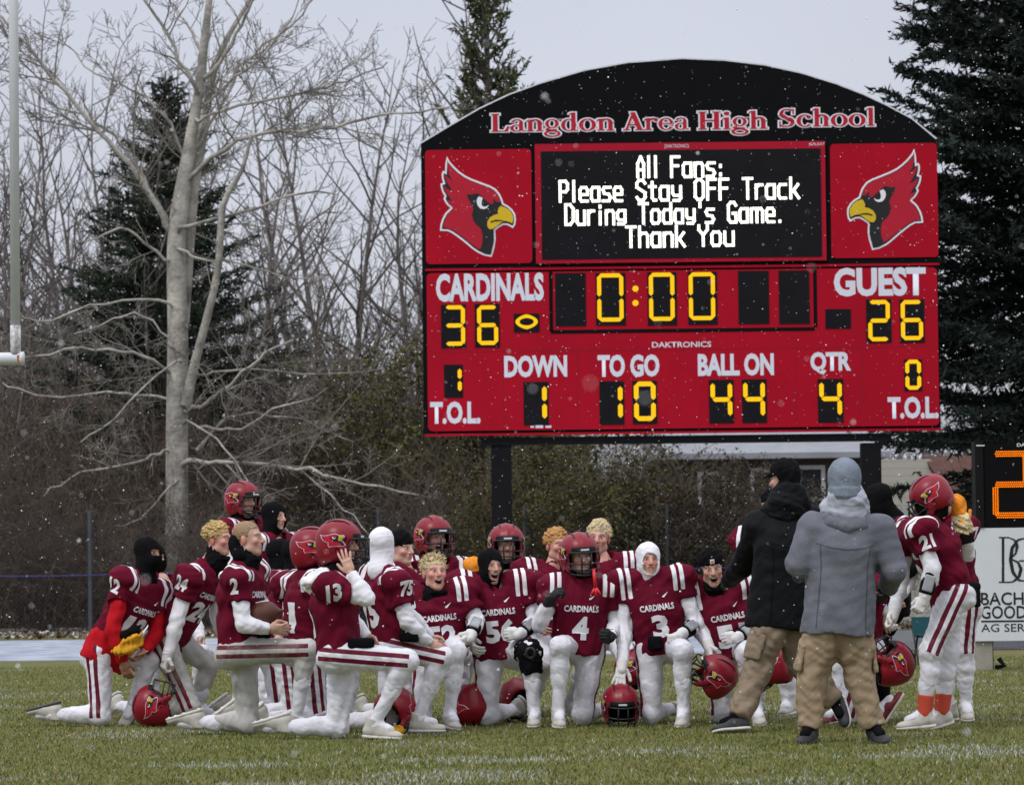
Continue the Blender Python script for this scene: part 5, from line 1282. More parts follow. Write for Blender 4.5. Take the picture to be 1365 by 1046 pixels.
# ---- soft headgear and hair in head space
def headgear(kind):
    s = SDF()
    if kind in ('balaclava', 'balaclava_face', 'balaclava_back', 'balaclava_short'):
        s.ell((0, 0.012, 0.040), (0.091, 0.110, 0.096), k=0.02); s.ell((0, -0.022, -0.035), (0.081, 0.108, 0.098), k=0.03)
        if kind != 'balaclava_short': s.cone((0, 0.012, -0.07), (0, 0.035, -0.175), 0.074, 0.098, k=0.04)
        if kind == 'balaclava': s.box((0, -0.13, 0.012), (0.056, 0.072, 0.024), sub=True, rd=0.018)
        elif kind == 'balaclava_face': s.box((0, -0.13, -0.030), (0.058, 0.088, 0.078), sub=True, rd=0.05)
        return s.build(0.007, 0.0018, 0.05, 3)
    if kind == 'beanie_long':
        s.ell((0, 0.014, 0.060), (0.090, 0.104, 0.098), k=0.02); s.cone((0, 0.020, -0.065), (0, 0.014, 0.05), 0.104, 0.102, k=0.03, flat=(1, 0, 0), fs=1.12)
        s.box((0, -0.13, -0.16), (0.3, 0.14, 0.185), sub=True, rd=0.01); s.box((0, 0.2, -0.27), (0.3, 0.35, 0.19), sub=True, rd=0.01)
        s.cone((0, 0.021, -0.060), (0, 0.018, -0.012), 0.109, 0.109, k=0.006, flat=(1, 0, 0), fs=1.12, cuts=[((0, 0, -.012), (0, 0, 1)), ((0, 0, -.066), (0, 0, -1)), ((0, -.02, 0), (0, -1, 0))])
        return s.build(0.006, 0.0008, 0.03, 4)
    if kind == 'beanie':
        s.ell((0, 0.014, 0.062), (0.093, 0.112, 0.090), k=0.02); s.cone((0, 0.016, 0.02), (0, 0.014, 0.060), 0.103, 0.101, k=0.008, flat=(1, 0, 0), fs=1.13)
        s.box((0, -0.12, -0.20), (0.3, 0.2, 0.228), sub=True, rd=0.01); s.box((0, 0.2, -0.23), (0.3, 0.25, 0.22), sub=True, rd=0.01)
        return s.build(0.007, 0.003, 0.03, 4)
    if kind == 'gaiter':
        s.cone((0, 0.022, -0.09), (0, 0.035, -0.18), 0.070, 0.100, k=0.02); s.ell((0, -0.01, -0.150), (0.080, 0.082, 0.036), k=0.03)
        s.cone((0, -0.05, -0.09), (0, -0.05, 0.05), 0.062, 0.09, sub=True)
        return s.build(0.007, 0.006, 0.05, 5)
    g = np.random.default_rng({'curly': 1, 'shag': 2, 'buzz': 3, 'spiky': 6}[kind])
    if kind == 'buzz':
        s.ell((0, 0.016, 0.044), (0.083, 0.102, 0.088), k=0.01)
        s.box((0, -0.095, -0.04), (0.2, 0.075, 0.105), sub=True, rd=0.03); s.box((0, 0, -0.13), (0.3, 0.3, 0.12), sub=True)
        return s.build(0.006, 0.001, 0.02, 6)
    s.ell((0, 0.020, 0.050), (0.088, 0.104, 0.088), k=0.01)
    n = {'curly': 330, 'shag': 300, 'spiky': 260}[kind]
    for i in range(n):
        th = g.uniform(0, 6.283); zz = g.uniform(-0.35, 1); rr = math.sqrt(max(0, 1 - zz*zz)); d = np.array((rr*math.cos(th), rr*math.sin(th), zz))
        if d[1] < -0.35 and d[2] < 0.42: continue
        p = np.array((0, 0.020, 0.050)) + d * np.array((0.090, 0.106, 0.092))
        if kind == 'curly': s.ell(p + g.normal(size=3)*.004, g.uniform(.006, .015, 3), k=0.004)
        else:
            t = unit(np.array((d[0]*0.4 + g.normal()*.3, d[1]*.3 - 0.4 + g.normal()*.3, (-0.8 if kind == 'shag' else 0.6) + g.normal()*.3)))
            s.cone(p - t*0.014, p + t*g.uniform(.02, .046), 0.0085, 0.002, k=0.003)
    s.box((0, -0.13, -0.045), (0.060, 0.075, 0.085 if kind == 'shag' else 0.095), sub=True, rd=0.02)
    return s.build(0.0042)
GEAR = {}
def gear_me(kind, m):
    if (kind, m) not in GEAR:
        v, q = headgear(kind); GEAR[(kind, m)] = mesh_np(kind.split('_')[0] if 'bala' in kind else kind.split('_')[0], v, q, m)
    return GEAR[(kind, m)]

# ================================================================== a person
def rz(a):
    c, s = math.cos(a), math.sin(a); return np.array(((c, -s, 0), (s, c, 0), (0, 0, 1)))
def head_R(yaw, pitch=0, roll=0):
    """yaw>0 turns the face to the picture's right, pitch>0 looks down, roll>0 tips the crown to the picture's right"""
    M = Matrix.Rotation(R_(yaw), 3, 'Z') @ Matrix.Rotation(R_(pitch), 3, 'X') @ Matrix.Rotation(R_(roll), 3, 'Y')
    return np.array(M)

LEGS = {'kneel': {'knL': (.13, -.42, .50), 'anL': (.13, -.37, .09), 'toL': (.15, -.57, .04), 'knR': (-.12, -.05, .075), 'anR': (-.12, .37, .10), 'toR': (-.12, .52, .04), 'pel': .53},
        'kneelR': {'knR': (-.13, -.42, .50), 'anR': (-.13, -.37, .09), 'toR': (-.15, -.57, .04), 'knL': (.12, -.05, .075), 'anL': (.12, .37, .10), 'toL': (.12, .52, .04), 'pel': .53},
        'stand': {'knL': (.12, -.04, .50), 'anL': (.13, .02, .09), 'toL': (.16, -.18, .03), 'knR': (-.12, -.04, .50), 'anR': (-.13, .02, .09), 'toR': (-.16, -.18, .03), 'pel': .93},
        'crouch': {'knL': (.17, -.30, .44), 'anL': (.15, .02, .09), 'toL': (.19, -.18, .03), 'knR': (-.17, -.30, .44), 'anR': (-.15, .02, .09), 'toR': (-.19, -.18, .03), 'pel': .66}}

def person(label, D, pose, yaw, pel, neck, head, hy=None, ty=None, J=None, sw=0.19, face='skin_fair', mouth=0.0, gear=(), num=None, chest=None, sleeve=None, word=True,
           hands=('relax', 'relax'), gloves=(None, None), shoes=('shoe_white', 'sole_white'), sleeves='white_cloth', kind='player', bulk=1.0, socks='sock_cloth',
           palm=(None, None), seed=0, hmtnum=None, back=None, band=(), group='football players gathered in front of the scoreboard', tr='khaki', jk='jacket_black', sleeve_side=None, hs=0.97, hh=1.04, liftR=0.0, liftL=0.0):
    """joints are given as (photo px, photo py, metres behind D[, fixed height])"""
    J = dict(J or {})
    def P(t):
        if len(t) == 4:
            q = U(t[0], t[1], D + t[2]); q[2] = t[3]; return q
        return U(t[0], t[1], D + t[2])
    pel, neck = P(pel), P(neck)
    hd = P(head)
    yr = R_(yaw); Ry = rz(yr)
    hl = Ry @ np.array((1, 0, 0)); hf = Ry @ np.array((0, -1, 0))
    ty = yaw if ty is None else ty
    up = unit(neck - pel)
    lat = rz(R_(ty)) @ np.array((1.0, 0, 0)); lat = unit(lat - (lat @ up) * up * 0.7)
    fwd = unit(np.cross(lat, up))
    j = {'pel': pel, 'neck': neck}
    g0 = np.array((pel[0], pel[1], 0.0))
    for k, p in LEGS[pose].items():
        if k == 'pel': continue
        q = Ry @ np.array(p); q[2] = p[2]
        if pose != 'kneel' and pose != 'kneelR' and k[:2] == 'kn': q[2] = p[2] * min(1.1, pel[2] / LEGS[pose]['pel'])
        j[k] = g0 + q
    j['shL'] = neck + lat*sw - up*0.065 + np.array((0, 0, liftL)); j['shR'] = neck - lat*sw - up*0.065 + np.array((0, 0, liftR))
    for k in ('shL', 'shR'):
        if k in J: j[k] = P(J[k])
    for sd, g in (('L', 1), ('R', -1)):
        sh = j['sh'+sd]
        j['el'+sd] = sh + lat*g*0.07 - np.array((0, 0, 1))*0.27 + fwd*0.06
        j['wr'+sd] = j['el'+sd] + fwd*0.20 - np.array((0, 0, 1))*0.12 - lat*g*0.06
    for k, t in J.items():
        if k[:2] in ('el', 'wr', 'kn', 'an', 'to') and len(k) == 3: j[k] = P(t)
    for sd, g in (('L', 1), ('R', -1)):
        j['ha'+sd] = P(J['ha'+sd]) if 'ha'+sd in J else j['wr'+sd] + unit(j['wr'+sd] - j['el'+sd]) * 0.1
    base = np.array((pel[0], pel[1], 0.0))
    root = empty('person', base); tag(root, label, 'person', group)
    ob = -base                                             # all child meshes are written relative to the base
    def put(name, vq, m, parent=root, attrs=None, mi=None, smooth=True):
        v, q = vq
        return link(name, mesh_np(name, v + ob, q, m, smooth, attrs, mi), parent)
    HR = head_R(hy if hy is not None else yaw, J.get('bkpitch', (0,))[0], J.get('bkroll', (0,))[0])
    hipw = 0.095 * (0.5 + 0.5*bulk)
    hip = {'L': pel + hl*hipw - up*0.03, 'R': pel - hl*hipw - up*0.03}
    # ---- body: one continuous skin under the clothes, ending in head and hands
    s = SDF(); bk = 0.85
    s.cone(pel, neck - up*0.14, 0.12*bk, 0.14*bk, flat=fwd, fs=1.35); s.cone(neck - up*0.14, neck, 0.12*bk, 0.05)
    s.cone(neck - up*0.03, hd + HR @ np.array((0, 0.03, -0.10)), 0.058, 0.058, k=0.03)
    for sd in 'LR':
        s.cone(neck - up*0.06, j['sh'+sd], 0.05, 0.05); s.cone(j['sh'+sd], j['el'+sd], 0.046, 0.038); s.cone(j['el'+sd], j['wr'+sd], 0.038, 0.027)
        s.cone(hip[sd], j['kn'+sd], 0.075, 0.05); s.cone(j['kn'+sd], j['an'+sd], 0.048, 0.035)
        f = unit(j['to'+sd] - j['an'+sd]); s.cone(j['an'+sd], j['an'+sd] + f*0.10, 0.032, 0.025)
    v, q = s.build(0.015)
    hv, hq, hat, hmi = HEADS[(mouth, any(g[0] in ('curly', 'shag', 'buzz', 'spiky') for g in gear) or kind == 'coach_cap')]
    n = len(v); V = [v, hs*(hv @ HR.T) + hd]; Q = [q, hq + n]; n += len(hv); MI = [np.zeros(len(q), int), hmi]
    at = {k: np.concatenate((np.zeros(len(v)), a)) for k, a in hat.items()}
    frames = {}
    for i, sd in enumerate('LR'):
        z = unit(j['ha'+sd] - j['wr'+sd]); hint = palm[i] if palm[i] is not None else -lat*(1 if sd == 'L' else -1) - fwd*0.3
        F = frame(y=hint, z=z); frames[sd] = F
        a, b = hand_geo(hands[i], sd, False); sc = 0.92
        V.append(sc*(a @ F.T) + j['wr'+sd]); Q.append(b + n); n += len(a); MI.append(np.zeros(len(b), int))
        for k in at: at[k] = np.concatenate((at[k], np.zeros(len(a))))
    body = link('body', mesh_np('body', np.concatenate(V) + ob, np.concatenate(Q), [face, 'eye_white', 'eye_iris', 'teeth'], True, at, np.concatenate(MI)), root)
    # ---- gloves
    for i, sd in enumerate('LR'):
        if gloves[i]:
            a, b = hand_geo(hands[i], sd, True); F = frames[sd]
            gl = put('glove', (0.98*(a @ F.T) + j['wr'+sd], b), gloves[i])
            s = SDF(); d = unit(j['el'+sd] - j['wr'+sd]); s.cone(j['wr'+sd] - d*0.03, j['wr'+sd] + d*0.045, 0.036, 0.044, k=0.01, cuts=[(j['wr'+sd] + d*0.045, d)])
            put('cuff', s.build(0.007), gloves[i], gl)
    for sd in band:                                        # wrist coach: black band with a clear window
        w, e = j['wr'+sd], j['el'+sd]; d = unit(e - w)
        s = SDF(); s.cone(w + d*0.035, w + d*0.185, 0.050, 0.060, k=0.01, cuts=[(w + d*0.035, -d), (w + d*0.185, d)])
        wb = put('wristband', s.build(0.007), 'black_cloth')
        s = SDF(); cdir = unit(np.array((0, -1.0, 0.25)) - d*(np.array((0, -1.0, 0.25)) @ d))
        s.box(w + d*0.11 + cdir*0.05, (0.036, 0.013, 0.058), frame(y=cdir, z=d), rd=0.008); put('play_window', s.build(0.006), 'plastic_clear', wb)
    jk_h = 0.011
    zup = np.array((0, 0, 1.0))
    if kind == 'player':
        B = bulk
        s = SDF(); hem = pel - up*0.075
        ch = neck - up*0.20
        s.cone(hem - up*0.05, ch, 0.188*B, 0.196*B, k=0.03, flat=fwd, fs=1.32, cuts=[(hem, -up)])
        s.cone(ch, neck - up*0.05, 0.19*B, 0.11, k=0.05, flat=fwd, fs=1.2)
        s.cone(j['shL'] + up*0.015, j['shR'] + up*0.015, 0.098, 0.098, k=0.04)
        s.ell(ch + fwd*0.055 + up*0.05, (0.18*B, 0.085, 0.12), np.stack((lat, fwd, up), 1), k=0.05)
        for sd, g in (('L', 1), ('R', -1)):
            sh = j['sh'+sd]; ad = unit(j['el'+sd] - sh)
            s.ell(sh + lat*g*0.025 + up*0.02, (0.118, 0.125, 0.092), np.stack((lat, fwd, up), 1), k=0.03)
            s.cone(sh, sh + ad*0.17, 0.100, 0.085, k=0.03, cuts=[(sh + ad*0.155, ad)])
        s.cone(neck - up*0.02 + fwd*0.02, neck + up*0.2, 0.078, 0.10, sub=True)
        v, q = s.build(jk_h, 0.0078, 0.11, seed)
        r = v - (neck - up*0.06); u = np.abs(r @ lat); h_ = r @ up
        st = np.minimum.reduce([np.maximum(np.minimum(u - (sw-0.040), (sw-0.010) - u), np.minimum(u - (sw+0.012), (sw+0.042) - u)), h_ + J.get('stl', 0.052)])
        je = put('jersey', (v, q), 'jersey_cloth', attrs={'st': st})
        bvh = BVHTree.FromPolygons([Vector(x) for x in v], [tuple(int(i) for i in f) for f in q])
        def prt(name, txt, w, h, org, ux, uy, nn, bold=0.03):
            a, t = text_grid(txt, w, h, bold)
            a, t = drape(a, t, org, ux, uy, nn, bvh, 0.005)
            if a is not None:
                link(name, mesh_np(name, a + ob, t, 'print_white', True), je)
        if num:
            if word: prt('lettering', 'CARDINALS', 0.25, 0.047, neck - up*0.205 + fwd*0.1, lat, up, fwd, 0.035)
            prt('jersey_number', num, 0.22 if len(num) > 1 else 0.12, 0.17, neck - up*0.345 + fwd*0.1, lat, up, fwd, 0.05)
            sw_ = [(0.0, 0.0), (0.012, 0.006), (0.05, 0.028), (0.016, -0.008), (0.004, -0.010)]
            a, t = drape(np.array(sw_), np.array([(0, 4, 3), (0, 3, 1), (1, 3, 2)]), neck - up*0.13 + fwd*0.1 + lat*0.05, lat, up, fwd, bvh, 0.006)
            if a is not None: link('chest_mark', mesh_np('chest_mark', a + ob, t, 'print_white', False), je)
        if back: prt('back_number', back, 0.25 if len(back) > 1 else 0.13, 0.22, neck - up*0.30 - fwd*0.1, -lat, up, -fwd, 0.05)
        if sleeve:
            for sd, g in (('L', 1), ('R', -1)):
                if sleeve_side and sd not in sleeve_side: continue
                sh = j['sh'+sd]; n_ = unit(lat*g*0.85 - up*0.0 + fwd*0.25 + zup*0.25)
                ux = unit(np.cross(up, n_)); uy = np.cross(n_, ux)
                prt('sleeve_number', sleeve, 0.105 if len(sleeve) > 1 else 0.06, 0.095, sh + n_*0.05 - up*J.get('sn', 0.068), ux, uy, n_, 0.05)
        # undershirt: sleeves and collar
        s = SDF()
        s.cone(pel + up*0.1, neck - up*0.12, 0.11, 0.12, flat=fwd, fs=1.35)
        for sd in 'LR':
            sh, e, w = j['sh'+sd], j['el'+sd], j['wr'+sd]; d = unit(w - e)
            s.cone(neck - up*0.1, sh, 0.07, 0.07); s.cone(sh, e, 0.068*B, 0.056*B, k=0.02); s.cone(e, e + (w-e)*0.35, 0.055*B, 0.054*B, k=0.02); s.cone(e + (w-e)*0.3, w, 0.054*B, 0.038, k=0.02, cuts=[(w - d*0.005, d)])
        put('undershirt', s.build(0.010, 0.0035, 0.05, seed+3), sleeves)
        # pants with the double side stripe
        s = SDF()
        s.ell(pel - up*0.02, (0.162*B, 0.122*B, 0.12), np.stack((hl, np.cross(up, hl), up), 1), k=0.04)
        for sd, g in (('L', 1), ('R', -1)):
            hp, kn, an = hip[sd], j['kn'+sd], j['an'+sd]; sh_ = unit(an - kn)
            s.ell(hp - hf*0.05 - up*0.03, (0.092*B, 0.092*B, 0.095*B), k=0.04)
            s.cone(hp, kn, 0.108*B, 0.074, k=0.035); s.ell(kn, (0.073, 0.073, 0.073), k=0.02)
            cp = unit(np.cross(hl, sh_)); cp = cp if cp @ (hp - kn) > 0 else -cp
            s.cone(kn, kn + sh_*0.13 + cp*.010, 0.068, 0.066, k=0.03); s.cone(kn + sh_*.12 + cp*.010, kn + sh_*0.25, 0.066, 0.056, k=0.02, cuts=[(kn + sh_*0.235, sh_)])
        v, q = s.build(0.010, 0.0036, 0.06, seed+7)
        st = np.full(len(v), -0.05)
        for sd, g in (('L', 1), ('R', -1)):
            hp, kn = hip[sd], j['kn'+sd]; ax = kn - hp; L = np.linalg.norm(ax); ax = ax / L
            so = hl*g - (hl*g @ ax)*ax
            if np.linalg.norm(so) < 0.3: so = so + np.cross(ax, (0, 0, 1.0))*0.0 + np.array((0, -0.3, 0)) - (np.array((0, -0.3, 0)) @ ax)*ax
            so = unit(so); bx = np.cross(ax, so)
            r = v - hp; t = r @ ax; rr = r - t[:, None]*ax; a = rr @ so; b = np.abs(rr @ bx)
            side = ((v - pel) @ hl)*g > 0.02
            m = (a > 0) & (t < L + 0.02) & (t > -0.12) & side
            st[m] = np.maximum(st[m], np.minimum(b - 0.015, 0.046 - b)[m])
        pa = put('pants', (v, q), J.get('pm', 'pants_cloth'), attrs={'st': st})
    elif kind == 'coach':
        s = SDF(); B = bulk; hem = pel - up*J.get('hem', 0.10)
        s.cone(hem - up*0.05, neck - up*0.22, 0.238*B*J.get('hemr', 1), 0.222*B, k=0.03, flat=fwd, fs=1.25, cuts=[(hem, -up)])
        s.cone(neck - up*0.22, neck - up*0.05, 0.21*B, 0.12, k=0.05, flat=fwd, fs=1.2); s.cone(j['shL'], j['shR'], 0.10, 0.10, k=0.05)
        for sd in 'LR':
            sh, e, w = j['sh'+sd], j['el'+sd], j['wr'+sd]; d = unit(w - e)
            s.cone(sh, e, 0.102, 0.082, k=0.03); s.cone(e, w, 0.080, 0.060, k=0.03, cuts=[(w, d)])
        v, q = s.build(0.011, 0.0055, 0.13, seed); jo = put('jacket', (v, q), jk)
        bvh = BVHTree.FromPolygons([Vector(x) for x in v], [tuple(int(i) for i in f) for f in q]); Ht = float((neck - hem) @ up)
        for pl_ in ([(-.19, -.20), (-.1, -.225), (0, -.235), (.1, -.225), (.19, -.20)], [(-.165, -.20), (-.150, -.35), (-.155, -Ht*.75), (-.162, -Ht*.95)], [(.165, -.20), (.150, -.35), (.155, -Ht*.75), (.162, -Ht*.95)]):
            P_ = np.array([np.interp(np.linspace(0, len(pl_)-1, 26), range(len(pl_)), [p[k] for p in pl_]) for k in (0, 1)]).T
            T_ = np.gradient(P_, axis=0); T_ /= np.linalg.norm(T_, axis=1, keepdims=True); N_ = np.stack((-T_[:, 1], T_[:, 0]), 1)*.003
            v2 = np.concatenate((P_ - N_, P_ + N_)); t2 = np.array([x for i in range(25) for x in ((i, i+1, i+26), (i+1, i+27, i+26))])
            a, t = drape(v2, t2, neck - fwd*.1, -lat, up, -fwd, bvh, .0025)
            if a is not None: link('seam', mesh_np('seam', a + ob, t, 'seam_dark' if jk == 'jacket_grey' else 'black_cloth', False), jo)
        s = SDF(); s.ell(pel - up*0.03, (0.165*B, 0.12*B, 0.12), np.stack((hl, np.cross(up, hl), up), 1), k=0.04)
        for sd in 'LR':
            hp, kn, an = hip[sd], j['kn'+sd], j['an'+sd]; d = unit(an - kn)
            s.ell(hp - hf*0.03 - up*.02, (0.10*B,)*3, k=0.04)
            s.cone(hp, hp + (kn-hp)*.35, 0.110*B, 0.118*B, k=0.04); s.cone(hp + (kn-hp)*.3, kn, 0.118*B, 0.096, k=0.04); s.cone(kn, an - d*0.02, 0.096, 0.082, k=0.03, cuts=[(an - d*0.0, d)])
        tro = put('trousers', s.build(0.010, 0.0062, 0.075, seed+5), tr)
        for sd, g in (('L', 1), ('R', -1)):                # cargo pockets
            hp, kn = hip[sd], j['kn'+sd]; ax = unit(kn - hp); so = unit(hl*g - (hl*g @ ax)*ax)
            s = SDF(); s.box(hp + (kn-hp)*0.62 + so*0.108*B, (0.07, 0.016, 0.09), frame(y=so, z=ax), rd=0.012); put('pocket', s.build(0.008, 0.004, 0.06, seed), tr, tro)
    # ---- socks and shoes
    for sd in 'LR':
        kn, an, to = j['kn'+sd], j['an'+sd], j['to'+sd]; d = unit(an - kn); L = np.linalg.norm(an - kn)
        f = unit(to - an); uph = kn - an
        if kind == 'player':
            perp = unit(-f + (f @ d)*d) if np.linalg.norm(-f + (f @ d)*d) > 0.1 else hf
            s = SDF(); s.cone(kn + d*0.16, kn + d*0.24, 0.052, 0.0525, k=0.02); s.cone(kn + d*0.22, an, 0.0535, 0.040, k=0.03); s.ell(an, (0.043,)*3, k=0.02); s.cone(an, an + f*0.11, 0.041, 0.036, k=0.02)
            put('sock', s.build(0.010, 0.003, 0.05, seed+9), 'sock_cloth')
            if socks != 'sock_cloth':
                s = SDF(); s.cone(an - d*0.15, an - d*0.01, 0.058, 0.052, k=0.01, cuts=[(an - d*0.135, -d)]); put('sock', s.build(0.008), socks)
        else:
            s = SDF(); s.cone(kn + d*L*0.4, an, 0.045, 0.043); s.cone(an, an + f*0.11, 0.041, 0.036); put('sock', s.build(0.012), 'black_cloth')
        side = np.cross(f, uph)
        if np.linalg.norm(side) < 0.03: side = np.cross(f, (0, 0, 1.0))
        if 'up'+sd in J: side = np.cross(f, np.array(J['up'+sd]))
        x = unit(side); z = np.cross(x, f)
        if z @ uph < 0 and 'up'+sd not in J: x, z = -x, -z
        Rm = np.stack((x, f, z), 1)
        # the toe joint lies 0.045 below the ankle: level the foot so that the sole is parallel to the ankle-toe line
        a = R_(14); Rm = Rm @ np.array(((1, 0, 0), (0, math.cos(a), -math.sin(a)), (0, math.sin(a), math.cos(a))))
        me, so = shoe_me(*shoes)
        sh = link('shoe', me, root, mat4(Rm, an + ob)); link('sole', so, sh); link('laces', LACES, sh)
    # ---- headgear
    HM = mat4(HR * hs, hd + ob)
    for gk in gear:
        if gk == 'helmet': helmet(root, mat4(HR * hh, hd + ob), hmtnum)
        else:
            kd, m = gk; o = link({'curly': 'hair', 'shag': 'hair', 'spiky': 'hair', 'buzz': 'hair', 'gaiter': 'neck_gaiter', 'beanie': 'beanie', 'beanie_long': 'beanie'}.get(kd, 'balaclava'), gear_me(kd, m), root, HM)
            if kd == 'beanie' and m == 'black_cloth' and 'patch' in J:
                b = MB(); b.box((-0.016, -0.106, 0.052), (0.016, -0.098, 0.084)); p = b.build('patch', 'print_white', o)
                b = MB(); b.box((-0.009, -0.1085, 0.058), (0.010, -0.1062, 0.076)); b.build('logo', 'patch_orange', p)
    return dict(root=root, j=j, up=up, lat=lat, fwd=fwd, HR=HR, hd=hd, ob=ob, put=put, hl=hl, hip=hip, frames=frames)
# ================================================================== the team (photo pixels of the joints, depths by eye)
BLK, WHT, ORG = 'glove_black', 'glove_white', 'mitten_orange'
T = {}
TEAM = ('football players gathered in front of the scoreboard')

T['12'] = person('kneeling player 12 at far left in a red hoodie and black balaclava', 28.0, 'kneel', 62, (144, 864, 0), (193, 773, .02), (197, 738, 0), hy=52, ty=50,
    J=dict(knR=(134, 958, -.12, .075), anR=(72, 956, -.05, .085), toR=(30, 955, .0, .085), upR=(0, 0, -1), knL=(200, 880, .15), anL=(178, 930, .10, .15), toL=(166, 962, .02, .03),
           elR=(150, 838, -.22), wrR=(164, 884, -.22), haR=(172, 905, -.2), elL=(208, 845, .1), wrL=(192, 868, -.02), haL=(184, 876, -.05)),
    face='skin_brown', gear=[('balaclava', 'black_cloth')], num='12', sleeve='12', sleeve_side='R', sleeves='red_hoodie', shoes=('shoe_white', 'sole_dark'), seed=1, hands=('relax', 'relax'))
T['7'] = person('player with jersey 7 kneeling half hidden behind the player in the red hoodie', 29.0, 'kneel', 40, (210, 862, 0), (216, 772, 0), (204, 744, .05), hy=50, ty=35, gear=[('balaclava', 'black_cloth')], num='7', seed=2)
T['24'] = person('blond curly haired player 24 leaning on a red helmet that stands on the grass', 28.3, 'kneel', 70, (224, 846, 0), (276, 752, .02), (291, 719, 0), hy=72, ty=62,
    J=dict(pm='pants_dirty', shR=(252, 773, -.2), elR=(236, 826, -.25), wrR=(223, 874, -.28), haR=(216, 893, -.28), knR=(254, 922, -.14, .12), anR=(222, 948, .0, .09), toR=(196, 958, .0, .05), upR=(0, 0, -1), knL=(279, 886, .2), anL=(262, 940, .2, .09), toL=(296, 955, .15, .04),
           elL=(290, 822, .25), wrL=(300, 855, .2)),
    face='skin_rosy', gear=[('curly', 'hair_blond'), ('gaiter', 'black_cloth')], num='24', sleeve='24', sleeve_side='R', gloves=(None, WHT), hands=('relax', 'grip'), seed=3, palm=(None, (0.2, 0.3, -1)))
T['2'] = person('kneeling player 2 with buzz cut hair and black neck gaiter, holding a brown football', 26.2, 'kneel', 76, (318, 862, 0), (322, 752, .0), (331, 718, 0), hy=80, ty=70,
    J=dict(pm='pants_dirty', bkpitch=(-4,), shR=(316, 775, -.17), elR=(325, 832, -.25), wrR=(360, 838, -.22), haR=(378, 838, -.2), elL=(352, 828, .2), wrL=(368, 838, .02), haL=(385, 840, -.02),
           knL=(331, 968, .08, .075), anL=(262, 970, .10, .085), toL=(208, 972, .10, .075), upL=(0, 0, -1), knR=(410, 866, -.14), anR=(394, 940, -.10, .1), toR=(428, 962, -.12, .04)),
    gear=[('buzz', 'hair_buzz'), ('gaiter', 'black_cloth')], num='2', sleeve='2', sleeve_side='R', back='2', seed=4, hands=('relax', 'relax'), palm=((0, -1, 0.2), (0, 1, 0.3)))
T['back_helmet'] = person('tall player standing at the back left in a red helmet with black facemask', 31.7, 'stand', 45, (335, 811, 0), (331, 697, .0), (325, 668, 0), hy=48, ty=40, gear=['helmet', ('gaiter', 'black_cloth')], num='64', seed=5)
T['back_balaclava'] = person('player in a black balaclava standing beside the tall helmeted one at back left', 31.2, 'stand', 55, (366, 822, 0), (366, 716, .0), (365, 689, 0), hy=58, ty=45, gear=[('balaclava_face', 'black_cloth')], num='21', seed=6)
T['10'] = person('player 10 in a black balaclava turned away, kneeling beside the football', 28.0, 'kneel', 100, (378, 858, 0), (389, 769, .0), (396, 740, 0), hy=115, ty=85, gear=[('balaclava_back', 'black_cloth')],
    J=dict(elR=(376, 815, -.1), wrR=(372, 848, -.2)), num='10', sleeve='10', sleeve_side='R', seed=7)
T['10b'] = person('player in a black balaclava behind the player 10, only the back of the head showing', 28.9, 'kneel', 100, (362, 862, 0), (372, 768, .0), (374, 740, 0), hy=105, ty=90, gear=[('balaclava_back', 'black_cloth')], seed=8)
T['11'] = person('player 11 in a red helmet kneeling behind the player with a hand on his helmet', 27.0, 'kneel', 112, (406, 860, 0), (410, 768, .0), (419, 734, 0), hy=85, ty=112, gear=['helmet', ('gaiter', 'black_cloth')], back='11', seed=9)
T['13'] = person('kneeling player 13 in front holding a bare hand against the side of his red helmet', 25.4, 'kneel', 80, (452, 866, 0), (440, 768, .0), (455, 726, 0), hy=78, ty=78,
    J=dict(shR=(443, 783, -.19), elR=(488, 797, -.26), wrR=(467, 762, -.24), haR=(460, 742, -.23), elL=(470, 830, .2), wrL=(490, 850, .15), knL=(450, 972, .08, .075), anL=(378, 974, .10, .085), toL=(322, 976, .10, .075), upL=(0, 0, -1),
           knR=(543, 880, -.14), anR=(498, 950, -.1, .1), toR=(535, 976, -.12, .04)),
    gear=['helmet', ('gaiter', 'black_cloth')], back='13', sleeve='13', sleeve_side='R', seed=10, hands=('relax', 'open'), palm=(None, (0.3, 0.9, 0)), shoes=('shoe_white', 'sole_white'))
T['75'] = person('player 75 seen from behind in a white balaclava, one knee up', 26.2, 'kneel', 98, (524, 856, 0), (511, 757, .0), (509, 727, 0), hy=165, ty=110,
    J=dict(shR=(528, 779, -.18), elR=(543, 828, -.22), wrR=(573, 858, -.15), haR=(590, 866, -.12), knR=(590, 876, -.1), anR=(556, 950, -.08, .1), toR=(600, 972, -.1, .04), knL=(520, 960, .1, .075), anL=(450, 960, .1, .09), toL=(410, 962, .1, .07), elL=(545, 820, .2), wrL=(575, 850, .2)),
    gear=[('balaclava_back', 'white_cloth')], back='75', sleeve='75', sleeve_side='R', seed=11)
T['beanie_behind'] = person('player in a black beanie peeping out behind the white balaclava', 28.0, 'kneel', 50, (545, 860, 0), (540, 757, .0), (535, 732, 0), hy=50, ty=40, gear=[('beanie', 'black_cloth')], num='34', seed=12)
T['helmet_mid'] = person('shouting player in a red helmet standing behind the blond shouting one', 28.6, 'crouch', 15, (583, 830, 0), (583, 750, .0), (579, 717, 0), hy=28, ty=12, gear=['helmet', ('gaiter', 'black_cloth')], mouth=1.0, num='55', seed=13)
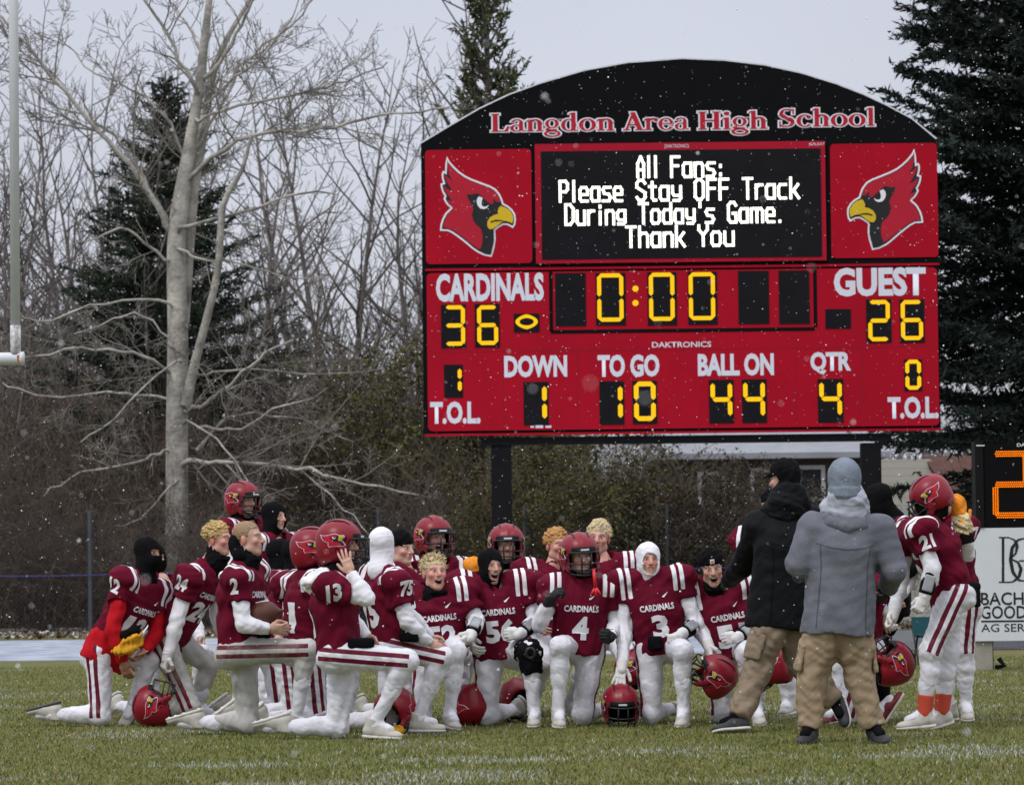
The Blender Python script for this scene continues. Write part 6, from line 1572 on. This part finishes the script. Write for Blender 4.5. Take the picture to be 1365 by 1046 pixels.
T['52'] = person('kneeling player with short pale blond hair shouting with his mouth wide open', 27.1, 'kneel', 12, (588, 858, 0), (577, 786, .0), (579, 764, -.05), hy=22, ty=8,
    J=dict(bkpitch=(-8,), shL=(616, 790, 0), shR=(546, 795, .05), elL=(636, 828, -.05), wrL=(627, 848, -.2), haL=(617, 856, -.25), elR=(545, 840, .05), wrR=(572, 858, -.1), knL=(607, 868, -.42), anL=(600, 945, -.38, .1), toL=(610, 962, -.55, .04), knR=(560, 950, -.05, .075), anR=(555, 950, .35, .1)),
    face='skin_rosy', mouth=1.0, gear=[('spiky', 'hair_pale'), ('gaiter', 'black_cloth')], num='52', gloves=(WHT, None), hands=('fist', 'relax'), band='L', seed=14, shoes=('shoe_white', 'sole_white'))
T['56'] = person('laughing player 56 in a black balaclava with a black brace on the raised knee', 27.3, 'kneel', 8, (668, 864, 0), (657, 778, .0), (654, 754, -.05), hy=25, ty=5, bulk=1.08,
    J=dict(bkpitch=(2,), shL=(700, 779, 0), shR=(615, 781, 0), elL=(716, 828, -.05), wrL=(692, 845, -.25), haL=(672, 846, -.32), elR=(606, 830, .05), wrR=(625, 855, -.1), knL=(707, 868, -.42), anL=(712, 938, -.40, .1), toL=(711, 962, -.60, .04), knR=(650, 950, -.05, .075), anR=(686, 940, .36, .1), toR=(690, 945, .5, .05)),
    mouth=1.0, face='skin_fair', gear=[('balaclava_face', 'black_cloth')], num='56', sleeve='56', sleeve_side='L', gloves=(WHT, WHT), hands=('fist', 'relax'), band='L', seed=15)
T['helmet_smile'] = person('player standing behind 56, face to the camera inside a red helmet', 29.2, 'crouch', 0, (676, 838, 0), (677, 757, .0), (675, 727, 0), hy=5, ty=0, gear=['helmet', ('gaiter', 'black_cloth')], mouth=0.3, num='72', seed=16,
    J=dict(elR=(634, 800, -1.2), wrR=(631, 776, -1.5), haR=(629, 752, -1.5)), gloves=(None, ORG), hands=('relax', 'open'))
T['curly'] = person('player with curly strawberry blond hair standing behind the helmeted player 4', 28.8, 'crouch', 20, (735, 842, 0), (737, 752, .0), (743, 727, 0), hy=30, ty=15, face='skin_rosy', gear=[('curly', 'hair_strawberry')], seed=17, num='54', sleeve='54', sleeve_side='R')
T['4'] = person('kneeling player 4 in a red helmet with a red mouthguard dangling from it', 27.1, 'kneelR', 3, (771, 858, 0), (775, 773, .0), (773, 741, -.03), hy=14, ty=3,
    J=dict(bkpitch=(4,), bkroll=(-3,), shL=(810, 786, 0), shR=(741, 784, 0), elR=(719, 832, -.12), wrR=(733, 800, -.25), haR=(748, 783, -.28), elL=(822, 832, .02), wrL=(814, 848, -.2), haL=(808, 848, -.28), knR=(747, 862, -.42), anR=(744, 935, -.40, .1), toR=(748, 964, -.6, .04), knL=(777, 952, -.05, .075), anL=(800, 945, .36, .1)),
    gear=['helmet', ('gaiter', 'black_cloth')], num='4', gloves=(BLK, BLK), hands=('fist', 'grip'), seed=18)
T['blond'] = person('player with straight pale blond hair standing between players 4 and 3', 28.6, 'crouch', 0, (806, 842, 0), (803, 744, .0), (798, 717, 0), hy=-8, ty=5, face='skin_rosy', gear=[('shag', 'hair_pale')], seed=19, num='44',
    J=dict(elL=(850, 825, -.05), wrL=(850, 862, -.15), haL=(850, 880, -.2), bkroll=(4,)), gloves=(WHT, None), band='L', hands=('grip', 'relax'))
T['3'] = person('smiling player 3 in a white balaclava giving a thumbs up in white gloves', 27.1, 'kneel', 4, (882, 858, 0), (866, 772, .0), (864, 746, -.04), hy=10, ty=4,
    J=dict(bkpitch=(0,), shL=(905, 772, 0), shR=(828, 778, 0), elR=(833, 832, -.02), wrR=(829, 888, -.20), haR=(824, 915, -.26), elL=(928, 832, -.02), wrL=(908, 845, -.22), haL=(888, 850, -.3), knL=(910, 868, -.42), anL=(911, 938, -.38, .1), toL=(907, 963, -.55, .04), knR=(868, 953, -.05, .075), anR=(897, 945, .36, .1)),
    mouth=0.3, face='skin_rosy', gear=[('balaclava_face', 'white_cloth')], num='3', sleeve='3', sleeve_side='L', gloves=(WHT, WHT), hands=('thumb', 'open'), band='L', palm=((0, 0, -1), (0.0, 1, -.2)), seed=20)
T['51'] = person('shouting player 51 in a black beanie holding his helmet in front of him', 27.2, 'kneel', 8, (975, 862, 0), (956, 786, .0), (949, 757, -.1), hy=2, ty=8,
    J=dict(bkpitch=(10,), bkroll=(-6,), patch=(1,), shL=(996, 778, 0), shR=(920, 791, 0), elR=(930, 832, -.05), wrR=(945, 862, -.2), haR=(946, 876, -.25), elL=(1006, 836, -.02), wrL=(982, 850, -.25), haL=(962, 852, -.32), knL=(995, 872, -.42), anL=(1008, 938, -.38, .1), toL=(1014, 960, -.55, .04), knR=(962, 946, -.05, .075), anR=(975, 945, .36, .1)),
    mouth=1.0, face='skin_fair', gear=[('beanie', 'black_cloth'), ('gaiter', 'black_cloth')], num='51', gloves=(WHT, WHT), hands=('fist', 'grip'), band='L', seed=21)
T['behind_coach'] = person('player hidden behind the coach in black, one striped shoulder showing', 28.6, 'stand', -30, (1028, 830, 0), (1026, 710, .0), (1030, 676, 0), hy=-40, ty=-20, gear=[('beanie', 'black_cloth')], seed=22, num='28',
    J=dict(elR=(1003, 770, -.1), wrR=(1016, 815, -.2), haR=(1022, 840, -.2)), gloves=(WHT, WHT))
T['behind_grey'] = person('player kneeling hidden behind the coach in the grey jacket', 26.9, 'kneel', -80, (1150, 855, 0), (1148, 772, .0), (1140, 742, 0), hy=-70, ty=-75, gear=[('balaclava', 'black_cloth')], seed=23,
    J=dict(knL=(1128, 946, -.1, .075), anL=(1172, 948, .0, .09), toL=(1186, 930, .0, .16), upL=(0, 0, 1), elL=(1168, 800, -.1), wrL=(1178, 820, -.1), knR=(1118, 868, .1), anR=(1122, 935, .1, .1), toR=(1100, 955, .05, .04)), shoes=('shoe_maroon', 'sole_white'))
T['21'] = person('tall player 21 bending forward in a red helmet, a second helmet in one hand', 25.8, 'stand', -80, (1266, 785, 0), (1236, 694, -.02), (1240, 664, 0), hy=-92, ty=-68, hs=1.04, socks='sock_red',
    J=dict(sn=.095, stl=-.005, bkpitch=(36,), shL=(1226, 710, -.2), shR=(1206, 712, .2), elL=(1243, 758, -.26), wrL=(1232, 798, -.26), haL=(1222, 816, -.28), elR=(1200, 775, .18), wrR=(1191, 818, .1), haR=(1184, 838, .08), knL=(1240, 868, -.13), anL=(1232, 945, -.12, .11), toL=(1192, 966, -.14, .04), knR=(1264, 872, .1), anR=(1255, 940, .1, .11), toR=(1232, 962, .06, .04)),
    hh=.94, gear=['helmet', ('balaclava_short', 'black_cloth')], num='21', sleeve='21', sleeve_side='L', gloves=(WHT, WHT), hands=('fist', 'grip'), band='L', seed=24)
T['mitten'] = person('player behind number 21 raising an orange fur trimmed mitten to his helmet', 27.0, 'stand', -60, (1274, 800, 0), (1256, 700, .0), (1243, 676, 0), hy=-60, ty=-40, gear=['helmet', ('gaiter', 'black_cloth')], seed=25,
    J=dict(shL=(1283, 708, -.1), elL=(1288, 738, -.9), wrL=(1283, 700, -1.15), haL=(1277, 676, -1.15), knL=(1284, 866, -.05), anL=(1288, 935, 0, .11), toL=(1292, 960, -.2, .04)), gloves=(ORG, None), hands=('open', 'relax'), sleeve='7', sleeve_side='L', palm=((0, 1, 0), None))
COACHES = 'coaches walking up to the kneeling team'
T['coach_black'] = person('coach in hooded black jacket, black cap and khaki trousers striding left', 25.9, 'stand', 140+90, (1040, 818, 0), (1048, 684, -.02), (1045, 640, -.02), hy=-128, ty=-155, kind='coach', jk='jacket_black', tr='khaki_dark',
    J=dict(hem=.10, hemr=1.12, shL=(1012, 700, -.02), shR=(1077, 690, .05), elL=(990, 752, .25), wrL=(970, 775, .55), haL=(958, 780, .7), elR=(1080, 750, .25), wrR=(1075, 800, .3), knL=(1010, 892, -.1), anL=(984, 950, -.25, .10), toL=(945, 974, -.32, .035), knR=(1068, 885, .05), anR=(1112, 932, .1, .20), toR=(1124, 975, .02, .06)),
    gloves=(BLK, BLK), hands=('relax', 'relax'), shoes=('shoe_dark', 'sole_white'), seed=26, group=COACHES, bulk=0.97)
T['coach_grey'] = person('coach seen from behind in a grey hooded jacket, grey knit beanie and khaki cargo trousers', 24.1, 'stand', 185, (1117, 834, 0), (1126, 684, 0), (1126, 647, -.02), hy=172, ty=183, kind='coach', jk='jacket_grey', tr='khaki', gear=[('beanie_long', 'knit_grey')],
    J=dict(hem=.055, shL=(1084, 704, 0), shR=(1172, 706, 0), elL=(1064, 752, -.02), wrL=(1078, 742, .28), haL=(1085, 735, .38), elR=(1192, 760, -.02), wrR=(1183, 782, .2), haR=(1176, 798, .22), knL=(1082, 905, .02), anL=(1080, 966, 0, .10), toL=(1068, 984, -.16, .035), knR=(1146, 905, .02), anR=(1164, 970, 0, .10), toR=(1180, 986, -.16, .035)),
    gloves=(BLK, BLK), hands=('grip', 'fist'), shoes=('shoe_dark', 'sole_dark'), seed=27, group=COACHES, hs=1.12)
T['hooded'] = person('person in a black knit cap and black jacket bending down behind the grey coach', 27.2, 'stand', -60, (1180, 800, 0), (1190, 696, .05), (1172, 668, 0), hy=-75, ty=-60, kind='coach', jk='jacket_black', tr='black_cloth', gear=[('balaclava_back', 'black_cloth')], face='skin_rosy',
    J=dict(bkpitch=(25,), knL=(1150, 875, .1), anL=(1150, 950, .1, .1), knR=(1170, 875, .2), anR=(1170, 945, .2, .1)), shoes=('shoe_dark', 'sole_dark'), seed=28, group=COACHES, bulk=.9)

# ---- extra pieces of what they wear
def on(k): return T[k]['root'], T[k]['ob'], T[k]
# mouthguard strap of player 4
r, ob, t = on('4'); c = t['hd']; b = MB()
p0 = t['HR'] @ np.array((0.05, -0.178, -0.085)) + c
b.tube([p0 + ob, p0 + ob + np.array((0.006, -0.015, -0.07)), p0 + ob + np.array((0.012, -0.005, -0.14))], 0.013, 6)
for a in (-1, 0, 1): b.tube([p0 + ob + np.array((0.012, -0.005, -0.13)), p0 + ob + np.array((0.014 + a*0.022, -0.012, -0.165)), p0 + ob + np.array((0.014 + a*0.034, -0.01, -0.195 + abs(a)*0.012))], 0.011, 6)
b.build('mouthguard', 'rubber_red', r, True)
# knee brace of player 56
r, ob, t = on('56'); kn = t['j']['knL']; s = SDF(); d = unit(t['j']['anL'] - kn); th = unit(kn - t['hip']['L'])
s.cone(kn - th*0.12, kn, 0.092, 0.084, k=0.02); s.cone(kn, kn + d*0.17, 0.084, 0.076, k=0.02, cuts=[(kn + d*0.16, d)])
kb = t['put']('knee_brace', s.build(0.009, 0.006, 0.05, 2), 'black_cloth')
s = SDF(); s.ell(kn + np.array((0, -0.082, -0.01)), (0.045, 0.014, 0.05)); s.ell(kn + np.array((0, -0.09, -0.01)), (0.022, 0.03, 0.026), sub=True); t['put']('brace_ring', s.build(0.007), 'mask_black', kb)
# hip pouch of player 21, towels
def pouch(k, c, r_, m, name='pouch', R=None):
    t = T[k]; s = SDF(); s.box(c, r_, R, rd=0.02); t['put'](name, s.build(0.008, 0.003, 0.06, 3), m)
pouch('21', U(1296, 792, 25.75), (0.055, 0.06, 0.085), 'black_cloth')
pouch('2', U(352, 848, 26.1), (0.05, 0.05, 0.02), 'black_cloth', 'belt_pouch'); pouch('13', U(482, 857, 25.25), (0.09, 0.05, 0.035), 'black_cloth', 'hand_warmer')
pouch('3', U(873, 857, 26.95), (0.055, 0.05, 0.05), 'black_cloth', 'hand_warmer'); 
pouch('75', U(545, 848, 26.0), (0.07, 0.05, 0.035), 'black_cloth', 'hand_warmer')
s = SDF(); s.cone(U(158, 868, 27.72), U(180, 852, 27.72), .040, .062, k=.02); s.ell(U(170, 864, 27.7), (.075, .045, .05), k=.03); T['12']['put']('yellow_towel', s.build(.008, .011, .045, 4), 'yellow_cloth')
s = SDF(); s.cone(U(166, 846, 27.70), U(180, 840, 27.70), .034, .038, k=.02); T['12']['put']('hand_warmer', s.build(.008, .005, .04, 5), 'black_cloth')
# red hoodie hem and hood of player 12
r, ob, t = on('12'); s = SDF(); p = t['j']['pel']; s.cone(p - t['up']*0.13, p + t['up']*0.03, 0.200, 0.202, k=0.02, flat=t['fwd'], fs=1.28, cuts=[(p - t['up']*0.13, -t['up'])]); t['put']('hoodie_hem', s.build(0.010, 0.004, 0.07, 4), 'red_hoodie')
s = SDF(); n = t['j']['neck']; s.cone(n - t['lat']*0.09 - t['fwd']*0.03, n + t['lat']*0.09 - t['fwd']*0.03, 0.055, 0.055); s.ell(n - t['fwd']*0.10 - t['up']*0.02, (0.11, 0.06, 0.06), np.stack((t['lat'], t['fwd'], t['up']), 1), k=0.05); t['put']('hood', s.build(0.009, 0.005, 0.06, 5), 'red_hoodie')
# white hood of player 13, cuffs, fur of the mitten
r, ob, t = on('13'); n = t['j']['neck']; s = SDF(); s.cone(n - t['lat']*0.10 - t['fwd']*0.02, n + t['lat']*0.10 - t['fwd']*0.02, 0.055, 0.055, k=.04); s.ell(n - t['fwd']*0.12 - t['up']*0.03, (0.12, 0.075, 0.07), np.stack((t['lat'], t['fwd'], t['up']), 1), k=0.05); t['put']('hood', s.build(0.009, 0.012, 0.07, 6), 'white_cloth')
r, ob, t = on('mitten'); w, h_ = t['j']['wrL'], t['j']['haL']; d = unit(h_ - w); s = SDF(); s.cone(w - d*0.02, w + d*0.03, 0.058, 0.060); t['put']('fur_cuff', s.build(0.008, 0.012, 0.03, 7), 'fur')
s = SDF(); s.cone(w + d*0.03, w + d*0.15, 0.050, 0.056, k=.02, flat=t['frames']['L'][:, 1], fs=1.4); s.ell(w + d*0.17, (0.045, 0.04, 0.05)); t['put']('mitten', s.build(0.008, 0.005, 0.05, 8), ORG)
s = SDF(); e = t['j']['elL']; s.cone(w - d*0.13, w - d*0.06, 0.056, 0.053, cuts=[(w - d*0.06, d), (w - d*0.13, -d)]); t['put']('wristband', s.build(0.007), 'black_cloth')
r, ob, t = on('helmet_smile'); w, h_ = t['j']['wrR'], t['j']['haR']; d = unit(h_ - w); s = SDF(); s.cone(w - d*0.02, w + d*0.12, 0.050, 0.060, k=.02); s.ell(w + d*0.14, (0.058, 0.05, 0.05)); t['put']('mitten', s.build(0.008, 0.005, 0.05, 8), ORG)
# coach hoods, cap
def hood(k, m, big, w=0.13, hi=0.0):
    t = T[k]; n = t['j']['neck']; s = SDF(); up, lat, fw = t['up'], t['lat'], t['fwd']
    s.cone(n - lat*w*.7 + fw*0.02 + up*0.02, n + lat*w*.7 + fw*0.02 + up*0.02, big, big, k=.04); s.cone(n, n + up*hi*1.6, w*.9, w*.85, k=.04); s.ell(n - fw*0.05 + up*(0.03 + hi*.5), (w*1.15, 0.10, big*1.25 + hi*.5), np.stack((lat, fw, up), 1), k=0.05)
    return t['put']('hood', s.build(0.009, 0.0065, 0.07, 9), m)
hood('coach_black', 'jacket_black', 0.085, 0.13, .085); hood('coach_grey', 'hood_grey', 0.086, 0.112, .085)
t = T['coach_grey']; n, up, lat, fw = t['j']['neck'], t['up'], t['lat'], t['fwd']
s = SDF(); s.ell(n - fw*0.10 - up*0.075, (0.135, 0.065, 0.055), np.stack((lat, fw, up), 1), k=.02); s.cone(n - lat*0.13 - fw*.05 - up*.04, n - fw*0.12 - up*0.09, 0.04, 0.045, k=.03); s.cone(n + lat*0.13 - fw*.05 - up*.04, n - fw*0.12 - up*0.09, 0.04, 0.045, k=.03); t['put']('hood_flap', s.build(0.009, 0.004, 0.07, 10), 'jacket_grey')
t = T['coach_black']; s = SDF(); s.ell((0, 0.014, 0.055), (0.094, 0.112, 0.100), k=.02); s.cone((0, 0.024, -0.05), (0, 0.014, 0.04), 0.104, 0.104, k=.03, flat=(1, 0, 0), fs=1.12); s.box((0, -0.15, -0.15), (0.3, 0.17, 0.180), sub=True); s.box((0, 0.2, -0.27), (0.3, 0.4, 0.20), sub=True); s.ell((0, -0.088, 0.034), (0.070, 0.055, 0.010), k=0.01)
v, q = s.build(0.007, 0.004, 0.05, 3); cap = link('cap', mesh_np('cap', v, q, 'black_cloth'), t['root'], mat4(t['HR'], t['hd'] + t['ob']))
b = MB(); b.tube([(-0.045, -0.128, 0.033), (0, -0.143, 0.035), (0.045, -0.128, 0.033)], 0.005, 6); b.build('brim_edge', 'rubber_red', cap, True)

# ---- helmets lying about or carried
def loose_helmet(label, c, yaw, pitch, roll, num=None, m='helmet_red'):
    R = head_R(yaw, pitch, roll)
    return helmet(None, mat4(R, c), num, m, label, 'helmets carried by or standing beside the players')
loose_helmet('red helmet lying face up on the grass under the gloved hand of player 24', UG(207, 27.7, 0.165), 95, -80, 0)
loose_helmet('helmet on the grass between the feet of players 13 and 75, black padded inside showing', UG(526, 26.15, 0.15), 150, 75, 0)
loose_helmet('red helmet standing on the grass between the blond shouting player and player 56', UG(624, 27.3, 0.15), 40, 160, 0)
loose_helmet('helmet on the grass behind the braced leg of player 56, dark inside showing', UG(690, 27.8, 0.15), 190, 80, 10)
loose_helmet('red helmet under the open white glove of player 3, front edge down', UG(827, 26.85, 0.135), 4, 12, 0)
loose_helmet('red helmet hanging beside player 3 in the glove of the blond player behind', U(849, 893, 28.3), 60, -20, 0)
loose_helmet('red helmet with the number 15 held in front by player 51', U(950, 900, 26.75), -75, -38, 25, num='15')
loose_helmet('red helmet with the number 28 hanging behind the black clad coach', U(1028, 893, 28.1), -110, 20, 0, num='28')
loose_helmet('red helmet hanging by its facemask from the hand of player 21', U(1187, 882, 25.95), -70, -70, 10)
# football
s = SDF(); Rb = frame(y=(0, 0, 1), z=(0.9, -0.3, 0.15)); s.ell((0, 0, 0), (0.085, 0.085, 0.095)); s.cone((0, 0, -0.03), (0, 0, 0.14), 0.08, 0.012, k=.02); s.cone((0, 0, 0.03), (0, 0, -0.14), 0.08, 0.012, k=.02)
v, q = s.build(0.007); fb = link('football', mesh_np('football', v, q, 'leather_brown'), None, mat4(Rb, U(352, 818, 26.05)))
tag(fb, 'brown leather football held by the buzz cut player 2', 'football')
b = MB(); b.tube([(0, 0.086, -0.05), (0, 0.088, 0), (0, 0.086, 0.05)], 0.005, 5)
for i in range(-3, 4): b.tube([(-0.018, 0.085, i*0.014), (0.018, 0.085, i*0.014)], 0.004, 4)
b.build('laces', 'print_white', fb)
# yellow flag on the grass near player 13's shoe
s = SDF(); s.box(UG(520, 25.7, 0.03), (0.07, 0.10, 0.022), rd=0.015); v, q = s.build(0.009, 0.03, 0.08, 2); c = UG(520, 25.7, 0)
tag(link('yellow_cloth', mesh_np('yellow_cloth', v - c, q, 'yellow_cloth'), None, mat4(np.eye(3), c)), 'crumpled yellow cloth on the grass beside a white shoe', 'cloth')

# teal folding chair on the far side of the track edge
cc = UG(1252, 41.0); ch = empty('camping_chair', cc); tag(ch, 'small teal folding camp chair on the grass behind the legs of player 21', 'chair')
mat('teal_cloth', (0.006, 0.045, 0.055), .8, .2, bump=.3)
b = MB(); b.box((-.24, -.2, .30), (.24, .22, .33)); b.build('seat', 'teal_cloth', ch); b = MB(); b.add([(-.26, .2, .30), (.26, .2, .30), (.26, .34, .52), (-.26, .34, .52), (-.26, .225, .30), (.26, .225, .30), (.26, .365, .52), (-.26, .365, .52)], [(0, 1, 2, 3), (7, 6, 5, 4), (0, 4, 5, 1), (1, 5, 6, 2), (2, 6, 7, 3), (3, 7, 4, 0)]); b.build('backrest', 'teal_cloth', ch)
for a in (-1, 1):
    for p, q in (((a*.25, -.24, 0), (a*.25, .24, .34)), ((a*.25, .26, 0), (a*.25, -.2, .34))):
        b = MB(); b.tube([p, q], .012, 6); b.build('leg', 'mask_black', ch)

# black collar hood standing up behind the head of player 2
t = T['2']; s = SDF(); HRm = t['HR']; c = t['hd']; s.cone(c + HRm @ np.array((-.07, .055, -.11)), c + HRm @ np.array((.07, .055, -.11)), .050, .050, k=.03); s.ell(c + HRm @ np.array((0, .088, -.035)), (.088, .050, .085), HRm, k=.04)
s.ell(c + HRm @ np.array((0, 0.0, .03)), (.082, .100, .12), HRm, sub=True); t['put']('neck_gaiter', s.build(.008, .004, .05, 12), 'black_cloth')

t = T['21']; s = SDF(); s.cone(t['j']['neck'] - t['up']*.03, t['hd'] + t['HR'] @ np.array((0, .03, -.085)), .074, .070, k=.02); t['put']('neck_gaiter', s.build(.008, .005, .05, 3), 'black_cloth')
